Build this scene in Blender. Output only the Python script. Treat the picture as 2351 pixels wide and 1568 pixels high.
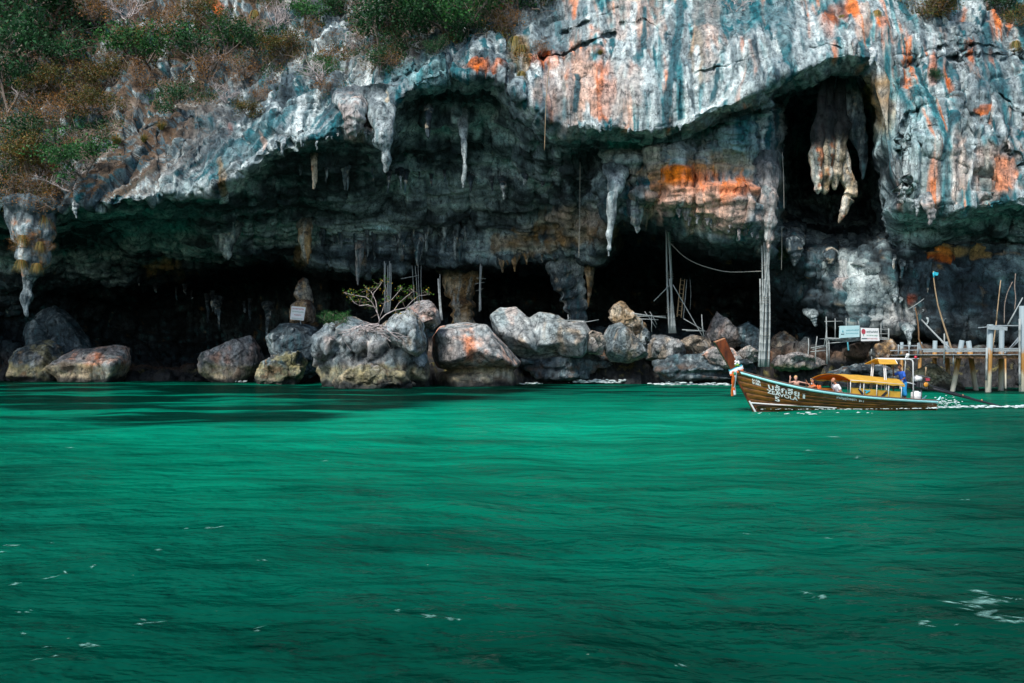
import bpy, bmesh, math, random
import numpy as np
from concurrent.futures import ThreadPoolExecutor
from mathutils import Vector, Matrix, Quaternion

for _o in list(bpy.data.objects):
    bpy.data.objects.remove(_o, do_unlink=True)

# ------------------------------------------------------------------ camera, world, sun, exposure
SC = bpy.context.scene
COL = SC.collection
W_PX, H_PX = 2351.0, 1568.0          # the picture frame used for surveying points
F_PX = W_PX * 35.0 / 36.0
HOR, CX, EYE = 828.0, W_PX / 2, 2.5  # horizon row, centre column, eye height over the sea

cam_d = bpy.data.cameras.new('camera')
cam_d.lens = 35.0
cam_d.sensor_width = 36.0
cam_d.shift_y = (HOR - H_PX / 2) / W_PX
cam_d.clip_start = 0.3
cam_d.clip_end = 3000.0
cam = bpy.data.objects.new('camera', cam_d)
cam.location = (0, 0, EYE)
cam.rotation_euler = (math.radians(90), 0, 0)
COL.objects.link(cam)
SC.camera = cam

SUN_EL, SUN_AZ = math.radians(50), math.radians(214)   # azimuth clockwise from +Y: behind the viewer's left shoulder
world = bpy.data.worlds.new('World')
SC.world = world
world.use_nodes = True
wn = world.node_tree
wn.nodes.clear()
w_out = wn.nodes.new('ShaderNodeOutputWorld')
w_bg = wn.nodes.new('ShaderNodeBackground')
w_sky = wn.nodes.new('ShaderNodeTexSky')
w_sky.sky_type = 'NISHITA'
w_sky.sun_disc = False
w_sky.sun_elevation = SUN_EL
w_sky.sun_rotation = SUN_AZ
w_sky.air_density = 1.0
w_sky.dust_density = 1.5
w_sky.ozone_density = 1.0
w_bg.inputs['Strength'].default_value = 0.14
wn.links.new(w_sky.outputs[0], w_bg.inputs['Color'])
wn.links.new(w_bg.outputs[0], w_out.inputs['Surface'])

sun_d = bpy.data.lights.new('sun', 'SUN')
sun_d.energy = 3.0
sun_d.angle = math.radians(10.0)
sun_d.color = (1.0, 0.95, 0.9)
sun = bpy.data.objects.new('sun', sun_d)
_sd = Vector((math.sin(SUN_AZ) * math.cos(SUN_EL), math.cos(SUN_AZ) * math.cos(SUN_EL), math.sin(SUN_EL)))
sun.rotation_euler = (-_sd).to_track_quat('-Z', 'Y').to_euler()
sun.location = (-20, -30, 80)
COL.objects.link(sun)

SC.view_settings.view_transform = 'Standard'
SC.view_settings.look = 'None'
SC.view_settings.exposure = 0.46
SC.view_settings.gamma = 1.0
SC.view_settings.use_curve_mapping = False
SC.render.engine = 'CYCLES'
SC.cycles.use_denoising = True
SC.cycles.max_bounces = 8
SC.cycles.diffuse_bounces = 5
SC.cycles.glossy_bounces = 3
SC.cycles.transparent_max_bounces = 6
SC.cycles.caustics_reflective = False
SC.cycles.caustics_refractive = False

# ------------------------------------------------------------------ helpers
rng = np.random.default_rng(7)
random.seed(7)


def P(px, py, Y):
    """surveyed picture point at distance Y -> world"""
    return np.array([(px - CX) * Y / F_PX, Y, EYE - (py - HOR) * Y / F_PX])


def V(p):
    return Vector((float(p[0]), float(p[1]), float(p[2])))


_r = np.random.default_rng(11)
_PERM = _r.permutation(256).astype(np.int32)
_PERM = np.concatenate([_PERM, _PERM, _PERM])
_g = _r.normal(size=(256, 3))
_GRAD = (_g / np.linalg.norm(_g, axis=1, keepdims=True)).astype(np.float32)


def _noise3(p, seed=0):
    p = np.asarray(p, np.float32) + np.float32(seed * 17.37)
    i = np.floor(p).astype(np.int32)
    f = p - i
    i &= 255
    u = f * f * f * (f * (f * 6 - 15) + 10)
    res = 0
    for dx in (0, 1):
        wx = u[:, 0] if dx else 1 - u[:, 0]
        a = _PERM[(i[:, 0] + dx) & 255]
        for dy in (0, 1):
            wy = u[:, 1] if dy else 1 - u[:, 1]
            b = _PERM[a + ((i[:, 1] + dy) & 255)]
            for dz in (0, 1):
                wz = u[:, 2] if dz else 1 - u[:, 2]
                g = _GRAD[_PERM[b + ((i[:, 2] + dz) & 255)]]
                d = g[:, 0] * (f[:, 0] - dx) + g[:, 1] * (f[:, 1] - dy) + g[:, 2] * (f[:, 2] - dz)
                res = res + wx * wy * wz * d
    return res * 1.5


_POOL = ThreadPoolExecutor(4)


def noise3(p, seed=0):
    p = np.asarray(p, np.float32)
    if len(p) < 20000:
        return _noise3(p, seed)
    return np.concatenate(list(_POOL.map(lambda q: _noise3(q, seed), np.array_split(p, 12))))


def fbm(p, octv=4, gain=0.5, seed=0, ridged=False):
    p = np.asarray(p, np.float32)
    s, a, n = 0, 1.0, 0.0
    for k in range(octv):
        v = noise3(p * (2.03 ** k), seed + k * 3)
        if ridged:
            v = 1 - 2 * np.abs(v)
        s = s + a * v
        n += a
        a *= gain
    return s / n


def smooth(a, b, x):
    t = np.clip((x - a) / (b - a), 0, 1)
    return t * t * (3 - 2 * t)


def tag(o, label=None, cat=None, group=None, kind=None):
    if label:
        o['label'] = label
    if cat:
        o['category'] = cat
    if group:
        o['group'] = group
    if kind:
        o['kind'] = kind
    return o


def empty(name, loc=(0, 0, 0), rz=0.0):
    o = bpy.data.objects.new(name, None)
    o.location = V(loc)
    o.rotation_euler = (0, 0, rz)
    o.empty_display_size = 0.2
    COL.objects.link(o)
    return o


def link_mesh(name, me, mat=None, parent=None, loc=None):
    o = bpy.data.objects.new(name, me)
    if mat is not None and len(me.materials) == 0:
        me.materials.append(mat)
    if parent is not None:
        o.parent = parent
    if loc is not None:
        o.location = V(loc)
    COL.objects.link(o)
    return o


def grid_faces(nr, nc, wrap_c=False):
    r = np.arange(nr - 1)[:, None]
    c = np.arange(nc if wrap_c else nc - 1)[None, :]
    c2 = (c + 1) % nc
    q = np.stack([r * nc + c, r * nc + c2, (r + 1) * nc + c2, (r + 1) * nc + c], -1)
    return q.reshape(-1, 4)


def np_mesh(name, v, quads, col=None, smooth_sh=True):
    me = bpy.data.meshes.new(name)
    n, m = len(v), len(quads)
    k = quads.shape[1]
    me.vertices.add(n)
    me.vertices.foreach_set('co', np.asarray(v, np.float32).ravel())
    me.loops.add(m * k)
    me.loops.foreach_set('vertex_index', np.asarray(quads, np.int32).ravel())
    me.polygons.add(m)
    me.polygons.foreach_set('loop_start', np.arange(0, m * k, k, dtype=np.int32))
    me.update(calc_edges=True)
    if smooth_sh:
        me.polygons.foreach_set('use_smooth', np.ones(m, bool))
    if col is not None:
        a = me.attributes.new('Col', 'FLOAT_COLOR', 'POINT')
        c4 = np.ones((n, 4), np.float32)
        c4[:, :3] = np.clip(col, 0, 1)
        a.data.foreach_set('color', c4.ravel())
    me.validate()
    return me


class MB:
    """collects simple solids into one mesh"""

    def __init__(self):
        self.v, self.f, self.n = [], [], 0

    def add(self, v, f):
        self.v.extend([tuple(map(float, q)) for q in v])
        self.f.extend([tuple(int(i) + self.n for i in q) for q in f])
        self.n += len(v)
        return self

    def box(self, c, s, rot=None):
        pts = [np.array([x, y, z]) * np.array(s) * 0.5 for x in (-1, 1) for y in (-1, 1) for z in (-1, 1)]
        if rot is not None:
            M = rot if isinstance(rot, Matrix) else Matrix.Rotation(rot, 3, 'Z')
            pts = [np.array(M @ Vector(q)) for q in pts]
        pts = [q + np.array(c) for q in pts]
        return self.add(pts, [(0, 1, 3, 2), (4, 6, 7, 5), (0, 4, 5, 1), (2, 3, 7, 6), (0, 2, 6, 4), (1, 5, 7, 3)])

    def tube(self, pts, rad, n=8, cap=True):
        pts = [np.array(p, float) for p in pts]
        if not hasattr(rad, '__len__'):
            rad = [rad] * len(pts)
        vs, fs = [], []
        ref = np.array([0.13, 0.21, 0.97])
        for i, p in enumerate(pts):
            a = pts[max(i - 1, 0)]
            b = pts[min(i + 1, len(pts) - 1)]
            d = b - a
            d = d / (np.linalg.norm(d) + 1e-9)
            r_ = ref if abs(d @ ref) < 0.95 else np.array([1.0, 0.1, 0])
            e1 = np.cross(d, r_)
            e1 /= np.linalg.norm(e1)
            e2 = np.cross(d, e1)
            for k in range(n):
                t = 2 * math.pi * k / n
                vs.append(p + rad[i] * (math.cos(t) * e1 + math.sin(t) * e2))
        for i in range(len(pts) - 1):
            for k in range(n):
                k2 = (k + 1) % n
                fs.append((i * n + k, i * n + k2, (i + 1) * n + k2, (i + 1) * n + k))
        if cap:
            fs.append(tuple(range(n - 1, -1, -1)))
            fs.append(tuple((len(pts) - 1) * n + k for k in range(n)))
        return self.add(vs, fs)

    def lathe(self, c, prof, n=16):
        vs, fs = [], []
        for (r, z) in prof:
            for k in range(n):
                t = 2 * math.pi * k / n
                vs.append((c[0] + r * math.cos(t), c[1] + r * math.sin(t), c[2] + z))
        for i in range(len(prof) - 1):
            for k in range(n):
                k2 = (k + 1) % n
                fs.append((i * n + k, i * n + k2, (i + 1) * n + k2, (i + 1) * n + k))
        fs.append(tuple(range(n - 1, -1, -1)))
        fs.append(tuple((len(prof) - 1) * n + k for k in range(n)))
        return self.add(vs, fs)

    def ball(self, c, s, n=10, m=7):
        vs, fs = [], []
        s = s if hasattr(s, '__len__') else (s, s, s)
        for i in range(m + 1):
            ph = math.pi * i / m
            for k in range(n):
                t = 2 * math.pi * k / n
                vs.append((c[0] + s[0] * math.sin(ph) * math.cos(t), c[1] + s[1] * math.sin(ph) * math.sin(t), c[2] + s[2] * math.cos(ph)))
        for i in range(m):
            for k in range(n):
                k2 = (k + 1) % n
                fs.append((i * n + k, (i + 1) * n + k, (i + 1) * n + k2, i * n + k2))
        return self.add(vs, fs)

    def build(self, name, mat, parent=None, sm=False, origin=None):
        me = bpy.data.meshes.new(name)
        o_ = np.array(origin) if origin is not None else np.zeros(3)
        me.from_pydata([tuple(np.array(q) - o_) for q in self.v], [], self.f)
        me.validate()
        me.update()
        if sm:
            me.polygons.foreach_set('use_smooth', np.ones(len(me.polygons), bool))
        return link_mesh(name, me, mat, parent, o_ if origin is not None else None)


# ------------------------------------------------------------------ materials
def new_mat(name):
    m = bpy.data.materials.new(name)
    m.use_nodes = True
    nt = m.node_tree
    return m, nt, nt.nodes['Principled BSDF']


def add_noise(nt, scale, detail=4, rough=0.55, coord='Object', stretch=None):
    tc = nt.nodes.new('ShaderNodeTexCoord')
    n = nt.nodes.new('ShaderNodeTexNoise')
    n.inputs['Scale'].default_value = scale
    n.inputs['Detail'].default_value = detail
    n.inputs['Roughness'].default_value = rough
    src = tc.outputs[coord]
    if stretch:
        mp = nt.nodes.new('ShaderNodeMapping')
        mp.inputs['Scale'].default_value = stretch
        nt.links.new(src, mp.inputs['Vector'])
        src = mp.outputs[0]
    nt.links.new(src, n.inputs['Vector'])
    return n


def ramp(nt, fac, stops):
    r = nt.nodes.new('ShaderNodeValToRGB')
    el = r.color_ramp.elements
    while len(el) < len(stops):
        el.new(0.5)
    for e, (p, c) in zip(el, stops):
        e.position = p
        e.color = (*c, 1) if len(c) == 3 else c
    nt.links.new(fac, r.inputs['Fac'])
    return r


def bump(nt, bsdf, height, strength=0.5, dist=0.05, prev=None):
    b = nt.nodes.new('ShaderNodeBump')
    b.inputs['Strength'].default_value = strength
    b.inputs['Distance'].default_value = dist
    nt.links.new(height, b.inputs['Height'])
    if prev is not None:
        nt.links.new(prev.outputs[0], b.inputs['Normal'])
    nt.links.new(b.outputs[0], bsdf.inputs['Normal'])
    return b


def mat_plain(name, c1, c2=None, scale=6.0, rough=0.6, stretch=None, bmp=0.2, bdist=0.01, metal=0.0, spec=0.5):
    m, nt, b = new_mat(name)
    c2 = c2 or tuple(x * 0.7 for x in c1)
    n = add_noise(nt, scale, 5, 0.6, stretch=stretch)
    r = ramp(nt, n.outputs['Fac'], [(0.3, c2), (0.7, c1)])
    nt.links.new(r.outputs[0], b.inputs['Base Color'])
    b.inputs['Roughness'].default_value = rough
    b.inputs['Metallic'].default_value = metal
    b.inputs['Specular IOR Level'].default_value = spec
    if bmp:
        bump(nt, b, n.outputs['Fac'], bmp, bdist)
    return m


def mat_rock(name):
    m, nt, b = new_mat(name)
    at = nt.nodes.new('ShaderNodeAttribute')
    at.attribute_name = 'Col'
    n1 = add_noise(nt, 1.3, 8, 0.7)
    n2 = add_noise(nt, 2.4, 7, 0.72, stretch=(1, 1, 0.14))
    n3 = add_noise(nt, 5.5, 5, 0.75)
    r1 = ramp(nt, n1.outputs['Fac'], [(0.34, (0.26, 0.28, 0.29)), (0.45, (0.8, 0.81, 0.82)), (0.54, (1.0, 1.0, 1.0)), (0.66, (1.35, 1.34, 1.32))])
    r2 = ramp(nt, n2.outputs['Fac'], [(0.38, (0.30, 0.34, 0.36)), (0.47, (0.85, 0.86, 0.87)), (0.55, (1.05, 1.05, 1.04)), (0.66, (1.4, 1.38, 1.35))])
    mx = nt.nodes.new('ShaderNodeMix')
    mx.data_type = 'RGBA'
    mx.blend_type = 'MULTIPLY'
    mx.inputs[0].default_value = 1.0
    nt.links.new(at.outputs['Color'], mx.inputs[6])
    nt.links.new(r1.outputs[0], mx.inputs[7])
    mx2 = nt.nodes.new('ShaderNodeMix')
    mx2.data_type = 'RGBA'
    mx2.blend_type = 'MULTIPLY'
    mx2.inputs[0].default_value = 0.75
    nt.links.new(mx.outputs[2], mx2.inputs[6])
    nt.links.new(r2.outputs[0], mx2.inputs[7])
    # pitted grain and thin fissures
    n4 = add_noise(nt, 7.0, 3, 0.6)
    r4 = ramp(nt, n4.outputs['Fac'], [(0.36, (0.45, 0.46, 0.47)), (0.5, (1, 1, 1)), (0.62, (1.28, 1.27, 1.26))])
    mx3 = nt.nodes.new('ShaderNodeMix')
    mx3.data_type = 'RGBA'
    mx3.blend_type = 'MULTIPLY'
    mx3.inputs[0].default_value = 0.35
    nt.links.new(mx2.outputs[2], mx3.inputs[6])
    nt.links.new(r4.outputs[0], mx3.inputs[7])
    tcv = nt.nodes.new('ShaderNodeTexCoord')
    wv = add_noise(nt, 0.9, 4, 0.6)
    mw = nt.nodes.new('ShaderNodeVectorMath')
    mw.operation = 'MULTIPLY_ADD'
    mw.inputs[1].default_value = (1.1, 1.1, 1.1)
    nt.links.new(wv.outputs['Color'], mw.inputs[0])
    nt.links.new(tcv.outputs['Object'], mw.inputs[2])
    mpv = nt.nodes.new('ShaderNodeMapping')
    mpv.inputs['Scale'].default_value = (0.42, 0.42, 0.2)
    mpv.inputs['Rotation'].default_value = (0.0, 0.5, 0.0)
    nt.links.new(mw.outputs[0], mpv.inputs[0])
    vo = nt.nodes.new('ShaderNodeTexVoronoi')
    vo.feature = 'DISTANCE_TO_EDGE'
    nt.links.new(mpv.outputs[0], vo.inputs['Vector'])
    vr = ramp(nt, vo.outputs['Distance'], [(0.0, (0.12, 0.12, 0.13)), (0.022, (0.5, 0.5, 0.5)), (0.05, (1, 1, 1))])
    msk = ramp(nt, wv.outputs['Fac'], [(0.45, (0, 0, 0)), (0.56, (1, 1, 1))])
    mx4 = nt.nodes.new('ShaderNodeMix')
    mx4.data_type = 'RGBA'
    mx4.blend_type = 'MULTIPLY'
    nt.links.new(msk.outputs[0], mx4.inputs[0])
    nt.links.new(mx3.outputs[2], mx4.inputs[6])
    nt.links.new(vr.outputs[0], mx4.inputs[7])
    nt.links.new(mx4.outputs[2], b.inputs['Base Color'])
    b.inputs['Roughness'].default_value = 0.82
    b.inputs['Specular IOR Level'].default_value = 0.3
    bp = bump(nt, b, n1.outputs['Fac'], 0.8, 0.42)
    bump(nt, b, n3.outputs['Fac'], 0.7, 0.09, bp)
    return m


def mat_leaf(name):
    m, nt, b = new_mat(name)
    at = nt.nodes.new('ShaderNodeAttribute')
    at.attribute_name = 'Col'
    n = add_noise(nt, 1.3, 3, 0.5)
    r = ramp(nt, n.outputs['Fac'], [(0.3, (0.6, 0.6, 0.6)), (0.7, (1.3, 1.3, 1.2))])
    mx = nt.nodes.new('ShaderNodeMix')
    mx.data_type = 'RGBA'
    mx.blend_type = 'MULTIPLY'
    mx.inputs[0].default_value = 1.0
    nt.links.new(at.outputs['Color'], mx.inputs[6])
    nt.links.new(r.outputs[0], mx.inputs[7])
    nt.links.new(mx.outputs[2], b.inputs['Base Color'])
    b.inputs['Roughness'].default_value = 0.6
    b.inputs['Specular IOR Level'].default_value = 0.25
    tr = nt.nodes.new('ShaderNodeBsdfTranslucent')
    nt.links.new(mx.outputs[2], tr.inputs['Color'])
    ms = nt.nodes.new('ShaderNodeMixShader')
    ms.inputs[0].default_value = 0.3
    nt.links.new(b.outputs[0], ms.inputs[1])
    nt.links.new(tr.outputs[0], ms.inputs[2])
    nt.links.new(ms.outputs[0], nt.nodes['Material Output'].inputs['Surface'])
    return m


M = {}
M['rock'] = mat_rock('limestone')
M['leaf'] = mat_leaf('leaf')
M['bark'] = mat_plain('bark', (0.30, 0.25, 0.21), (0.12, 0.09, 0.07), 8, 0.9)
M['palebark'] = mat_plain('pale_bark', (0.62, 0.56, 0.54), (0.33, 0.28, 0.27), 8, 0.9)
M['bamboo'] = mat_plain('weathered_bamboo', (0.42, 0.47, 0.46), (0.16, 0.18, 0.18), 5, 0.7, stretch=(6, 6, 0.5))
M['bamboo_y'] = mat_plain('tan_bamboo', (0.46, 0.34, 0.2), (0.2, 0.13, 0.07), 5, 0.7, stretch=(6, 6, 0.6))
M['rope'] = mat_plain('rope', (0.36, 0.36, 0.32), (0.18, 0.18, 0.16), 20, 0.9)
M['greywood'] = mat_plain('grey_timber', (0.40, 0.46, 0.48), (0.16, 0.2, 0.22), 4, 0.75, stretch=(1, 6, 6))
M['brownwood'] = mat_plain('brown_timber', (0.2, 0.11, 0.04), (0.06, 0.035, 0.02), 4, 0.75, stretch=(1, 6, 6))
# ------------------------------------------------------------------ sea
def build_sea():
    # rows spaced like the ripples: fine near the shore of view, coarse far off
    ys = np.concatenate([np.array([-900, -400, -180, -80, -35, -15, -5, 0]), 2.0 * (170 / 2.0) ** np.linspace(0, 1, 360)])
    u = np.linspace(-1, 1, 361)
    u = np.concatenate([[-40, -12, -5, -2.6, -1.6], u, [1.6, 2.6, 5, 12, 40]])
    half = np.maximum(ys, 12) * 0.60 + 3
    X = u[None, :] * half[:, None]
    Yg = np.repeat(ys[:, None], len(u), 1)
    p = np.stack([X, Yg, np.zeros_like(X)], -1).reshape(-1, 3)
    cell = np.maximum(0.02, np.repeat((np.gradient(ys))[:, None], len(u), 1).reshape(-1))
    z = np.zeros(len(p))
    for k, (wl, amp) in enumerate([(9.0, 0.13), (4.2, 0.12), (2.1, 0.085), (1.0, 0.045), (0.5, 0.016)]):
        q = np.stack([p[:, 0] / wl * 0.8 + 0.25 * p[:, 1] / wl, p[:, 1] / wl, np.full(len(p), k * 3.1)], -1)
        n = noise3(q, 40 + k)
        n = 0.55 * n + 0.45 * (1 - 2 * np.abs(noise3(q * 0.8 + 5.5, 60 + k)))
        z += amp * n * (1 - smooth(0.25, 0.6, cell / wl))
    p[:, 2] = z - 0.02
    # what lies beneath: sand shelf, reef patches; darker towards the viewer as a painted vignette
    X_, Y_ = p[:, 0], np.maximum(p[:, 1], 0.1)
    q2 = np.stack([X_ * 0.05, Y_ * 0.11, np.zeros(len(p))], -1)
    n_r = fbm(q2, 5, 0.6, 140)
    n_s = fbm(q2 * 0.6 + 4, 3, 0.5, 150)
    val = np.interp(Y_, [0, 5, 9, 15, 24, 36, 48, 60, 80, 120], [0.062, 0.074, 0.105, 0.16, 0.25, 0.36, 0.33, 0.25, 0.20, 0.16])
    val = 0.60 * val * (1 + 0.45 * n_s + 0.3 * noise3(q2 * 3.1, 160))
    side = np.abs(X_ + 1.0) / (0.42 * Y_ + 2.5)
    val = val * (1 - 0.5 * smooth(0.5, 1.2, side) * smooth(60, 30, Y_))  # lower corners darkened: vignette painted into the water colour
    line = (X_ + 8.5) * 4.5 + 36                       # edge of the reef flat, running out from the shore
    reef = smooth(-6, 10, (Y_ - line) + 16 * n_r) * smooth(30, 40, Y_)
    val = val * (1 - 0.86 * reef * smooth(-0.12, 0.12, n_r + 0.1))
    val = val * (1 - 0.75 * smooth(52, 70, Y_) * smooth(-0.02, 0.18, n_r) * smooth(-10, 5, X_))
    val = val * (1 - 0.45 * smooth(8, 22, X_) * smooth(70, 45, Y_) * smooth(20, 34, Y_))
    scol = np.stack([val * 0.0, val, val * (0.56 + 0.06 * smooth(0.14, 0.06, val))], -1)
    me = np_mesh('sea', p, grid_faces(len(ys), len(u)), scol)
    m, nt, b = new_mat('sea_water')
    at = nt.nodes.new('ShaderNodeAttribute')
    at.attribute_name = 'Col'
    tb = add_noise(nt, 0.5, 6, 0.62, stretch=(0.45, 1.3, 1))
    tr = ramp(nt, tb.outputs['Fac'], [(0.34, (0.7, 0.7, 0.7)), (0.5, (1, 1, 1)), (0.68, (1.2, 1.2, 1.2))])
    mx2 = nt.nodes.new('ShaderNodeMix')
    mx2.data_type = 'RGBA'
    mx2.blend_type = 'MULTIPLY'
    mx2.inputs[0].default_value = 1
    nt.links.new(at.outputs['Color'], mx2.inputs[6])
    nt.links.new(tr.outputs[0], mx2.inputs[7])
    nt.links.new(mx2.outputs[2], b.inputs['Base Color'])
    b.inputs['Roughness'].default_value = 1.0
    b.inputs['Specular IOR Level'].default_value = 0.0
    n1 = add_noise(nt, 0.9, 4, 0.5, stretch=(0.75, 1.1, 1))
    n2 = add_noise(nt, 4.2, 3, 0.5, stretch=(0.8, 1.1, 1))
    bp = bump(nt, b, n1.outputs['Fac'], 0.8, 0.7)
    bp2 = bump(nt, b, n2.outputs['Fac'], 0.7, 0.12, bp)
    # choppy surface: weak broken mirror over the green body of the water
    gl = nt.nodes.new('ShaderNodeBsdfGlossy')
    gl.inputs['Roughness'].default_value = 0.12
    nt.links.new(bp2.outputs[0], gl.inputs['Normal'])
    fr = nt.nodes.new('ShaderNodeFresnel')
    fr.inputs['IOR'].default_value = 1.33
    nt.links.new(bp2.outputs[0], fr.inputs['Normal'])
    ml = nt.nodes.new('ShaderNodeMath')
    ml.operation = 'MULTIPLY'
    ml.inputs[1].default_value = 0.24
    nt.links.new(fr.outputs[0], ml.inputs[0])
    ms = nt.nodes.new('ShaderNodeMixShader')
    nt.links.new(ml.outputs[0], ms.inputs[0])
    nt.links.new(b.outputs[0], ms.inputs[1])
    nt.links.new(gl.outputs[0], ms.inputs[2])
    nt.links.new(ms.outputs[0], nt.nodes['Material Output'].inputs['Surface'])
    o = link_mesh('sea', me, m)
    tag(o, kind='structure', label='emerald green rippled sea filling the lower picture')
    return p


SEA_P = build_sea()

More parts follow.
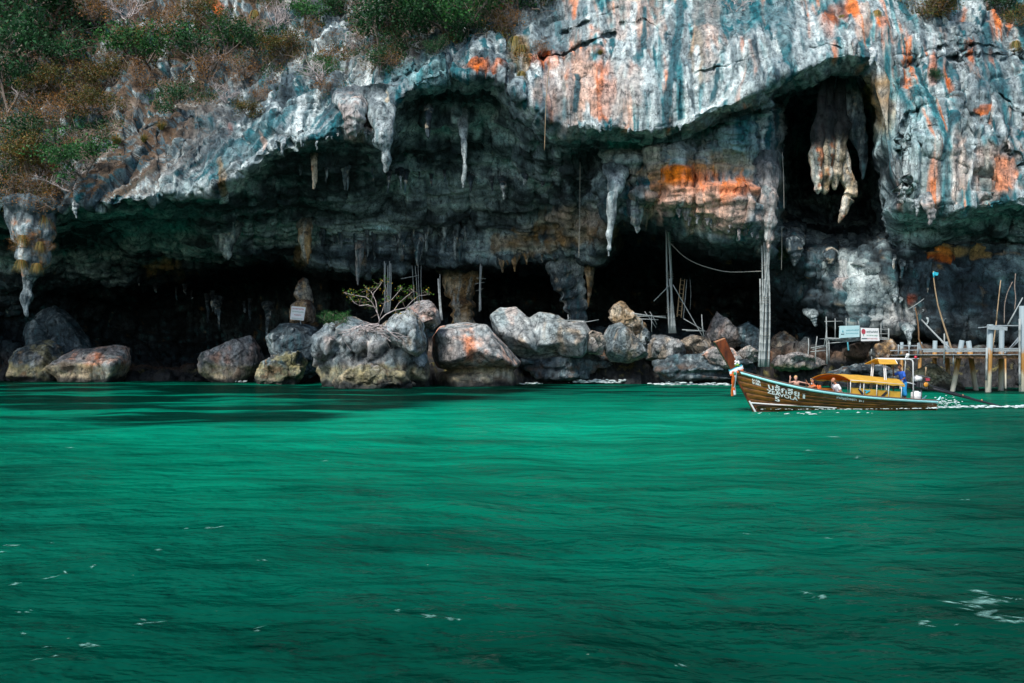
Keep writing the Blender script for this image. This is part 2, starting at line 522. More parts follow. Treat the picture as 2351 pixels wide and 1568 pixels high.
# ------------------------------------------------------------------ cliff: surveyed profiles, top to waterline
# station px : (py, distance) for 13 rows: frame top, upper face, lower face, outer lip, behind lip, ceiling, ceiling back,
# inner face, inner lip, low ceiling back, back wall foot, shelf edge, waterline
ST = {
    -900: [(-20, 132), (250, 118), (420, 108), (470, 107), (480, 110), (505, 116), (545, 122), (575, 124), (615, 125), (655, 131), (735, 134), (835, 128), (872, 127)],
    -300: [(-20, 130), (250, 115), (420, 105), (470, 104), (480, 107), (505, 114), (545, 122), (575, 124), (615, 125), (655, 131), (735, 134), (835, 127), (874, 124)],
    0: [(-20, 130), (250, 115), (420, 104.5), (470, 103.5), (480, 106), (510, 114), (552, 123), (590, 126), (630, 127), (670, 130), (740, 133), (840, 127), (874, 124)],
    130: [(-20, 130), (250, 115), (425, 104), (480, 102), (489, 106), (515, 115), (560, 125), (600, 128), (640, 131.5), (680, 138), (770, 142), (845, 128), (875, 122)],
    180: [(-20, 130), (235, 115.5), (400, 104), (455, 101), (464, 105), (505, 114), (555, 125), (600, 129), (645, 134.0), (685, 144.5), (775, 148), (848, 128), (876, 122)],
    240: [(-20, 130), (220, 116), (390, 104), (460, 100.5), (468, 104), (500, 113), (550, 124), (600, 130), (650, 136.0), (690, 149), (780, 154), (850, 129), (876, 122)],
    340: [(-20, 129), (210, 115), (370, 103.5), (448, 100), (458, 103), (490, 111), (540, 121), (590, 128), (640, 137.0), (690, 154), (790, 159), (855, 129), (876, 121)],
    480: [(-20, 127), (200, 113), (350, 102), (430, 98.5), (440, 101), (480, 109), (525, 115), (560, 119), (590, 127.0), (650, 154), (790, 160), (855, 129), (876, 120)],
    560: [(-20, 126), (190, 111.5), (310, 101.5), (388, 98), (400, 100.5), (450, 108), (510, 114.5), (548, 117), (582, 122.5), (632, 153), (790, 159), (852, 128), (877, 118)],
    630: [(-20, 125), (170, 110), (275, 101.2), (340, 97.5), (354, 100), (425, 107), (497, 114), (535, 116.8), (566, 121.2), (615, 152), (790, 158), (850, 127), (878, 116)],
    690: [(-20, 124), (158, 109), (260, 100.5), (322, 97), (335, 99.5), (415, 107), (500, 114.5), (548, 117), (585, 119.7), (620, 148), (765, 154), (825, 122), (879, 114)],
    740: [(-20, 123), (150, 108), (250, 100), (310, 96.5), (322, 99), (410, 107), (500, 115), (545, 116.5), (605, 117), (632, 140), (720, 142), (800, 118), (880, 112)],
    800: [(-20, 121), (140, 107), (225, 99.5), (285, 96.2), (296, 98.5), (402, 106.5), (495, 114.5), (540, 116.2), (610, 117), (638, 142), (720, 143), (800, 116), (882, 108)],
    858: [(-20, 118), (130, 106), (230, 99), (298, 96), (308, 98), (395, 106), (488, 114), (538, 116), (612, 117), (640, 142), (720, 144), (800, 115), (884, 104)],
    895: [(-20, 114), (90, 105), (175, 98.5), (235, 95.5), (248, 98.5), (365, 107), (475, 114), (536, 116), (612, 117), (640, 142), (715, 144), (800, 114), (886, 100)],
    960: [(-20, 111.5), (75, 104), (148, 98), (196, 95.2), (213, 98.8), (348, 107), (464, 113.8), (534, 115.8), (608, 116.6), (634, 142), (715, 144), (795, 113), (886, 100)],
    1040: [(-20, 109), (62, 102.5), (130, 97), (166, 94.8), (184, 99), (334, 107), (458, 113.2), (532, 115.6), (602, 116.2), (628, 142), (715, 144), (790, 111), (886, 101)],
    1110: [(-20, 107.5), (60, 101.5), (130, 96.5), (168, 94.5), (186, 99), (330, 107), (455, 113), (530, 115.3), (598, 116), (625, 142), (715, 144), (790, 110), (885, 102)],
    1180: [(-20, 105), (80, 100), (160, 95.5), (205, 93.8), (222, 98), (340, 106), (450, 112), (525, 114.5), (594, 115), (620, 142), (715, 144), (795, 109), (884, 103)],
    1250: [(-20, 103), (110, 98), (210, 94.5), (262, 93), (276, 97), (360, 104), (450, 110), (525, 113.5), (590, 114.5), (620, 142), (715, 144), (800, 109), (884, 103)],
    1310: [(-20, 101), (130, 96), (230, 93), (288, 92), (300, 95), (345, 100.5), (430, 106.5), (520, 112), (588, 114), (620, 141), (715, 144), (805, 108), (884, 103)],
    1370: [(-20, 100), (120, 95), (220, 92.5), (294, 91.5), (305, 95), (330, 99), (385, 101.5), (470, 106), (585, 112), (620, 140), (720, 144), (805, 107), (884, 103)],
    1430: [(-20, 99.5), (120, 94.5), (220, 92.3), (296, 91.3), (307, 95), (325, 98), (372, 97.5), (436, 98.5), (465, 101), (590, 128), (720, 142), (805, 106), (884, 102.5)],
    1550: [(-20, 99), (110, 94.5), (210, 92), (283, 91), (295, 94.5), (314, 96.8), (370, 95.8), (455, 95.2), (498, 97.5), (600, 126), (720, 142), (805, 105), (884, 102)],
    1650: [(-20, 98.5), (90, 94.5), (180, 92), (243, 91), (257, 94.5), (285, 96.8), (370, 95.8), (470, 95.2), (528, 97.5), (610, 124), (730, 140), (810, 104), (884, 101)],
    1740: [(-20, 98), (70, 94.5), (150, 92.2), (207, 91.2), (222, 94), (262, 97.3), (370, 96.3), (490, 95.7), (556, 98), (620, 120), (740, 138), (812, 103), (884, 100)],
    1764: [(-20, 97.7), (62, 94.5), (140, 92.3), (193, 91.3), (210, 95), (255, 99.5), (370, 97.2), (495, 96.5), (568, 98.5), (622, 116), (742, 136), (814, 102.5), (884, 99.5)],
    1786: [(-20, 97.5), (56, 94.5), (130, 92.3), (180, 91.4), (202, 96), (260, 114), (380, 118), (500, 114), (572, 102), (632, 106), (745, 128), (815, 101.5), (884, 99)],
    1850: [(-20, 97.2), (50, 94.5), (110, 92.4), (152, 91.5), (176, 97), (255, 124), (380, 128), (508, 122), (582, 101.5), (675, 102), (748, 124), (815, 100.6), (885, 98)],
    1905: [(-20, 97), (45, 94.5), (95, 92.5), (135, 91.6), (160, 97), (250, 126), (380, 130), (512, 123), (588, 101), (722, 100), (752, 121), (815, 100), (886, 97)],
    1980: [(-20, 96.5), (45, 94), (95, 92), (130, 91.4), (156, 97), (250, 124), (380, 128), (512, 120), (586, 99), (738, 98), (765, 118), (815, 98), (888, 95)],
    2018: [(-20, 96.2), (52, 93.7), (115, 91.7), (158, 91), (182, 95), (265, 114), (380, 118), (512, 114), (586, 98.3), (741, 97.4), (767, 117), (815, 97.4), (889, 94.3)],
    2042: [(-20, 96), (95, 92.6), (230, 90.3), (350, 90), (368, 93), (410, 101), (470, 105), (530, 104), (594, 97.6), (743, 96.8), (770, 115), (815, 96.6), (890, 93.2)],
    2064: [(-20, 96), (120, 92), (330, 88.7), (470, 88.3), (485, 91), (505, 94.5), (525, 97), (558, 98), (602, 97), (746, 96), (772, 114), (815, 96), (890, 92.5)],
    2130: [(-20, 97), (120, 92), (330, 88), (478, 87), (490, 89.5), (510, 93), (535, 95), (562, 96), (612, 95.5), (752, 95), (776, 112), (812, 95), (892, 91)],
    2250: [(-20, 98), (120, 92.5), (330, 87.5), (468, 86), (480, 88.5), (505, 92), (535, 94), (568, 95), (622, 94.3), (766, 94.3), (790, 110), (812, 94.5), (894, 89)],
    2351: [(-20, 99), (120, 93), (330, 87.5), (462, 85.5), (474, 88), (500, 91.5), (535, 93.5), (572, 94.5), (630, 94), (775, 94), (796, 108), (814, 93.5), (896, 87.5)],
    2700: [(-20, 101), (120, 95), (330, 89.5), (465, 87), (476, 89.5), (500, 92.5), (535, 94), (572, 94.5), (630, 94), (778, 94), (798, 106), (815, 93.5), (896, 87.5)],
    3400: [(-20, 108), (120, 102), (330, 96), (465, 93), (476, 95), (500, 97), (535, 98), (572, 99), (630, 99), (778, 99), (798, 104), (815, 98), (890, 93)],
}


def pchip(xk, yk, x):
    """monotone cubic along axis 0; yk (n, ...)"""
    h = np.diff(xk)
    sh = (len(h),) + (1,) * (yk.ndim - 1)
    d = np.diff(yk, axis=0) / h.reshape(sh)
    m = np.zeros_like(yk)
    w = (d[:-1] * d[1:]) > 0
    hm = 2 * d[:-1] * d[1:] / np.where(np.abs(d[:-1] + d[1:]) < 1e-9, 1e-9, d[:-1] + d[1:])
    m[1:-1] = np.where(w, hm, 0)
    m[0], m[-1] = d[0], d[-1]
    i = np.clip(np.searchsorted(xk, x) - 1, 0, len(h) - 1)
    t = ((x - xk[i]) / h[i]).reshape((-1,) + (1,) * (yk.ndim - 1))
    hh = h[i].reshape(t.shape)
    return ((1 + 2 * t) * (1 - t) ** 2) * yk[i] + (t * (1 - t) ** 2) * hh * m[i] + (t * t * (3 - 2 * t)) * yk[i + 1] + (t * t * (t - 1)) * hh * m[i + 1]


def facets(p, seed=0):
    """broken-rock planes: every cell of a jittered lattice is a tilted facet; returns offset and joint mask"""
    b = np.floor(p - 0.5).astype(np.int32)
    f1 = np.full(len(p), 1e9, np.float32)
    f2 = f1.copy()
    off = np.zeros(len(p), np.float32)
    for dx in (0, 1):
        for dy in (0, 1):
            for dz in (0, 1):
                c = b + np.array([dx, dy, dz], np.int32)
                h = _PERM[_PERM[_PERM[(c[:, 0] + seed) & 255] + (c[:, 1] & 255)] + (c[:, 2] & 255)]
                r1, r2 = _GRAD[h], _GRAD[(h * 7 + 31) & 255]
                dv = (p - (c + 0.5 + 0.42 * r1)).astype(np.float32)
                d = (dv * dv).sum(1)
                o_ = 0.55 * r2[:, 0] + 0.45 * (dv * r2).sum(1)
                nearer = d < f1
                f2 = np.where(nearer, f1, np.minimum(f2, d))
                off = np.where(nearer, o_, off)
                f1 = np.where(nearer, d, f1)
    return off, np.sqrt(f2) - np.sqrt(f1)


def dist_poly(px, py, pts):
    d = np.full(px.shape, 1e9, np.float32)
    for (x0, y0), (x1, y1) in zip(pts[:-1], pts[1:]):
        vx, vy = x1 - x0, y1 - y0
        t = np.clip(((px - x0) * vx + (py - y0) * vy) / (vx * vx + vy * vy), 0, 1)
        d = np.minimum(d, np.hypot(px - x0 - t * vx, py - y0 - t * vy))
    return d


C_ = {
    'pale': (0.39, 0.455, 0.455), 'white': (0.66, 0.73, 0.72), 'grey': (0.185, 0.235, 0.25), 'slate': (0.06, 0.09, 0.105), 'black': (0.016, 0.023, 0.027),
    'teal': (0.02, 0.105, 0.125), 'aqua': (0.14, 0.34, 0.36), 'orange': (0.68, 0.17, 0.035), 'peach': (0.62, 0.42, 0.33), 'rust': (0.33, 0.07, 0.025),
    'tan': (0.40, 0.25, 0.11), 'brown': (0.12, 0.065, 0.035), 'olive': (0.25, 0.22, 0.09), 'cream': (0.66, 0.55, 0.40), 'warmgrey': (0.36, 0.33, 0.31),
    'soil': (0.10, 0.055, 0.025),
}
C_ = {k: np.array(v, np.float32) for k, v in C_.items()}


def blend(col, key, a):
    a = np.clip(a, 0, 1)[:, None]
    return col * (1 - a) + C_[key][None, :] * a


def rock_stain(pos, seed=0, streak=1.0, base=('slate', 'grey', 'pale')):
    """limestone: mottled greys with mineral streaks that run down the face"""
    n_big = fbm(pos * 0.14, 4, 0.55, seed + 1)
    n_mid = fbm(pos * 0.55, 4, 0.6, seed + 2)
    lean = np.float32(0.8) * smooth(-14.0, -24.0, pos[:, 0]) * smooth(34.0, 22.0, pos[:, 2]) * (seed == 50)
    z_ = np.zeros(len(pos), np.float32)
    s1 = s2 = s3 = z_
    v = pos * np.array([0.62, 0.25, 0.045], np.float32)
    v[:, 0] -= 0.62 * lean * (pos[:, 2] - 22.0)
    if streak:
        wob = noise3(pos * 0.2, seed + 9)[:, None] * np.array([0.5, 0, 0], np.float32)
        s1 = fbm(v + wob, 4, 0.6, seed + 3)
        s2 = fbm(v * 1.7 + wob + 9.1, 3, 0.6, seed + 4)
        s3 = fbm(v * 0.8 + wob * 1.5 + 21.7, 3, 0.6, seed + 5)
    col = np.repeat(C_[base[1]][None, :], len(pos), 0)
    col = blend(col, base[2], smooth(-0.05, 0.42, n_big + 0.5 * n_mid))
    col = blend(col, base[0], smooth(0.05, 0.5, -n_big * 0.9 + 0.5 * n_mid) * 0.85)
    if streak:
        col = blend(col, 'white', streak * 0.9 * smooth(0.13, 0.25, s1))
        col = blend(col, 'teal', streak * 0.95 * smooth(0.12, 0.22, s2))
        col = blend(col, 'slate', streak * 0.9 * smooth(0.10, 0.24, -s1))
        col = blend(col, 'black', streak * 0.9 * smooth(0.20, 0.32, -s2))
    return col, n_big, n_mid, s1, s2, s3


ORANGE = [  # px, py, rx, ry, key, strength
    (1105, 152, 45, 16, 'orange', 0.9), (1255, 140, 32, 26, 'orange', 0.7), (1382, 205, 26, 70, 'orange', 0.95), (1345, 190, 26, 80, 'peach', 0.9),
    (1300, 205, 60, 70, 'peach', 0.45), (1430, 215, 40, 70, 'peach', 0.6), (1465, 40, 60, 60, 'peach', 0.6), (1620, 60, 30, 120, 'peach', 0.75), (1600, 130, 16, 70, 'tan', 0.6),
    (1600, 350, 170, 60, 'pale', 0.6), (1700, 400, 70, 60, 'pale', 0.5), (1590, 425, 120, 50, 'peach', 0.9), (1590, 420, 95, 36, 'orange', 0.95), (1570, 458, 80, 34, 'peach', 1.0), (1660, 475, 100, 40, 'peach', 0.9), (1640, 376, 90, 26, 'tan', 0.8), (1500, 395, 70, 36, 'tan', 0.7),  # pale and peach rock, lifted to paint light onto the shaded bulge
    (1560, 405, 40, 20, 'orange', 0.8), (1755, 480, 26, 70, 'warmgrey', 0.8), (1690, 440, 40, 26, 'orange', 0.6),
    (2258, 256, 16, 9, 'orange', 1.0), (2200, 385, 22, 75, 'peach', 0.8), (2310, 395, 26, 34, 'orange', 0.9), (2285, 390, 50, 60, 'peach', 0.5), (2140, 150, 10, 60, 'orange', 0.6),
    (530, 292, 12, 22, 'rust', 1.0), (500, 26, 18, 9, 'orange', 1.0), (533, 68, 10, 13, 'orange', 0.9), (396, 312, 8, 14, 'tan', 0.9), (600, 330, 7, 26, 'peach', 0.7),
    (303, 25, 9, 32, 'peach', 0.8), (1935, 640, 9, 26, 'rust', 0.8), (2095, 690, 12, 16, 'rust', 0.7), (2215, 592, 80, 8, 'tan', 0.8), (2160, 600, 30, 10, 'orange', 0.5),
    (385, 612, 48, 26, 'tan', 0.7), (1300, 520, 95, 36, 'tan', 0.55), (1330, 495, 70, 26, 'warmgrey', 0.6), (1220, 560, 90, 22, 'tan', 0.5), (1400, 545, 30, 22, 'brown', 0.7),
    (840, 262, 40, 30, 'peach', 0.7), (870, 250, 20, 40, 'cream', 0.9), (810, 290, 30, 16, 'warmgrey', 0.7), (1192, 110, 22, 60, 'tan', 0.6), (1912, 40, 25, 45, 'orange', 0.45),
    (1985, 46, 20, 40, 'peach', 0.6), (2010, 205, 16, 34, 'tan', 0.9), (2035, 262, 14, 40, 'tan', 0.7), (510, 400, 9, 34, 'tan', 0.8), (700, 560, 14, 40, 'tan', 0.5),
    (1935, 608, 40, 24, 'pale', 0.9), (1968, 645, 48, 30, 'white', 0.6), (2004, 685, 48, 30, 'pale', 0.9), (2040, 718, 46, 22, 'pale', 0.8), (1830, 670, 60, 40, 'slate', 0.7), (2060, 720, 60, 24, 'warmgrey', 0.6), (1480, 350, 110, 40, 'pale', 0.55), (1700, 330, 60, 50, 'aqua', 0.4),
    (1690, 25, 130, 46, 'teal', 0.8), (1610, 90, 14, 60, 'teal', 0.6), (720, 255, 46, 60, 'teal', 0.45), (1450, 205, 80, 80, 'pale', 0.55), (1680, 170, 70, 60, 'pale', 0.55), (1850, 95, 60, 50, 'pale', 0.5),
    (560, 380, 50, 50, 'pale', 0.5), (420, 430, 60, 22, 'white', 0.6), (960, 165, 70, 40, 'aqua', 0.55), (2110, 300, 80, 60, 'aqua', 0.35), (2160, 380, 60, 60, 'pale', 0.45),
    (2260, 160, 110, 90, 'slate', 0.6), (1270, 50, 80, 60, 'grey', 0.6), (350, 330, 120, 60, 'slate', 0.55), (470, 320, 90, 40, 'slate', 0.6), (300, 200, 70, 46, 'grey', 0.7),
]
CRACKS = [([(2056, 128), (2120, 118), (2190, 96), (2240, 100), (2351, 122)], 3.0, 0.8), ([(2190, 132), (2250, 122), (2351, 132)], 2.5, 0.7), ([(2196, 130), (2236, 175), (2292, 215), (2351, 262)], 3.0, 0.9),
          ([(2050, 152), (2110, 136), (2196, 130), (2230, 100)], 3.5, 1.0), ([(2060, 330), (2085, 262), (2140, 232), (2190, 236), (2240, 268), (2300, 330), (2351, 372)], 4.5, 1.6),
          ([(2100, 300), (2118, 355), (2165, 368), (2210, 350)], 3, 0.8), ([(2060, 350), (2100, 305), (2150, 290)], 3, 0.8), ([(1275, 160), (1330, 188), (1350, 165), (1350, 120)], 3, 1.0),
          ([(1240, 128), (1290, 128), (1340, 100), (1410, 75)], 3.5, 1.3), ([(1290, 75), (1360, 45), (1420, 20)], 3, 0.9), ([(1425, 50), (1480, 46), (1560, 92)], 2, 0.5),
          ([(1600, 165), (1680, 150), (1720, 130)], 3, 0.7), ([(1640, 160), (1660, 120), (1690, 80)], 3, 0.6), ([(1190, 100), (1175, 150), (1160, 165)], 5, 2.0), ([(1850, 120), (1900, 100), (1930, 110)], 3, 0.8),
          ([(2300, 240), (2330, 255), (2351, 262)], 2, 0.6), ([(2060, 425), (2090, 410), (2120, 430)], 3, 0.8), ([(1960, 600), (2010, 640), (2050, 690), (2066, 735)], 3, 0.9),
          ([(900, 180), (960, 160), (1020, 130)], 3.5, 0.9), ([(2200, 372), (2222, 388), (2215, 402)], 4, 1.2), ([(300, 300), (380, 290), (460, 270)], 3, 0.7)]
BULGE = [(1450, 215, 110, 70, 0.9), (1650, 120, 80, 70, 0.8), (1590, 440, 90, 45, 1.3), (2140, 330, 70, 40, 1.2), (2090, 400, 30, 60, 1.0), (1010, 250, 60, 40, 1.2), (930, 245, 50, 50, -1.0), (960, 480, 130, 50, 1.3),
         (1180, 420, 90, 50, 1.0), (560, 500, 80, 25, 0.8), (1965, 660, 60, 70, 1.0), (1850, 660, 60, 40, -0.6), (1330, 500, 60, 40, 0.8), (350, 320, 90, 60, 1.0), (640, 260, 60, 60, 0.8), (2230, 560, 90, 40, -1.0)]


def build_cliff():
    keys = sorted(ST)
    xk = np.array(keys, float)
    rows = []
    for k in keys:
        r = ST[k]
        yw = r[12][1]
        top = [(-1150, r[0][1] + 34), (-480, r[0][1] + 16)]
        notch = [(r[11][0] + 30, yw + 1.6)] if k > 700 else [(r[11][0] + 0.5 * (r[12][0] - r[11][0]), 0.5 * (r[11][1] + yw) + 0.5)]
        bot = [(HOR + F_PX * (EYE + 5.0) / (yw + 1.0), yw + 1.0)]
        rows.append(top + r[:12] + notch + [r[12]] + bot)
    A = np.array(rows, float)                      # stations x 17 x 2
    outer_l = np.linspace(-900, -20, 90)
    inner = np.arange(-20, 2372, 2.35)
    outer_r = np.linspace(2372, 3400, 90)
    xs = np.concatenate([outer_l[:-1], inner, outer_r[1:]])
    G = pchip(xk, A, xs)                           # nx x 17 x 2
    # wandering of the rows so that ledges are never ruled lines
    amp_py = np.array([0, 0, 0, 10, 8, 9, 8, 10, 12, 12, 11, 8, 8, 9, 3, 1, 0], float)
    amp_y = np.array([0, 0, 0, 1.2, 1.2, 0.8, 1.0, 2.0, 2.2, 1.6, 1.2, 1.5, 2, 2.0, 1.6, 1.6, 1.6], float)
    for r_ in range(17):
        for sc, am in ((0.011, 0.7), (0.028, 0.45), (0.07, 0.28)):
            q = np.stack([xs * sc, np.full(len(xs), r_ * 0.9), np.zeros(len(xs))], -1)
            G[:, r_, 0] += amp_py[r_] * am * 1.3 * noise3(q, 2)
            G[:, r_, 1] += amp_y[r_] * am * 1.3 * noise3(q + 50.5, 4)
    G[:, :, 0] = np.maximum.accumulate(G[:, :, 0] + np.arange(17) * 1e-3, axis=1)
    cnt = [10, 26, 78, 84, 40, 16, 42, 52, 34, 34, 30, 34, 30, 16, 22, 6]
    tt = np.concatenate([np.linspace(i, i + 1, c, endpoint=False) for i, c in enumerate(cnt)] + [[16.0]])
    G2 = pchip(np.arange(17.0), np.transpose(G, (1, 0, 2)), tt)   # nt x nx x 2
    nt_, nx = G2.shape[:2]
    PX = np.repeat(xs[None, :], nt_, 0)
    PY, YY = G2[..., 0], G2[..., 1]
    T = np.repeat(tt[:, None], nx, 1)
    px, py = PX.ravel().astype(np.float32), PY.ravel().astype(np.float32)
    yy = YY.ravel()
    # surveyed bulges and cracks
    for (bx, by, rx, ry, a) in BULGE:
        yy = yy - a * np.exp(-(((px - bx) / rx) ** 2 + ((py - by) / ry) ** 2))
    cr = np.zeros(len(px), np.float32)
    wob = None
    for pts, w, a in CRACKS:
        q = np.array(pts)
        sel = (px > q[:, 0].min() - 25) & (px < q[:, 0].max() + 25) & (py > q[:, 1].min() - 25) & (py < q[:, 1].max() + 25)
        pp = np.stack([px[sel] * 0.05, py[sel] * 0.05, np.zeros(sel.sum())], -1)
        d = dist_poly(px[sel] + 7 * noise3(pp, 3), py[sel] + 7 * noise3(pp, 5), pts)
        g = np.exp(-(d / w) ** 2)
        wv = 0.35 + 0.65 * smooth(-0.25, 0.3, noise3(pp * 0.8, 12))
        g = np.exp(-(d / (w * 0.75)) ** 2) * wv
        cr[sel] = np.maximum(cr[sel], g * min(1.0, a))
        yy[sel] += 0.7 * a * g
    Pos = np.stack([(px - CX) * yy / F_PX, yy, EYE - (py - HOR) * yy / F_PX], -1)

    def normals(Pf):
        g = Pf.reshape(nt_, nx, 3)
        du = np.gradient(g, axis=1)
        dv = np.gradient(g, axis=0)
        n = np.cross(dv, du).reshape(-1, 3)
        n /= np.linalg.norm(n, axis=1, keepdims=True) + 1e-9
        s = np.sign(-(n * Pf).sum(1))             # towards the open sea
        s[s == 0] = 1
        return n * s[:, None]

    N = normals(Pos)
    p32 = Pos.astype(np.float32)
    t = T.ravel()
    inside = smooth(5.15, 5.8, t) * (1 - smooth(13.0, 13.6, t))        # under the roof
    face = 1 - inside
    big = fbm(p32 * 0.11, 3, 0.5, 20)
    flute = fbm(p32 * np.array([0.62, 0.35, 0.06], np.float32), 4, 0.6, 23, ridged=True)
    rid = fbm(p32 * 0.33, 4, 0.55, 26, ridged=True)
    lump = np.abs(fbm(p32 * np.array([0.8, 0.8, 0.5], np.float32), 4, 0.55, 29))
    fine = fbm(p32 * 2.4, 3, 0.55, 33)
    strata = fbm(p32 * np.array([0.12, 0.2, 0.8], np.float32), 3, 0.55, 37)
    upl = smooth(760, 420, px) * face                                     # broken slope on the left
    rough = 0.9 * smooth(1420, 1120, px) + 0.55 * smooth(2030, 2080, px) + 0.1
    butt = fbm(p32 * np.array([0.3, 0.3, 0.07], np.float32), 3, 0.55, 43)
    pock = smooth(0.22, 0.6, fbm(p32 * np.array([0.42, 0.3, 0.3], np.float32), 2, 0.5, 47))
    wq = p32 * np.array([0.30, 0.30, 0.2], np.float32) + 0.35 * np.stack([noise3(p32 * 0.4, 70), noise3(p32 * 0.4, 71), noise3(p32 * 0.4, 72)], -1)
    fo1, fj1 = facets(wq, 3)
    fo2, fj2 = facets(wq * 2.7 + 3.3, 9)
    fac = 0.9 * fo1 + 0.34 * fo2 - 0.35 * smooth(0.12, 0.0, fj1)
    flute2 = fbm(p32 * np.array([0.75, 0.4, 0.05], np.float32), 4, 0.55, 24)
    ls = smooth(820, 640, px) * smooth(3.0, 3.9, t)
    shx = p32.copy()
    shx[:, 0] -= 0.8 * (p32[:, 2] - 22.0)
    sweep = fbm(shx * np.array([0.42, 0.3, 0.04], np.float32), 3, 0.5, 44, ridged=True)
    fold = fbm(p32 * np.array([0.075, 0.22, 0.34], np.float32) + 0.4 * noise3(p32 * 0.09, 75)[:, None], 4, 0.55, 46, ridged=True)
    fo3, fj3 = facets(p32 * np.array([0.17, 0.2, 0.075], np.float32) + 0.3 * noise3(p32 * 0.3, 74)[:, None], 15)
    disp = (0.9 * big + face * rough * (0.5 * flute2 + 0.9 * butt - 0.7 * pock + 0.3 * fac + 0.9 * fo3 - 0.5 * smooth(0.08, 0.0, fj3)) + face * (0.2 * flute2 + 0.08 * fac) + upl * (0.2 * fac + 0.9 * fo3 + 0.4 * butt) * (1 - 0.7 * ls)
            + ls * 0.55 * sweep * face + inside * (0.15 * rid + 1.15 * fold + 0.35 * strata - 0.3 * lump + 0.5 * butt + 0.25 * fac + 0.5 * fo3) - 0.12 * lump * face + 0.07 * fine + 0.12 * strata)
    # hanging drapery along the roof edges
    lipz = np.exp(-((t - 5.0) / 0.35) ** 2) + np.exp(-((t - 10.0) / 0.35) ** 2)
    drip = fbm(np.stack([p32[:, 0] * 1.1, p32[:, 1] * 0.4, np.zeros(len(px))], -1), 3, 0.6, 41)
    fade = np.ones(len(px))
    fade *= 0.35 + 0.65 * smooth(17.0, 15.5, t)
    disp *= fade
    Pos = Pos + N * disp[:, None]
    Pos[:, 2] -= lipz * np.maximum(0, drip) * 0.7
    N = normals(Pos)
    p32 = Pos.astype(np.float32)
    # ---- mineral colours
    col, nb, nm, s1, s2, s3 = rock_stain(p32, 50)
    col = blend(col, 'peach', 0.55 * smooth(0.2, 0.4, s3) * smooth(1230, 1330, px) * face)
    col = blend(col, 'orange', 0.7 * smooth(0.3, 0.42, s3 + 0.2 * nm) * smooth(1230, 1330, px) * face)
    # rock under the roof: dark crust deepened by painted cave shade, with grey-green bare patches
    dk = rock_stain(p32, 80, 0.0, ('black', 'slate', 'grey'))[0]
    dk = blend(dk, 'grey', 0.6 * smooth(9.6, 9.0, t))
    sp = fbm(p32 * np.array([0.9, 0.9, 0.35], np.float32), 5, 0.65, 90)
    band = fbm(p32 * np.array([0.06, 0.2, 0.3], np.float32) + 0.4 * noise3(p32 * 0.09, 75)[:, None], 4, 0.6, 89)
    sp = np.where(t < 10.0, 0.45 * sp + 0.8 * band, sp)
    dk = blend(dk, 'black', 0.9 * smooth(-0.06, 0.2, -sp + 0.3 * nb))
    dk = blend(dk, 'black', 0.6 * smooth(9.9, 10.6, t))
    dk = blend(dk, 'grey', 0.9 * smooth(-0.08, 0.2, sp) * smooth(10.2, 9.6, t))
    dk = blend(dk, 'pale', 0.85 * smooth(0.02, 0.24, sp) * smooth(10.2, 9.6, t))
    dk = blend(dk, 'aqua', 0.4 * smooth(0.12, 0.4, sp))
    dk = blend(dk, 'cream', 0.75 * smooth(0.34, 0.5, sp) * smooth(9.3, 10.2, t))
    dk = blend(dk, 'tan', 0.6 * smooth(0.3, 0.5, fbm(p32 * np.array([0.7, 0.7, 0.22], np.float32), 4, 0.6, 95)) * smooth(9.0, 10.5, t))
    bul = smooth(1385, 1440, px) * smooth(1805, 1775, px) * smooth(6.6, 7.0, t) * smooth(10.2, 9.8, t)   # the hanging bulge is bare rock
    low = smooth(62, 28, dist_poly(px + 12 * nm, py + 12 * nb, [(1900, 585), (1945, 625), (2000, 690), (2060, 735)])) * smooth(9.7, 10.1, t) * smooth(11.2, 11.0, t)
    low = np.maximum(low, 0.15 * smooth(1880, 1930, px) * smooth(9.9, 10.15, t) * smooth(11.15, 11.0, t) * smooth(-0.05, 0.2, sp))
    edge = smooth(5.9, 5.3, t)
    bare = np.clip(np.maximum(np.maximum(bul, 0.8 * low), edge), 0, 1)
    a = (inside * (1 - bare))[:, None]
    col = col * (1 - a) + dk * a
    # the overhanging right wall: clean pale rock with long bold drip stripes
    rw = smooth(1270, 1350, px) * face
    col = blend(col, 'pale', 0.35 * rw * smooth(0.16, 0.0, s2))
    vb = p32 * np.array([0.85, 0.2, 0.022], np.float32)
    vb[:, 0] += 0.5 * noise3(p32 * np.array([0.1, 0.1, 0.12], np.float32), 111)
    b1, b2 = fbm(vb, 3, 0.55, 112), fbm(vb * 1.2 + 31.0, 3, 0.55, 118)
    lenm = smooth(-0.35, 0.15, noise3(p32 * np.array([0.5, 0.2, 0.06], np.float32), 121))
    col = blend(col, 'white', 0.5 * rw * smooth(0.14, 0.26, b2))
    col = blend(col, 'peach', 0.7 * rw * smooth(0.14, 0.28, -b2) * lenm)
    col = blend(col, 'orange', 0.75 * rw * smooth(0.26, 0.36, -b2) * lenm)
    col = blend(col, 'aqua', 0.7 * rw * smooth(0.06, 0.16, b1) * lenm)
    col = blend(col, 'teal', 0.95 * rw * smooth(0.15, 0.24, b1) * lenm)
    col = blend(col, 'black', 0.6 * rw * smooth(0.28, 0.38, b1) * lenm)
    # sweeping white and teal runs along the left overhang
    lw = smooth(860, 760, px) * smooth(200, 300, px) * smooth(3.6, 4.2, t) * smooth(5.5, 5.2, t)
    vs_ = p32 * np.array([0.7, 0.25, 0.03], np.float32)
    vs_[:, 0] -= 0.7 * 0.85 * (p32[:, 2] - 22.0)
    b3 = fbm(vs_, 3, 0.55, 131)
    col = blend(col, 'white', 0.75 * lw * smooth(0.08, 0.2, b3))
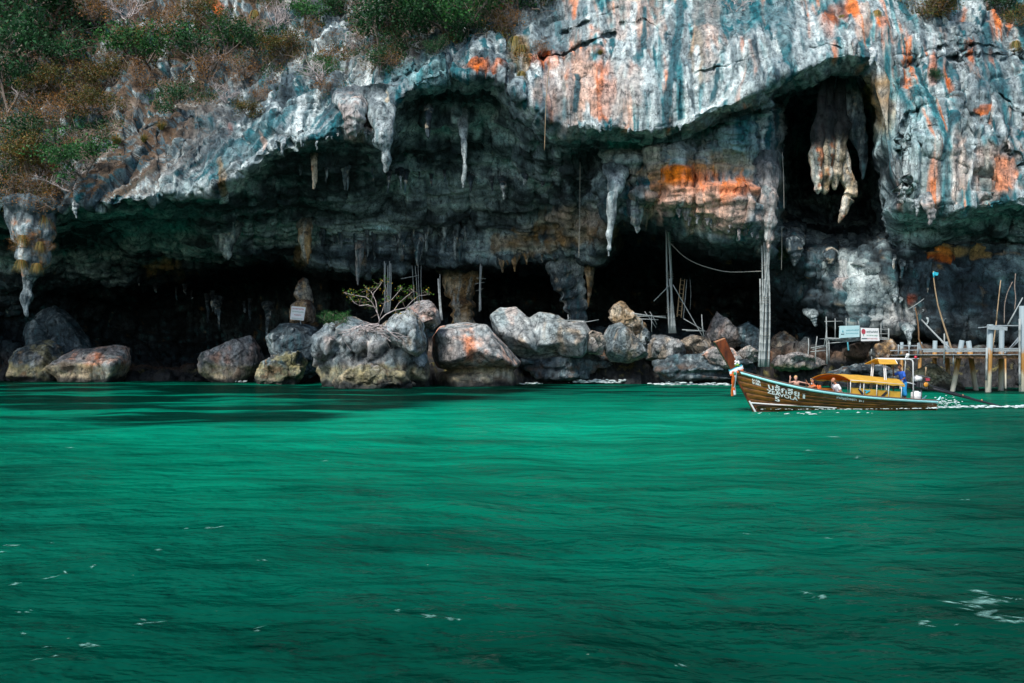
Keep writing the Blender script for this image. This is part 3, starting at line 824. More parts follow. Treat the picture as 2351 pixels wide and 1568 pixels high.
    col = blend(col, 'teal', 0.85 * lw * smooth(0.08, 0.18, -b3))
    # surveyed stains, and light painted onto the bulge
    pw = np.stack([px * 0.035, py * 0.018, np.zeros(len(px))], -1)
    w1, w2 = noise3(pw, 7), noise3(pw * 2.3, 8)
    for (bx, by, rx, ry, key, st) in ORANGE:
        sel = (np.abs(px - bx) < rx * 2.2) & (np.abs(py - by) < ry * 2.2)
        d = ((px[sel] - bx) / rx) ** 2 + ((py[sel] - by) / ry) ** 2
        m = smooth(1.5, 0.35, d + 1.3 * w1[sel] + 0.9 * w2[sel] + 0.8 * s3[sel])
        tmp = col[sel]
        col[sel] = blend(tmp, key, st * m * (0.75 + 0.5 * nm[sel]))
    # broad dark algae stripe down the streaked wall
    for pts, w in [([(1560, -40), (1562, 60), (1545, 150), (1532, 220), (1530, 285)], 13), ([(1480, 20), (1478, 110)], 8), ([(1326, 180), (1322, 250)], 9), ([(1650, 150), (1640, 230)], 8), ([(2190, 265), (2165, 345)], 8)]:
        d = dist_poly(px + 5 * w2, py, pts)
        col = blend(col, 'teal', 0.9 * smooth(w, w * 0.5, d) * face)
        col = blend(col, 'slate', 0.5 * smooth(w * .7, w * 0.2, d + 4 * w1) * face)
    for pts, w in [([(1672, 110), (1668, 180), (1640, 240), (1560, 280)], 9), ([(1715, 100), (1700, 180), (1640, 250)], 9), ([(700, 230), (680, 300), (620, 345)], 8), ([(740, 220), (700, 290)], 7), ([(560, 390), (500, 440)], 7), ([(600, 370), (540, 430)], 6), ([(1455, 10), (1452, 120)], 9), ([(1600, 110), (1598, 200)], 10)]:
        d = dist_poly(px + 5 * w2, py, pts)
        col = blend(col, 'white', 0.85 * smooth(w, w * 0.4, d))
    crust = smooth(1350, 1050, px) * smooth(-0.08, 0.25, fbm(p32 * np.array([0.22, 0.2, 0.1], np.float32), 4, 0.6, 98)) * face * smooth(4.7, 3.9, t)
    col = blend(col, 'slate', 0.72 * crust * smooth(0.3, 0.0, s1))
    col = blend(col, 'black', 0.5 * crust * smooth(0.0, 0.3, nm))
    # soil and litter on the broken slope, darkened cracks
    slope = smooth(0.05, 0.5, N[:, 2])
    veg = smooth(820, 600, px + 0.8 * py) + smooth(1300, 1100, px + 2.2 * py) * smooth(760, 860, px)
    col = blend(col, 'soil', 0.8 * np.clip(veg, 0, 1) * smooth(-0.1, 0.3, slope + 0.7 * nm - 0.25) * face)
    col = blend(col, 'slate', cr * 0.8)
    # tide zone: olive weed over black, then bare
    z = Pos[:, 2]
    tz = z + 0.5 * nm
    col = blend(col, 'brown', 0.85 * smooth(5.5, 3.2, tz) * smooth(12.6, 13.3, t))
    col = blend(col, 'black', 0.9 * smooth(4.0, 2.2, tz) * smooth(12.9, 13.6, t))
    col = blend(col, 'olive', 0.6 * smooth(0.05, 0.3, sp) * smooth(3.2, 2.2, tz) * smooth(0.6, 1.4, tz) * smooth(13.2, 14, t))
    lum = col.mean(1, keepdims=True)
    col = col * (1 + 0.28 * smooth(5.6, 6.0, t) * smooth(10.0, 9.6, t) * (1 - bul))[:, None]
    lum = col.mean(1, keepdims=True)
    col = np.clip(1.16 * (lum + (col - lum) * 1.25), 0.004, 0.92)
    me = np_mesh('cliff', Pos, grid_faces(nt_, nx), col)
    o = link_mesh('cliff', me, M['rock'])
    tag(o, kind='structure', label='streaked limestone cliff with deep sea cave under its overhang')
    return Pos, N, px, py, t


CL_P, CL_N, CL_px, CL_py, CL_t = build_cliff()
_cy = CL_P[:, 1]
CL_sx = CX + CL_P[:, 0] * F_PX / _cy
CL_sy = HOR - (CL_P[:, 2] - EYE) * F_PX / _cy


def on_cliff(px, py, r=4.0):
    """nearest visible cliff point in that direction, with its outward normal"""
    d = (CL_sx - px) ** 2 + (CL_sy - py) ** 2
    idx = np.where(d < r * r)[0]
    if len(idx) == 0:
        idx = np.array([np.argmin(d)])
    i = idx[np.argmin(_cy[idx])]
    return CL_P[i].copy(), CL_N[i].copy()
# ------------------------------------------------------------------ boulders
def boulder(label, outline, Y, depth, style='grey', seed=0, nchunk=2, name='boulder', facet=0.5, group=None, cat='boulder', rough=1.0, subs=None):
    """closed rock whose silhouette follows a surveyed outline; star-shaped about its middle, with real thickness"""
    pts = np.array(outline, float)
    c = 0.5 * (pts.min(0) + pts.max(0))
    rl = np.random.default_rng(100 + seed)
    k_ = Y / F_PX
    ctr = P(c[0], c[1], Y + depth * 0.35)
    o2 = np.stack([(pts[:, 0] - c[0]) * k_, -(pts[:, 1] - c[1]) * k_], -1)
    size = float(np.mean(np.hypot(o2[:, 0], o2[:, 1])))

    def chunk(ox, oz, oy, sc, dp):
        q = []
        for (yy, f, jit, kp) in ((-0.5, 0.55, 0.2, 0.4), (-0.26, 0.92, 0.06, 0.5), (0.1, 1.0, 0.015, 1.0), (0.5, 0.75, 0.1, 0.5)):
            for (x, z) in o2:
                if rl.random() > kp:
                    continue
                q.append((ox + x * sc * (f + rl.normal() * jit), oy + dp * (yy + rl.normal() * 0.07), oz + z * sc * (f + rl.normal() * jit)))
        bm = bmesh.new()
        for w_ in q:
            bm.verts.new(w_)
        g_ = bmesh.ops.convex_hull(bm, input=bm.verts)
        bmesh.ops.delete(bm, geom=[e for e in set(g_['geom_interior'] + g_['geom_unused']) if isinstance(e, bmesh.types.BMVert)], context='VERTS')
        bm.verts.index_update()
        v_ = [tuple(w_.co) for w_ in bm.verts]
        f_ = [tuple(w_.index for w_ in f.verts) for f in bm.faces]
        bm.free()
        return v_, f_
    mbx = MB()
    if subs:
        keep = o2
        for (so, dy, dp) in subs:
            so = np.array(so, float)
            cc = 0.5 * (so.min(0) + so.max(0))
            o2 = np.stack([(so[:, 0] - cc[0]) * k_, -(so[:, 1] - cc[1]) * k_], -1)
            mbx.add(*chunk((cc[0] - c[0]) * k_, -(cc[1] - c[1]) * k_, dy, 1.0, dp))
        o2 = keep
    else:
        mbx.add(*chunk(0, 0, 0, 1.0, depth))
    for kk in range(0 if subs else nchunk):
        a_ = rl.uniform(0, 6.28)
        mbx.add(*chunk(0.42 * size * math.cos(a_), 0.34 * size * math.sin(a_) - 0.1 * size, -depth * rl.uniform(0.12, 0.3), rl.uniform(0.4, 0.62), depth * rl.uniform(0.4, 0.6)))
    me = bpy.data.meshes.new('t')
    me.from_pydata(mbx.v, [], mbx.f)
    tmp = bpy.data.objects.new('t', me)
    COL.objects.link(tmp)
    rm = tmp.modifiers.new('r', 'REMESH')
    rm.mode = 'VOXEL'
    rm.voxel_size = max(0.075, size * (0.040 if size > 2.5 else 0.065))
    sm_ = tmp.modifiers.new('s', 'SMOOTH')
    sm_.iterations = 1
    sm_.factor = 0.3
    me2 = bpy.data.meshes.new_from_object(tmp.evaluated_get(bpy.context.evaluated_depsgraph_get()))
    bpy.data.objects.remove(tmp, do_unlink=True)
    bpy.data.meshes.remove(me)
    nv_ = len(me2.vertices)
    p = np.empty(nv_ * 3, np.float32)
    me2.vertices.foreach_get('co', p)
    p = p.reshape(-1, 3) + ctr.astype(np.float32)
    nrm = np.empty(nv_ * 3, np.float32)
    me2.vertices.foreach_get('normal', nrm)
    d = nrm.reshape(-1, 3)
    sd = seed * 1.37
    q = p / max(size, 0.4) * 1.3 + sd
    fo, fj = facets(q * 1.1 + 0.3 * noise3(q, 3)[:, None], seed)
    fo2, fj2 = facets(q * 2.9, seed + 5)
    disp = rough * (min(size, 2.2) * (facet * 0.10 * fo + facet * 0.07 * fo2) + 0.05 * size * fbm(q * 1.2, 3, 0.5, seed + 2) - 0.09 * min(size, 2) * smooth(0.09, 0, fj) * facet - 0.04 * min(size, 2) * smooth(0.08, 0, fj2) * facet) + 0.07 * fbm(p * 1.9, 4, 0.6, seed + 4)
    p = p + d * disp[:, None]
    zz = p[:, 2]
    nz = noise3(p * 0.7 + sd, 6)
    # tide zone
    up = d[:, 2]
    col, nb, nm, s1, s2, s3 = rock_stain(p + sd * 3, 60 + seed % 5, 0.35, {'grey': ('slate', 'grey', 'pale'), 'warm': ('slate', 'warmgrey', 'cream'), 'dark': ('black', 'slate', 'grey'), 'orange': ('grey', 'warmgrey', 'pale'),
                                                                  'pale': ('grey', 'pale', 'pale'), 'brown': ('black', 'brown', 'cream'), 'olive': ('black', 'slate', 'warmgrey'), 'moss': ('black', 'slate', 'grey')}[style])
    if style == 'moss':
        col = blend(col, 'tan', 0.8 * smooth(-0.05, 0.25, nm + 0.5 * d[:, 2]))
        col = blend(col, 'brown', 0.6 * smooth(0.0, 0.3, -nm))
        col = blend(col, 'orange', 0.45 * smooth(0.2, 0.42, nm + 0.4 * d[:, 2]))
    if style in ('orange', 'warm'):
        a = 0.95 if style == 'orange' else 0.4
        col = blend(col, 'peach', a * smooth(0.1, 0.4, nm + 0.5 * s3 + 0.1))
        col = blend(col, 'orange', 0.75 * a * smooth(0.2, 0.6, nm * 0.8 + 0.9 * s3))
    if style in ('grey', 'pale'):
        col = blend(col, 'warmgrey', 0.5 * smooth(-0.1, 0.2, nb))
        col = blend(col, 'tan', 0.5 * smooth(0.12, 0.35, s3 + 0.4 * nm))
        col = blend(col, 'peach', 0.4 * smooth(0.15, 0.35, -s3 + 0.4 * nm))
    if style == 'olive':
        col = blend(col, 'olive', 0.7 * smooth(-0.1, 0.3, nm))
        col = blend(col, 'tan', 0.5 * smooth(0.15, 0.4, -nm))
    if style == 'brown':
        col = blend(col, 'tan', 0.8 * smooth(-0.05, 0.35, nm + s1))
    pit = fbm(p * np.array([1.5, 1.5, 0.8]) + sd, 4, 0.65, 21)
    col = blend(col, 'black', 0.6 * smooth(0.2, 0.36, pit))
    col = blend(col, 'black', 0.6 * smooth(0.10, 0.0, fj) + 0.35 * smooth(0.07, 0.0, fj2))
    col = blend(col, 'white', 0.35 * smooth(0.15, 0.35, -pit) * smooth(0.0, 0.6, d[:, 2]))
    wet = zz + 0.5 * nz
    tide = 0.0 if style == 'dark' else 1.0
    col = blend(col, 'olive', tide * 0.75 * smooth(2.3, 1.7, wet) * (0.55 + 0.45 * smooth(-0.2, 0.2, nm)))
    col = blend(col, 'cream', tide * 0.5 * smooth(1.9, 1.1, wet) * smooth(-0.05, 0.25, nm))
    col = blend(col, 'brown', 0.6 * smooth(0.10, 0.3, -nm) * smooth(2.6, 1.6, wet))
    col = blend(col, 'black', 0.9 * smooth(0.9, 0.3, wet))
    org = np.array([ctr[0], ctr[1], max(float(zz.min()), -0.5)])
    me2.vertices.foreach_set('co', (p - org).astype(np.float32).ravel())
    at_ = me2.attributes.new('Col', 'FLOAT_COLOR', 'POINT')
    c4 = np.ones((nv_, 4), np.float32)
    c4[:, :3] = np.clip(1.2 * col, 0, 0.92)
    at_.data.foreach_set('color', c4.ravel())
    me2.polygons.foreach_set('use_smooth', np.ones(len(me2.polygons), bool))
    me2.materials.clear()
    me2.name = name
    me2.update()
    ob = link_mesh(name, me2, M['rock'], None, org)
    return tag(ob, label, cat, group)


SUBS = {
    8: [([(722, 775), (742, 745), (790, 724), (838, 734), (872, 760), (872, 860), (832, 912), (745, 905), (722, 850)], 0.0, 7.5),
        ([(848, 762), (900, 724), (955, 706), (986, 736), (988, 800), (980, 868), (940, 905), (880, 900), (852, 830)], -0.3, 7.0),
        ([(928, 800), (986, 788), (994, 842), (988, 900), (938, 912)], -1.2, 5.0), ([(735, 832), (782, 800), (850, 812), (862, 872), (800, 912), (733, 900)], -1.9, 5.0),
        ([(796, 744), (846, 738), (862, 792), (822, 836), (788, 792)], -2.4, 3.6), ([(850, 782), (912, 768), (928, 832), (890, 866), (848, 842)], -2.8, 3.6), ([(728, 772), (760, 752), (790, 780), (770, 820), (730, 815)], -2.6, 3.0),
        ([(895, 735), (950, 722), (966, 790), (930, 810), (900, 780)], -2.6, 3.4)],
    12: [([(984, 774), (1006, 745), (1050, 739), (1118, 742), (1144, 772), (1168, 798), (1198, 832), (1190, 846), (1100, 852), (1000, 846), (984, 815)], 0.0, 7.0), ([(992, 856), (1060, 848), (1182, 850), (1190, 872), (1182, 902), (1100, 906), (1000, 902)], 0.9, 7.0),
         ([(1000, 780), (1040, 756), (1090, 760), (1100, 830), (1040, 846), (1004, 830)], -1.6, 5.0)],
    13: [([(1118, 724), (1145, 703), (1184, 700), (1214, 732), (1258, 774), (1268, 822), (1212, 834), (1165, 802), (1130, 762)], 0, 6.0), ([(1190, 745), (1236, 716), (1284, 720), (1320, 748), (1338, 796), (1306, 828), (1240, 832), (1205, 800)], 0.4, 5.5),
         ([(1264, 754), (1292, 738), (1342, 735), (1356, 760), (1352, 806), (1334, 824), (1286, 818), (1266, 792)], -1.0, 5.0), ([(1150, 730), (1190, 725), (1240, 780), (1230, 815), (1180, 790)], -1.6, 3.6)],
    16: [([(1388, 812), (1384, 772), (1400, 744), (1426, 738), (1454, 758), (1474, 792), (1490, 818), (1444, 834), (1400, 832)], 0, 4.6), ([(1440, 765), (1470, 790), (1488, 816), (1450, 826), (1432, 800)], -1.2, 3.0)],
}
BOULDERS = [
    ('dark mossy boulder with pale drip stains, farthest left at the waterline', [(18, 830), (38, 802), (75, 785), (110, 781), (134, 795), (148, 830), (142, 862), (120, 888), (60, 890), (25, 868)], 117, 5.0, 'olive', 1, 0.45),
    ('flat boulder with rusty orange top and yellow lower half, left waterline', [(126, 852), (150, 815), (172, 801), (225, 799), (268, 791), (291, 798), (293, 830), (282, 860), (262, 890), (170, 890), (140, 872)], 116, 6.0, 'orange', 2, 0.5),
    ('angular grey boulder standing alone in water before the darkest cave mouth', [(455, 823), (478, 806), (520, 796), (546, 776), (576, 771), (596, 800), (602, 832), (590, 866), (562, 892), (500, 890), (470, 862)], 114, 5.5, 'warm', 3, 0.55),
    ('tilted layered yellow-green boulder beside the big central rock', [(586, 852), (602, 826), (638, 816), (656, 806), (690, 807), (700, 830), (692, 860), (672, 896), (600, 896), (584, 872)], 104, 4.5, 'olive', 4, 0.8),
    ('dark slate boulder with rust-brown cap below the white sign', [(618, 762), (640, 744), (690, 742), (728, 755), (738, 800), (730, 850), (690, 880), (640, 870), (620, 810)], 108, 6, 'dark', 5, 0.6),
    ('brown block of rock carrying the white warning sign', [(668, 700), (686, 688), (712, 690), (723, 712), (720, 738), (700, 748), (670, 744), (664, 722)], 111, 2.6, 'brown', 6, 0.5),
    ('dark pitted rock stump standing above the white sign', [(678, 680), (682, 646), (694, 634), (708, 642), (714, 672), (716, 698), (690, 702)], 112, 2.0, 'brown', 7, 0.6),
    ('largest grey rock in the middle, deeply furrowed, with tree on top', [(722, 770), (742, 742), (782, 722), (812, 716), (850, 735), (905, 714), (958, 704), (984, 735), (982, 800), (976, 850), (955, 890), (900, 910), (790, 910), (742, 888), (722, 850)], 93, 8.5, 'grey', 8, 1.5),
    ('knobbly cream and ochre rock toe at foot of the central rock', [(768, 878), (792, 850), (832, 833), (872, 848), (926, 858), (948, 884), (905, 908), (850, 918), (780, 912)], 88.6, 4.2, 'olive', 9, 1.3),
    ('smooth grey cap block leaning on top right of the central rock', [(930, 712), (955, 690), (984, 688), (1004, 712), (1012, 740), (992, 757), (958, 750)], 92.5, 3.4, 'warm', 10, 0.5),
    ('sloping pale shoulder rock under the leaning cap block', [(880, 750), (905, 722), (945, 712), (972, 742), (980, 800), (960, 820), (925, 800)], 90.5, 4.0, 'pale', 11, 0.8),
    ('broad flat-topped boulder with orange streaked face, right of central rock', [(984, 770), (1008, 744), (1050, 739), (1118, 742), (1142, 770), (1168, 798), (1194, 830), (1190, 862), (1180, 892), (1100, 900), (1010, 896), (986, 866)], 95, 8.0, 'orange', 12, 0.42),
    ('long pale fractured slab of rock stretching right behind the flat orange boulder', [(1118, 724), (1145, 703), (1184, 700), (1214, 730), (1250, 716), (1284, 722), (1300, 738), (1342, 735), (1354, 760), (1350, 806), (1334, 822), (1250, 828), (1205, 828), (1160, 800), (1130, 762)], 100, 6.0, 'pale', 13, 0.3),
    ('rounded blue-grey boulder with diagonal crack, right of pale block', [(1394, 806), (1390, 772), (1402, 746), (1424, 739), (1450, 758), (1468, 790), (1484, 812), (1442, 830), (1404, 826)], 100, 4.4, 'grey', 16, 0.5),
    ('brown knobbly coral-like rock perched above the blue-grey boulder', [(1398, 712), (1412, 698), (1432, 693), (1452, 718), (1480, 744), (1478, 764), (1446, 762), (1420, 742), (1402, 732)], 103, 2.8, 'brown', 17, 0.9),
    ('small dark rock wedged behind bamboo rail on the shelf', [(1450, 752), (1472, 739), (1490, 762), (1494, 800), (1468, 800), (1452, 780)], 103, 3.0, 'grey', 18, 0.6),
    ('sharp pyramid-shaped rock with peach lower face beside bamboo braces', [(1622, 775), (1636, 740), (1650, 714), (1666, 730), (1690, 758), (1700, 792), (1664, 806), (1628, 800)], 103, 3.6, 'warm', 19, 0.45),
    ('sunlit salmon-orange slab low on shelf behind the prow', [(1606, 815), (1636, 796), (1682, 800), (1704, 826), (1682, 844), (1630, 842)], 99.5, 3.0, 'orange', 20, 0.5),
    ('grey flat rock left of the pyramid rock on shelf', [(1552, 786), (1588, 768), (1622, 776), (1642, 800), (1622, 824), (1570, 820)], 103, 3.6, 'grey', 21, 0.5),
    ('leaning dark slab between pyramid rock and tall pole bundle', [(1696, 790), (1690, 752), (1716, 738), (1744, 762), (1762, 805), (1756, 834), (1720, 828)], 102, 3.6, 'dark', 22, 0.55),
    ('pale peaked boulder behind the boat engine under the pier', [(2098, 880), (2108, 850), (2140, 834), (2166, 850), (2184, 870), (2198, 895), (2186, 918), (2106, 918)], 82, 4.6, 'warm', 23, 0.5),
    ('small rusty stone wedged under pale block on the shelf', [(1345, 775), (1358, 758), (1380, 764), (1392, 790), (1384, 814), (1352, 812)], 100, 2.6, 'warm', 24, 0.6),
    ('heap of brown rubble under the bamboo platform', [(1990, 815), (2010, 780), (2040, 776), (2060, 800), (2062, 850), (2000, 850)], 95, 4, 'brown', 25, 0.8),
    ('low brown rubble mound behind the tall pole bundle', [(1762, 806), (1775, 776), (1800, 762), (1826, 780), (1850, 806), (1840, 832), (1775, 832)], 103, 4, 'brown', 26, 0.8),
    ('speckled rock ledge at the foot of the tall pole bundle', [(1768, 836), (1790, 818), (1840, 812), (1880, 822), (1900, 838), (1860, 850), (1790, 850)], 97, 3.5, 'warm', 27, 0.8),
    ('wide low grey rock filling the shelf between knobbly rock and braces', [(1480, 790), (1500, 768), (1540, 772), (1572, 790), (1576, 820), (1530, 832), (1486, 826)], 102, 4.0, 'grey', 32, 0.6),
    ('dark broken ledge under the tall pointed boulder', [(1180, 800), (1240, 796), (1320, 806), (1400, 818), (1404, 842), (1300, 850), (1200, 846)], 102, 5.0, 'dark', 33, 0.8),
    ('dark broken ledge under the pyramid rock and orange slab', [(1500, 828), (1580, 820), (1680, 836), (1760, 838), (1750, 860), (1600, 862), (1510, 854)], 100, 4.0, 'dark', 34, 0.8),
    ('small grey stones at the foot of the pyramid rock', [(1694, 806), (1712, 796), (1736, 806), (1740, 828), (1712, 834), (1696, 828)], 100, 2.2, 'warm', 35, 0.7),
    ('speckled broken rock by the waterline under the platform', [(1900, 856), (1940, 842), (2000, 838), (2060, 846), (2080, 880), (2040, 905), (1920, 900)], 90.5, 5.0, 'dark', 36, 0.9),
    ('arched dark rock hump behind the two leftmost waterline boulders', [(70, 760), (85, 715), (120, 700), (160, 725), (195, 770), (215, 815), (190, 860), (80, 860)], 122, 6.0, 'dark', 28, 0.6),
]
for lab, out, Y, dep, sty, sd, fc in BOULDERS:
    wd = max(q[0] for q in out) - min(q[0] for q in out)
    cxy = (0.5 * (max(q[0] for q in out) + min(q[0] for q in out)), 0.5 * (max(q[1] for q in out) + min(q[1] for q in out)))
    out = [(cxy[0] + (x - cxy[0]) * 1.06, cxy[1] + (y - cxy[1]) * 1.04) for x, y in out]
    boulder(lab, out, Y, dep, sty, sd, subs=SUBS.get(sd), rough=0.7 if sd in (12, 13, 16) else 1.0, nchunk=9 if wd > 230 else (4 if wd > 110 else 2), name='boulder' if 'stump' not in lab and 'heap' not in lab else ('rock_stump' if 'stump' in lab else 'rubble_heap'), facet=fc)


# ------------------------------------------------------------------ stalactites
STSETS = {'pale': ('grey', 'pale', 'white'), 'cream': ('tan', 'cream', 'cream'), 'dark': ('black', 'slate', 'pale'), 'tan': ('brown', 'tan', 'cream'), 'warm': ('grey', 'warmgrey', 'pale'), 'moss': ('slate', 'grey', 'pale')}


def stone_colour(p, style, seed, fr):
    col, nb, nm, s1, s2, s3 = rock_stain(p * 1.6 + seed, 70 + seed % 4, 0.6, STSETS[style])
    if style == 'cream':
        col = blend(col, 'orange', 0.7 * smooth(0.3, 0.55, nm + s3 + (0.35 if seed == 12 else -0.1)))
        col = blend(col, 'black', 0.7 * smooth(0.26, 0.42, fbm(p * 1.3, 3, 0.6, seed + 8)))
        if seed not in (4, 14):
            col = blend(col, 'black', 0.97 * smooth(0.66, 0.54, fr + 0.1 * nm))  # necks blackened: the chimney's shade painted into the stone
    if style == 'warm':
        col = blend(col, 'peach', 0.6 * smooth(0.0, 0.35, nm))
    if style in ('dark', 'tan'):
        col = blend(col, 'cream', 0.6 * smooth(0.2, 0.4, fbm(p * 1.1 + seed, 3, 0.6, 4)))
    if style == 'moss':
        col = blend(col, 'tan', 0.7 * smooth(-0.05, 0.2, nm) * smooth(0.15, 0.3, fr) * smooth(0.75, 0.6, fr))
        col = blend(col, 'orange', 0.6 * smooth(0.12, 0.3, nm) * smooth(0.15, 0.3, fr) * smooth(0.75, 0.6, fr))
    if style != 'cream':
        col = blend(col, 'black', 0.7 * smooth(0.22, 0.4, fbm(p * np.array([1.6, 1.6, 0.5]) + seed, 3, 0.6, 14)))
    return blend(col, 'black' if style == 'cream' else 'slate', 0.8 * smooth(0.3, 0.02, fr + 0.15 * nm))  # roots darkened, roof shade put into the colour


def drapery(label, spine, Y, style, seed, name, group, cat, flat):
    """stalactite fused from a main stem and ragged side columns, fluted like flowstone"""
    s = np.array(spine, float)
    r = np.random.default_rng(300 + seed)
    rp, _rn = on_cliff(s[0, 0], s[0, 1], 6)
    deep = style == 'cream' and seed != 14
    y0 = min(max(rp[1] + 0.9, Y), Y + (16 if deep else (0.8 if seed == 14 else 9)))
    n_t = 26
    fr_ = np.linspace(0, 1, n_t)
    sx = pchip(np.arange(len(s), dtype=float), s, np.linspace(0, len(s) - 1, n_t))
    Yv = Y + (y0 - Y) * (1 - smooth(0.0, 0.6 if deep else 0.38, fr_))
    mb = MB()
    wmax = s[:, 2].max()
    L = s[-1, 1] - s[0, 1]
    lo = np.array([(s[-1, 0] - CX) * Y / F_PX, Y, EYE - (s[-1, 1] - HOR) * Y / F_PX])
    hi = np.array([(s[0, 0] - CX) * y0 / F_PX, y0, EYE - (s[0, 1] - HOR) * y0 / F_PX])
    stems = [(0.0, 0.0, 1.0, 0.78)]
    for k in range(7):
        side = r.choice([-1, 1])
        stems.append((side * r.uniform(0.35, 1.0), r.uniform(-0.5, 0.3), r.uniform(0.25, 0.85) ** 1.2, r.uniform(0.28, 0.5)))
    for (ox, oy, ln, wd) in stems:
        n = max(4, int(n_t * ln))
        pts, rad = [], []
        for i in range(n):
            w = sx[i, 2] * Yv[i] / F_PX
            tip = 1 - smooth(0.72, 1.0, i / (n - 1)) * (0.85 if ln < 1 else 0.0)
            rr = w * wd * tip * (1 + 0.25 * math.sin(i * 1.3 + ox * 9 + seed) * r.uniform(0.4, 1))
            pts.append(((sx[i, 0] - CX) * Yv[i] / F_PX + ox * w * (1 - 0.35 * i / n), Yv[i] + oy * w * flat, EYE - (sx[i, 1] - HOR) * Yv[i] / F_PX))
            rad.append(max(rr, 0.03))
        mb.tube(pts, rad, 10)
        mb.ball(pts[-1], rad[-1], 8, 6)
    me = bpy.data.meshes.new('t')
    me.from_pydata(mb.v, [], mb.f)
    tmp = bpy.data.objects.new('t', me)
    COL.objects.link(tmp)
    rm = tmp.modifiers.new('r', 'REMESH')
    rm.mode = 'VOXEL'
    rm.voxel_size = float(np.clip(wmax * Y / F_PX * 0.13, 0.07, 0.15))
    me2 = bpy.data.meshes.new_from_object(tmp.evaluated_get(bpy.context.evaluated_depsgraph_get()))
    bpy.data.objects.remove(tmp, do_unlink=True)
    bpy.data.meshes.remove(me)
    n = len(me2.vertices)
    p = np.empty(n * 3, np.float32)
    me2.vertices.foreach_get('co', p)
    p = p.reshape(-1, 3)
    d = np.empty(n * 3, np.float32)
    me2.vertices.foreach_get('normal', d)
    d = d.reshape(-1, 3)
    wm = wmax * Y / F_PX
    p = p + d * (wm * (0.22 * fbm(p / wm * np.array([1.0, 1.0, 0.25]) + seed, 3, 0.55, seed) + 0.16 * fbm(p / wm * np.array([2.4, 2.4, 0.9]) + seed, 3, 0.6, seed + 2)))[:, None]
    fr = np.clip((hi[2] - p[:, 2]) / (hi[2] - lo[2] + 1e-6), 0, 1)
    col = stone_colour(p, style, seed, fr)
    me2.vertices.foreach_set('co', (p - hi).astype(np.float32).ravel())
    at_ = me2.attributes.new('Col', 'FLOAT_COLOR', 'POINT')
    c4 = np.ones((n, 4), np.float32)
    c4[:, :3] = np.clip(1.2 * col, 0, 0.92)
    at_.data.foreach_set('color', c4.ravel())
    me2.polygons.foreach_set('use_smooth', np.ones(len(me2.polygons), bool))
    me2.materials.clear()
    me2.name = name
    me2.update()
    return tag(link_mesh(name, me2, M['rock'], None, hi), label, cat, group)


def stalactite(label, spine, Y, style='pale', seed=0, name='stalactite', group=None, lobes=5, res=(28, 60), cat='stalactite', flat=0.8):
    """spine: (px, py, half width px) from root to tip; the root is sunk in the roof"""
    if max(q[2] for q in spine) > 8:
        return drapery(label, spine, Y, style, seed, name, group, cat, flat)
    s = np.array(spine, float)
    n_t, n_a = res[1], res[0]
    k = np.linspace(0, len(s) - 1, n_t)
    sx = pchip(np.arange(len(s), dtype=float), s, k)
    k_ = Y / F_PX
    rp, _rn = on_cliff(s[0, 0], s[0, 1], 6)
    y0 = min(max(rp[1] + 0.9, Y), Y + 9)
    fr_ = np.linspace(0, 1, n_t)
    Yv = Y + (y0 - Y) * (1 - smooth(0.0, 0.38, fr_))
    ctr = np.stack([(sx[:, 0] - CX) * Yv / F_PX, Yv, EYE - (sx[:, 1] - HOR) * Yv / F_PX], -1)
    r = np.maximum(sx[:, 2] * k_, 0.02)
    a = np.linspace(0, 2 * math.pi, n_a, endpoint=False)
    base = ctr[:, None, :] + r[:, None, None] * np.stack([np.cos(a), flat * np.sin(a), np.zeros(n_a)], -1)[None]
    p = base.reshape(-1, 3).astype(np.float32)
    rr = np.repeat(r, n_a)
    dirs = np.tile(np.stack([np.cos(a), np.sin(a), np.zeros(n_a)], -1), (n_t, 1))
    aa = np.tile(a, n_t)
    ph = noise3(np.stack([np.repeat(ctr[:, 2], n_a) * 0.3, np.zeros(len(p)), np.full(len(p), seed * 2.1)], -1), 4) * 1.6
    lob = 0.20 * np.cos(lobes * aa + ph * 2 + seed) + 0.10 * np.cos((lobes * 2 + 1) * aa - ph * 3)
    q = p / max(float(r.max()), 0.25)
    dsp = rr * (lob + 0.85 * fbm(q * np.array([0.9, 0.9, 0.3]) + seed, 3, 0.6, seed + 1) + 0.3 * fbm(q * 2.6 + seed, 2, 0.5, seed + 3))
    p = p + dirs * dsp[:, None]
    p[:, 2] += 0.25 * rr * noise3(q * 1.3 + seed, 9)
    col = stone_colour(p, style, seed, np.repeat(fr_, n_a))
    org = ctr[0]
    f = grid_faces(n_t, n_a, True)
    me = np_mesh(name, p - org, f, col)
    # close both ends
    bm = bmesh.new()
    bm.from_mesh(me)
    bmesh.ops.holes_fill(bm, edges=[e for e in bm.edges if e.is_boundary])
    bm.to_mesh(me)
    bm.free()
    ob = link_mesh(name, me, M['rock'], None, org)
    return tag(ob, label, cat, group)


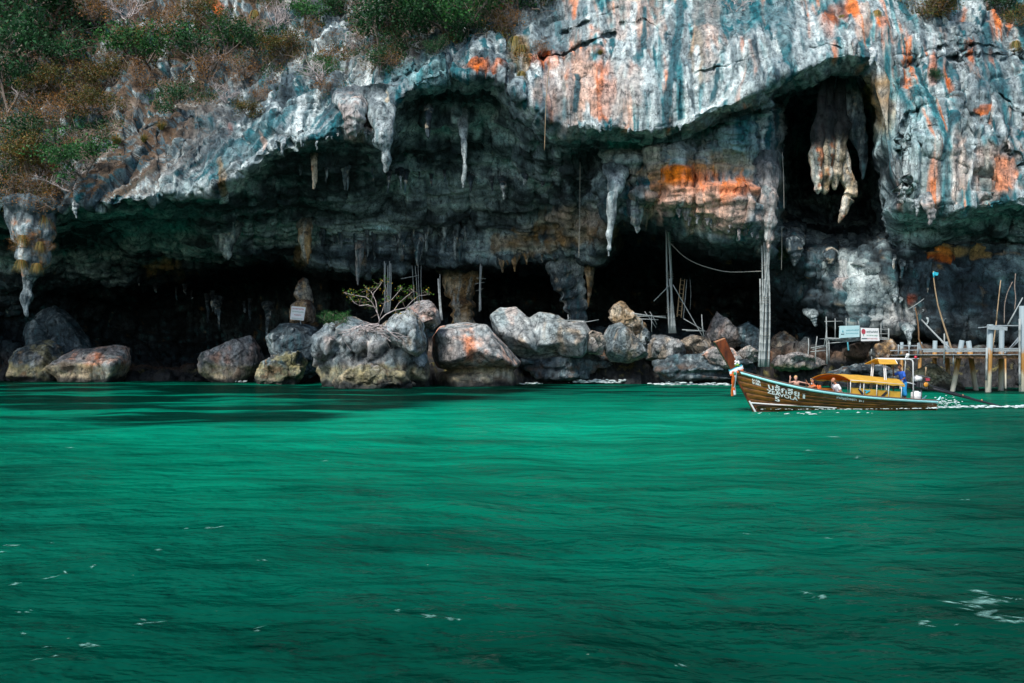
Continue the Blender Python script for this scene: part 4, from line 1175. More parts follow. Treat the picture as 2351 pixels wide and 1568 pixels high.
STAL = [
    ('thick pale two-tier stalactite hanging at left shoulder of the arch', [(872, 205, 46), (874, 250, 30), (880, 300, 22), (876, 322, 26), (884, 345, 12), (887, 372, 12), (885, 394, 5)], 95.0, 'pale', 1, 4),
    ('long thin pale stalactite hanging free below the arch crown', [(1062, 255, 16), (1064, 300, 10), (1066, 345, 6.5), (1067, 390, 6.5), (1064, 418, 5), (1063, 434, 2)], 99.5, 'pale', 2, 3),
    ('small blunt stalactite beside the thick two-tier one', [(985, 230, 14), (984, 270, 9), (982, 300, 8), (984, 316, 4)], 98, 'dark', 3, 3),
    ('slim cream stalactite alone under the left roof', [(722, 345, 8), (721, 372, 6), (722, 410, 5), (720, 434, 2.5)], 99.5, 'cream', 4, 3),
    ('squat twin-lobed knob hanging from left arch shoulder', [(812, 215, 40), (815, 255, 30), (810, 290, 26), (816, 312, 8)], 95.6, 'warm', 5, 3),
    ('heavy hooked stalactite hanging left of the orange bulge', [(1418, 378, 30), (1412, 412, 24), (1404, 450, 15), (1402, 500, 12), (1400, 545, 10), (1400, 572, 8), (1398, 588, 3)], 94.8, 'pale', 6, 3),
    ('cluster of fluted grey stalactites right of the hooked one', [(1462, 440, 24), (1462, 470, 20), (1460, 500, 17), (1463, 524, 8), (1462, 534, 3)], 97.5, 'dark', 7, 6),
    ('tapered brown and cream stalactite on inner ledge above small tree', [(826, 540, 12), (826, 580, 9), (823, 615, 7), (822, 640, 5), (822, 654, 2)], 114, 'warm', 8, 3),
    ('fluted white-streaked stalactite curtain on inner ledge', [(962, 530, 16), (962, 565, 12), (960, 590, 9), (959, 610, 3)], 113.5, 'dark', 9, 5),
    ('great pale tapering pendant above the tall pole bundle', [(1752, 350, 34), (1762, 420, 30), (1766, 480, 24), (1768, 530, 18), (1764, 560, 10), (1764, 580, 4)], 95.5, 'warm', 10, 4),
    ('tallest cream column of the hanging clump in the dark chimney', [(1908, 165, 9), (1902, 230, 14), (1897, 280, 30), (1894, 350, 29), (1892, 400, 25), (1893, 436, 12), (1893, 446, 4)], 97, 'cream', 11, 4),
    ('orange-footed column at left edge of the chimney clump', [(1890, 180, 6), (1880, 270, 11), (1874, 320, 20), (1873, 370, 19), (1876, 410, 15), (1878, 436, 10), (1878, 444, 4)], 96.4, 'cream', 12, 3),
    ('ochre column at right side of the chimney clump', [(1930, 170, 8), (1927, 240, 13), (1924, 300, 26), (1922, 350, 22), (1918, 400, 16), (1916, 430, 6)], 97.2, 'cream', 13, 3),
    ('lumpy drooping cream knob below the chimney clump', [(1915, 290, 18), (1926, 345, 18), (1938, 395, 19), (1954, 436, 21), (1942, 470, 16), (1930, 500, 8), (1926, 512, 3)], 97.6, 'cream', 14, 4),
    ('dark mottled dagger stalactite right of the chimney clump', [(1950, 170, 9), (1960, 235, 15), (1966, 290, 17), (1976, 330, 14), (1982, 370, 11), (1982, 400, 6), (1981, 412, 2)], 98.5, 'dark', 15, 4),
    ('mottled dark column joining roof and floor in mid cave', [(1300, 575, 52), (1296, 620, 46), (1306, 660, 42), (1318, 690, 38), (1326, 730, 30)], 116, 'dark', 18, 5),
    ('brown slender drip beside the mottled cave column', [(1352, 590, 14), (1354, 640, 9), (1352, 680, 6), (1350, 704, 2)], 115, 'tan', 19, 3),
    ('dim thick column in the shadows left of mid cave', [(1056, 610, 46), (1058, 660, 36), (1060, 710, 34), (1062, 745, 30)], 122, 'tan', 20, 5),
    ('ragged stalactite hanging from right wall lip', [(2128, 440, 18), (2132, 470, 16), (2138, 495, 12), (2134, 516, 4)], 86.5, 'warm', 21, 4),
    ('long grey tooth under the right wall lip', [(2110, 450, 10), (2108, 475, 7), (2104, 498, 2)], 87.2, 'pale', 22, 3),
    ('knotted white pendant at chimney foot left of the pale wedge', [(1905, 555, 20), (1906, 585, 16), (1906, 605, 12), (1904, 616, 4)], 98, 'dark', 23, 4),
    ('fluted white clump at left foot of the chimney', [(1822, 520, 26), (1824, 560, 22), (1826, 590, 16), (1824, 608, 6)], 99, 'dark', 24, 5),
    ('short tooth at top of the dark chimney, right one', [(2002, 92, 12), (2004, 125, 8), (2000, 142, 6), (1999, 152, 2)], 91.0, 'pale', 25, 3),
    ('short tooth at top of the dark chimney, left one', [(1962, 84, 9), (1963, 110, 6), (1960, 128, 2)], 91.2, 'warm', 26, 3),
    ('stubby drips fringe under the left cave lip edge', [(176, 450, 12), (172, 478, 8), (176, 500, 3)], 101.5, 'pale', 27, 3),
    ('dark curtain bulge under the left roof wing', [(520, 500, 32), (518, 540, 26), (520, 570, 20), (522, 590, 6)], 113, 'dark', 28, 5),
    ('brown hanging post of rock under the left roof wing', [(700, 500, 18), (702, 550, 14), (704, 590, 10), (706, 606, 3)], 112, 'tan', 29, 4),
    ('white-tipped fang hanging among right wall drips', [(2085, 740, 16), (2086, 765, 10), (2088, 790, 5), (2088, 800, 2)], 93.5, 'pale', 30, 3),
    ('fat pale drip at lower corner of the pale wedge', [(1862, 712, 14), (1868, 730, 11), (1872, 746, 5)], 98.8, 'pale', 31, 3),
]
for lab, spn, Y, sty, sd, lb in STAL:
    w = max(q[2] for q in spn)
    stalactite(lab, spn, Y, sty, sd, lobes=lb, res=(40, 90) if w > 20 else (24, 56), name='stalactite' if 'column joining' not in lab and 'dim thick' not in lab else 'rock_column', cat='stalactite' if 'column joining' not in lab and 'dim thick' not in lab else 'rock column')
# the small drips nobody could tell apart, in three fringes
stalactite('ragged hanging rock column with orange moss at the left picture edge', [(88, 455, 62), (80, 510, 46), (76, 560, 47), (74, 605, 42), (64, 640, 20), (60, 685, 18), (62, 722, 7)], 102.5, 'moss', 31, name='hanging_rock', cat='hanging rock')
ORD = [q + ' from left ' for q in 'first second third fourth fifth sixth seventh eighth ninth tenth eleventh twelfth thirteenth fourteenth fifteenth sixteenth seventeenth eighteenth nineteenth twentieth twenty-first twenty-second twenty-third twenty-fourth twenty-fifth twenty-sixth'.split()]
k = 0
for (x0, y0, x1, y1, n, Y, lab, grp, sty, Lm) in [
        (700, 545, 1090, 534, 26, 114.0, 'of the small drips fringing the inner cave ledge', 'small drips along the inner ledge', 'dark', 60),
        (690, 390, 1240, 420, 18, 103.0, 'of the drips scattered over the arch ceiling', 'drips on the arch ceiling', 'dark', 44),
        (620, 335, 860, 295, 12, 96.8, 'of the white drips along the left arch lip', 'drips along the left arch lip', 'pale', 30),
        (1300, 292, 1560, 285, 10, 91.6, 'of the short drips under the streaked wall lip', 'drips under the streaked wall lip', 'pale', 16),
        (1545, 488, 1745, 540, 13, 95.8, 'of the peach drips fringing the orange bulge', 'small drips under the orange bulge', 'warm', 22),
        (2040, 590, 2180, 640, 11, 94.4, 'of the pale drips on the dark right wall', 'small drips on the right wall', 'dark', 40),
        (1130, 588, 1290, 588, 6, 113.6, 'of the thin drips over the mid cave mouth', 'thin drips over the mid cave mouth', 'tan', 34),
        (2060, 690, 2190, 745, 8, 93.8, 'of the streaky drips along the lower right lip', 'drips along the lower right lip', 'pale', 30),
        (330, 650, 640, 720, 14, 128, 'of the pale drips on the back wall of the left cave', 'drips on the left back wall', 'dark', 60)]:
    fs = sorted((i + random.uniform(-0.6, 1.6)) / n for i in range(n))
    for i in range(n):
        f = fs[i]
        x, y = x0 + (x1 - x0) * f, y0 + (y1 - y0) * f + random.uniform(-10, 10)
        L = 6 + Lm * random.random() ** 2.2
        w = random.uniform(1.6, 4.0) * (0.6 + L / Lm)
        pt, _n = on_cliff(x, y, 5)
        Yd = min(Y, pt[1] - 0.1) if abs(pt[1] - Y) < 6 else Y
        stalactite(ORD[i] + lab, [(x, y - 14, w * 2.2), (x + random.uniform(-2, 2), y + L * 0.15, w * 1.1), (x + random.uniform(-2, 2), y + L * 0.5, w * 0.8), (x + random.uniform(-2, 2), y + L * 0.85, w * 0.6), (x, y + L, 0.8)], Yd, sty, 40 + k, group=grp, lobes=3, res=(14, 26))
        k += 1
# ------------------------------------------------------------------ vegetation
LEAFC = {
    'deep': [(0.012, 0.055, 0.022), (0.02, 0.085, 0.03), (0.03, 0.11, 0.04)],
    'fresh': [(0.03, 0.13, 0.035), (0.05, 0.17, 0.04), (0.02, 0.09, 0.03)],
    'olive': [(0.09, 0.10, 0.025), (0.14, 0.12, 0.03), (0.05, 0.075, 0.02), (0.2, 0.1, 0.025)],
    'dry': [(0.28, 0.12, 0.025), (0.18, 0.08, 0.02), (0.36, 0.18, 0.04), (0.10, 0.06, 0.02)],
    'grass': [(0.34, 0.26, 0.08), (0.2, 0.2, 0.06), (0.42, 0.22, 0.06), (0.12, 0.14, 0.05)],
}


def leaf_cards(c, nrm_up, size, pal, r, aspect=0.55):
    """two-triangle leaves at centres c; each bent over its midrib, random facing"""
    n = len(c)
    a = r.normal(size=(n, 3))
    a /= np.linalg.norm(a, axis=1, keepdims=True)
    b = r.normal(size=(n, 3)) + nrm_up
    b -= (b * a).sum(1, keepdims=True) * a
    b /= np.linalg.norm(b, axis=1, keepdims=True)
    w = np.cross(a, b)
    s = (size * r.uniform(0.6, 1.35, n))[:, None]
    v = np.stack([c - a * s * 0.5, c + w * s * aspect * 0.5 + b * s * 0.12, c + a * s * 0.5, c - w * s * aspect * 0.5 + b * s * 0.12], 1).reshape(-1, 3)
    q = np.arange(n * 4).reshape(-1, 4)
    pc = np.array(pal)[r.integers(0, len(pal), n)] * r.uniform(0.6, 1.5, (n, 1))
    return v, q, np.repeat(pc, 4, 0)


def branch_path(p, d, L, r, steps=6, wig=0.25, grav=0.0):
    pts = [p.copy()]
    d = d / np.linalg.norm(d)
    for i in range(steps):
        d = d + r.normal(size=3) * wig * 0.5 + np.array([0, 0, grav])
        d /= np.linalg.norm(d)
        p = p + d * L / steps
        pts.append(p.copy())
    return pts, d


def make_plant(kind, seed):
    """unit plant about 1 m high: wood mesh and leaf mesh, base at origin"""
    r = np.random.default_rng(seed)
    mb = MB()
    tips = []
    spec = {'tree': (3, 5, 0.55), 'bush': (6, 5, 0.5), 'dry': (7, 5, 0.5), 'bare': (6, 6, 0.55)}[kind]
    for i in range(spec[0]):
        az = 2 * math.pi * (i + r.uniform(0, 0.8)) / spec[0]
        out = r.uniform(0.35, 0.9)
        d0 = np.array([math.cos(az) * out, math.sin(az) * out, 0.8])
        pts, d = branch_path(np.array([0, 0, -0.05]), d0, r.uniform(0.55, 0.85), r, 6, 0.35)
        mb.tube(pts, np.linspace(0.022, 0.010, len(pts)), 5)
        for j in range(spec[1]):
            k = r.integers(2, len(pts))
            az2 = r.uniform(0, 2 * math.pi)
            d1 = d + np.array([math.cos(az2), math.sin(az2), r.uniform(-0.2, 0.7)]) * 0.9
            p2, dd = branch_path(pts[k], d1, r.uniform(0.25, 0.5), r, 4, 0.45)
            mb.tube(p2, np.linspace(0.009, 0.004, len(p2)), 4, False)
            tips.append(p2[-1])
            tips.append(p2[2])
            for q in range(2 if kind != 'bare' else 4):
                az3 = r.uniform(0, 2 * math.pi)
                p3, _ = branch_path(p2[r.integers(1, 4)], dd + np.array([math.cos(az3), math.sin(az3), r.uniform(-.4, .6)]), r.uniform(0.12, 0.28), r, 3, 0.5)
                mb.tube(p3, [0.004, 0.003, 0.003, 0.002], 3, False)
                tips.append(p3[-1])
    tips = np.array(tips)
    wood = bpy.data.meshes.new(kind + '_wood')
    wood.from_pydata(mb.v, [], mb.f)
    wood.update()
    leaf = {}
    dens = {'tree': 30, 'bush': 22, 'dry': 8, 'bare': 0}[kind]
    if dens:
        c = np.repeat(tips, dens, 0) + r.normal(size=(len(tips) * dens, 3)) * np.array([0.10, 0.10, 0.065])
        for pal in {'tree': ('deep', 'fresh'), 'bush': ('deep', 'fresh', 'olive'), 'dry': ('dry', 'olive')}[kind]:
            v, q, col = leaf_cards(c, np.array([0, 0, 1.2]), 0.058 if kind != 'dry' else 0.046, LEAFC[pal], r)
            leaf[pal] = np_mesh(kind + '_' + pal, v, q, col, False)
    return wood, leaf


PROTO = {}
for kd in ('tree', 'bush', 'dry', 'bare'):
    PROTO[kd] = [make_plant(kd, 200 + 10 * i + len(kd)) for i in range(3)]


def grass_mesh(seed, hang):
    r = np.random.default_rng(seed)
    n = 240
    vs, qs, cs = [], [], []
    for i in range(n):
        az = r.uniform(0, 2 * math.pi)
        o = np.array([math.cos(az), math.sin(az), 0]) * r.uniform(0, 0.12)
        lean = r.uniform(0.3, 1.0)
        L = r.uniform(0.6, 1.1)
        side = np.array([-math.sin(az), math.cos(az), 0]) * 0.014
        pts = []
        for k in range(5):
            t = k / 4
            h = (L * (t * 0.9 - lean * t * t * 0.75)) if not hang else L * (0.25 * t - 1.1 * t * t)
            pts.append(o + np.array([math.cos(az), math.sin(az), 0]) * lean * t * L * 0.6 + np.array([0, 0, h]))
        b = len(vs)
        for k, p in enumerate(pts):
            w = side * (1 - k / 4.6)
            vs += [p - w, p + w]
        for k in range(4):
            qs.append((b + 2 * k, b + 2 * k + 1, b + 2 * k + 3, b + 2 * k + 2))
        c = np.array(LEAFC['grass'][r.integers(0, 4)]) * r.uniform(0.6, 1.4)
        cs += [c] * 10
    return np_mesh('grass_blades', np.array(vs), np.array(qs), np.array(cs), False)


GRASS = [grass_mesh(5, False), grass_mesh(6, True)]
_pc = {}


def plant(kind, px, py, size_px, label, pal='deep', name=None, lean=0.0, Yoff=0.3, r=6, flat=1.0, at=None):
    pt, nr = on_cliff(px, py, r) if at is None else (P(px, py, at), np.array([0, -0.9, 0.3]))
    nrh = np.array([nr[0], nr[1], max(nr[2], 0.0)])
    base = pt - nr * 0.12
    sz = size_px * pt[1] / F_PX * 1.3
    i = _pc.get(kind, 0)
    _pc[kind] = i + 1
    wood, leaf = PROTO[kind][i % 3]
    nm = name or {'tree': 'cliff_tree', 'bush': 'cliff_bush', 'dry': 'dry_shrub', 'bare': 'bare_shrub'}[kind]
    root = empty(nm, base, random.uniform(0, 6.28))
    root.rotation_euler = (Quaternion((0, 0, 1, 0)) @ Vector((0, 0, 1)).rotation_difference(Vector((nr[0] * 0.5, nr[1] * 0.5 - 0.12, 1.0)).normalized()) @ Quaternion((0, 0, 1), random.uniform(0, 6.28))).to_euler() if False else (Vector((0, 0, 1)).rotation_difference(Vector((nr[0] * 0.5 + lean, nr[1] * 0.5, 1.0)).normalized()) @ Quaternion((0, 0, 1), random.uniform(0, 6.28))).to_euler()
    root.scale = (sz * 1.0, sz * 1.0, sz * flat)
    tag(root, label, 'tree' if kind == 'tree' else 'shrub', {'tree': 'trees growing on the cliff', 'bush': 'bushes growing on the cliff', 'dry': 'dry shrubs on the cliff', 'bare': 'leafless shrubs on the cliff'}[kind])
    link_mesh('trunk' if kind == 'tree' else 'branches', wood, M['palebark'] if kind == 'bare' else M['bark'], root)
    if leaf:
        link_mesh('crown' if kind == 'tree' else 'foliage', leaf.get(pal) or list(leaf.values())[0], M['leaf'], root)
    return root


def tuft(px, py, size_px, label, hang=False, at=None):
    pt, nr = on_cliff(px, py, 6) if at is None else (P(px, py, at), np.array([0, -1.0, 0.0]))
    sz = size_px * pt[1] / F_PX
    o = link_mesh('grass_tuft', GRASS[1 if hang else 0], M['leaf'], None, pt - nr * 0.05)
    o.scale = (sz, sz, sz)
    o.rotation_euler = (0, 0, random.uniform(0, 6.28))
    tag(o, label, 'grass tuft', 'grass tufts on the cliff')
    return o


TREES = [  # kind, px, py (base), size px, palette, label
    ('tree', 45, 130, 150, 'deep', 'large dark green tree filling the top left corner'),
    ('tree', 130, 60, 110, 'deep', 'dark green tree right of the top left corner tree'),
    ('tree', 20, 250, 120, 'deep', 'shadowy green tree at left edge below the corner tree'),
    ('tree', 330, 140, 105, 'fresh', 'bright green tree growing above the pale rock columns at left'),
    ('tree', 430, 160, 90, 'deep', 'mid green tree right of the bright green left tree'),
    ('tree', 520, 120, 70, 'fresh', 'bright green small tree above the bare pale slab'),
    ('tree', 590, 115, 80, 'deep', 'wide green tree left of the hanging roots'),
    ('tree', 395, 245, 60, 'deep', 'dark low tree at the foot of the slope above fluted rock'),
    ('tree', 190, 400, 95, 'fresh', 'lowest bright green tree above the left cave lip'),
    ('tree', 130, 330, 90, 'deep', 'dense dark tree left of the lowest bright tree'),
    ('tree', 860, 110, 110, 'deep', 'big dark tree left of the arch crown'),
    ('tree', 940, 70, 120, 'fresh', 'bright leafy tree at top centre, left of three'),
    ('tree', 1010, 60, 120, 'deep', 'dense tree at top centre, middle of three'),
    ('tree', 1085, 50, 110, 'fresh', 'leafy tree at top centre, right of three'),
    ('tree', 1185, 30, 90, 'deep', 'leafy tree right of the dry grass spur'),
    ('tree', 1235, 20, 70, 'deep', 'small dark tree at top, next to streaked wall'),
    ('tree', 870, 165, 60, 'deep', 'drooping tree just over the left arch shoulder'),
    ('tree', 700, 60, 70, 'fresh', 'slim green tree near top between two bare slabs'),
    ('tree', 80, 30, 130, 'deep', 'dark tree crown at the very top between two corner trees'),
    ('tree', 10, 40, 130, 'deep', 'dark tree crown touching the top left frame corner'),
    ('tree', 100, 170, 110, 'deep', 'dark tree below the corner trees, right one'),
    ('tree', 900, 30, 120, 'deep', 'dark tree at top, between high bush and top centre trees'),
    ('tree', 980, 100, 80, 'deep', 'low spreading dark tree under the top centre trees'),
    ('tree', 1050, 90, 70, 'deep', 'low dark tree beside the grass spur'),
    ('bush', 2150, 30, 70, 'olive', 'dark hanging bush at top of the right wall'),
    ('bush', 2180, 40, 55, 'olive', 'yellow-green trailing bush right of the dark hanging bush'),
    ('bush', 2300, 30, 55, 'deep', 'dark bush near the top right corner'),
    ('bush', 2335, 55, 45, 'olive', 'bush at the right picture edge near the top'),
    ('bush', 2148, 178, 26, 'deep', 'little bush growing from crack below the right wall seam'),
    ('bush', 570, 265, 40, 'olive', 'small olive bush beside the rust-red patch'),
    ('bush', 745, 170, 44, 'fresh', 'pale green bush over bare rock left of arch'),
    ('bush', 250, 190, 60, 'olive', 'brownish olive bush left of fluted grey columns'),
    ('bush', 60, 390, 80, 'olive', 'brown olive bush at left edge above the ragged hanging column'),
    ('bush', 215, 265, 60, 'olive', 'flat-topped olive bush over the fluted rock'),
    ('bush', 300, 110, 55, 'olive', 'grey-olive bush between dead trunks at left'),
    ('bush', 660, 130, 60, 'olive', 'grey-green bush under hanging roots'),
    ('bush', 480, 60, 60, 'olive', 'thin olive bush at top left of the bare slab'),
    ('bush', 1000, 120, 36, 'deep', 'low dark bush on the arch crown edge'),
    ('bush', 765, 30, 50, 'deep', 'dark bush high above the left arch shoulder'),
    ('bush', 130, 215, 70, 'olive', 'brown-tinged bush below the dark left trees'),
    ('bush', 1790, 600, 26, 'deep', 'small dark bush clinging beside the pole top'),
    ('dry', 230, 60, 80, 'dry', 'rusty dry shrub near top left dead trunks'),
    ('dry', 400, 90, 70, 'dry', 'orange-brown dry shrub amid left trees'),
    ('dry', 470, 190, 60, 'dry', 'orange dry shrub on ledge under the left trees'),
    ('dry', 560, 175, 55, 'dry', 'rusty dry shrub over the pale slab'),
    ('dry', 340, 215, 50, 'dry', 'burnt-orange dry shrub above fluted columns'),
    ('dry', 160, 280, 70, 'dry', 'brown dry shrub on the shaded left slope'),
    ('dry', 40, 440, 60, 'dry', 'bright orange dry shrub at left edge low down'),
    ('dry', 85, 300, 70, 'dry', 'yellow-brown dry shrub at left edge middle'),
    ('dry', 750, 215, 40, 'dry', 'orange dry shrub on rim left of arch'),
    ('dry', 730, 110, 50, 'dry', 'dry brown shrub below the high dark bush'),
    ('dry', 905, 150, 40, 'dry', 'orange dry shrub hanging over the arch shoulder'),
    ('dry', 1245, 130, 34, 'dry', 'orange twiggy shrub on the seam right of the spur'),
    ('dry', 1160, 60, 44, 'dry', 'dry orange shrub crowning the grass spur'),
    ('dry', 2128, 40, 40, 'dry', 'orange dry shrub left of the right wall bushes'),
    ('dry', 590, 230, 40, 'dry', 'low orange shrub above the rust-red patch'),
    ('dry', 100, 480, 50, 'dry', 'orange trailing shrub on top of the ragged hanging column'),
    ('bare', 160, 430, 70, None, 'white leafless shrub spreading over the left cave lip'),
    ('bare', 730, 190, 60, None, 'white leafless shrub on rim left of arch'),
    ('bare', 640, 60, 60, None, 'grey tangle of bare twigs hanging near top left'),
    ('bare', 290, 40, 70, None, 'bare grey twigs near the dead trunks at top left'),
    ('bare', 520, 230, 46, None, 'low bare twigs lying on the pale slab'),
    ('bare', 480, 160, 60, None, 'pinkish bare twigs amid orange shrubs'),
    ('bare', 1690, 20, 50, None, 'white leafless twigs on top of the teal wall'),
    ('bare', 80, 240, 60, None, 'bare twisted branches at left edge'),
    ('bare', 815, 120, 50, None, 'pale bare twigs left of the big arch tree'),
]
for kd, px, py, sz, pal, lab in TREES:
    plant(kd, px, py, sz, lab, pal)
for px, py, sz, lab, hg in [(265, 325, 46, 'broad tawny grass tuft on the left slab edge', False), (330, 320, 34, 'yellow-green grass tuft left of another on the slab', False), (365, 300, 40, 'tall tawny grass tuft on the left slab', False),
                            (1180, 80, 50, 'straw-coloured grass on spur by the centre trees', True), (1195, 110, 44, 'grass hanging down the spur side', True), (1150, 55, 44, 'dry orange grass at spur top', False),
                            (1380, 120, 24, 'small grass tuft on streaked wall seam', False), (2010, 20, 34, 'grass tuft at top between chimney and right bushes', True), (1930, 30, 34, 'grey grass tuft above the chimney', True),
                            (2330, 90, 34, 'tawny grass tuft at the right edge', True),                             (740, 110, 30, 'dry grass tuft on the bare slab near top', True), (590, 25, 34, 'hanging dry grass at top over bare slab', True), (100, 500, 40, 'tawny grass draping the hanging column top', True), (1200, 160, 34, 'grass streaming below the spur', True)]:
    tuft(px, py, sz, lab, hg)
for px, py, sz, lab in [(52, 540, 34, 'orange grass clump upper left on the ragged hanging column'), (92, 555, 30, 'orange grass clump upper right on the ragged hanging column'), (48, 596, 34, 'orange grass clump lower left on the ragged hanging column'), (84, 604, 30, 'orange grass clump lower right on the ragged hanging column')]:
    tuft(px, py, sz, lab, True, 100.3)
for px, py, sz, lab in [(60, 566, 34, 'rusty shrub in the middle of the ragged hanging column'), (104, 580, 28, 'rusty shrub on right side of the ragged hanging column')]:
    plant('dry', px, py, sz, lab, 'dry', at=100.6)


def undergrowth():
    """dry brush and creepers over the broken slope: uncountable, one mass"""
    r = np.random.default_rng(77)
    bound = np.array([(-60, 500), (0, 470), (110, 470), (150, 380), (230, 330), (330, 290), (420, 235), (560, 240), (700, 190), (760, 230), (850, 165), (950, 115), (1040, 100), (1140, 70), (1210, 150), (1270, 40), (1300, -60)], float)
    lim = np.interp(CL_sx, bound[:, 0], bound[:, 1])
    q = CL_P.astype(np.float32)
    dn = fbm(q[:, :] * 0.16, 3, 0.55, 91)
    cand = np.where((CL_sx > -60) & (CL_sx < 1290) & (CL_sy < lim) & (CL_sy > -60) & (CL_t < 5))[0]
    rockwin = np.zeros(len(cand))
    for (bx, by, rx, ry) in [(320, 215, 80, 46), (570, 60, 70, 46), (560, 195, 60, 40), (300, 25, 20, 40), (700, 200, 60, 40), (1250, 80, 60, 50), (215, 105, 16, 60), (770, 60, 30, 40), (430, 300, 90, 40)]:
        rockwin = np.maximum(rockwin, np.exp(-(((CL_sx[cand] - bx) / rx) ** 2 + ((CL_sy[cand] - by) / ry) ** 2)))
    pr = smooth(-0.12, 0.22, dn[cand] + 0.35 * smooth(260, 80, CL_sx[cand]) + 0.25 * CL_N[cand, 2] - 0.9 * rockwin)
    pr = pr / pr.sum()
    ns = 8000
    sp = cand[r.choice(len(cand), ns, p=pr)]
    vs, qs, cs, nb = [], [], [], 0
    tone = fbm(q[sp] * 0.25 + 7, 2, 0.5, 93)
    for pal, mask, per, size in (('dry', tone > 0.17, 10, 0.18), ('olive', (tone <= 0.17) & (tone > -0.08), 10, 0.18), ('deep', tone <= -0.08, 12, 0.21)):
        s_ = sp[mask]
        c = np.repeat(CL_P[s_] + CL_N[s_] * 0.25, per, 0)
        c = c + r.normal(size=c.shape) * np.array([0.42, 0.3, 0.34])
        v, f, co = leaf_cards(c, np.array([0, -0.3, 0.8]), size, LEAFC[pal], r)
        vs.append(v)
        qs.append(f + nb)
        cs.append(co)
        nb += len(v)
    # twigs
    s_ = cand[r.choice(len(cand), 5200, p=pr)]
    base = CL_P[s_]
    d = CL_N[s_] * 0.8 + r.normal(size=base.shape) * 0.6 + np.array([0, 0, 0.35])
    d /= np.linalg.norm(d, axis=1, keepdims=True)
    L = r.uniform(0.5, 2.0, (len(base), 1))
    w = np.cross(d, r.normal(size=d.shape))
    w /= np.linalg.norm(w, axis=1, keepdims=True)
    mid = base + d * L * 0.5 + r.normal(size=d.shape) * 0.15
    tip = base + d * L + r.normal(size=d.shape) * 0.2
    v = np.stack([base - w * 0.035, base + w * 0.035, mid + w * 0.025, mid - w * 0.025, tip + w * 0.012, tip - w * 0.012], 1).reshape(-1, 3)
    i6 = np.arange(len(base))[:, None] * 6 + nb
    f = np.concatenate([i6 + np.array([[0, 1, 2, 3]]), i6 + np.array([[3, 2, 4, 5]])], 0)
    vs.append(v)
    qs.append(f)
    cs.append(np.repeat(np.array([[0.34, 0.27, 0.23]]) * r.uniform(0.4, 1.5, (len(base), 1)), 6, 0))
    me = np_mesh('undergrowth', np.concatenate(vs), np.concatenate(qs), np.concatenate(cs), False)
    o = link_mesh('undergrowth', me, M['leaf'])
    tag(o, 'dry orange and olive brush covering the upper left cliff slope', 'undergrowth', kind='stuff')


undergrowth()

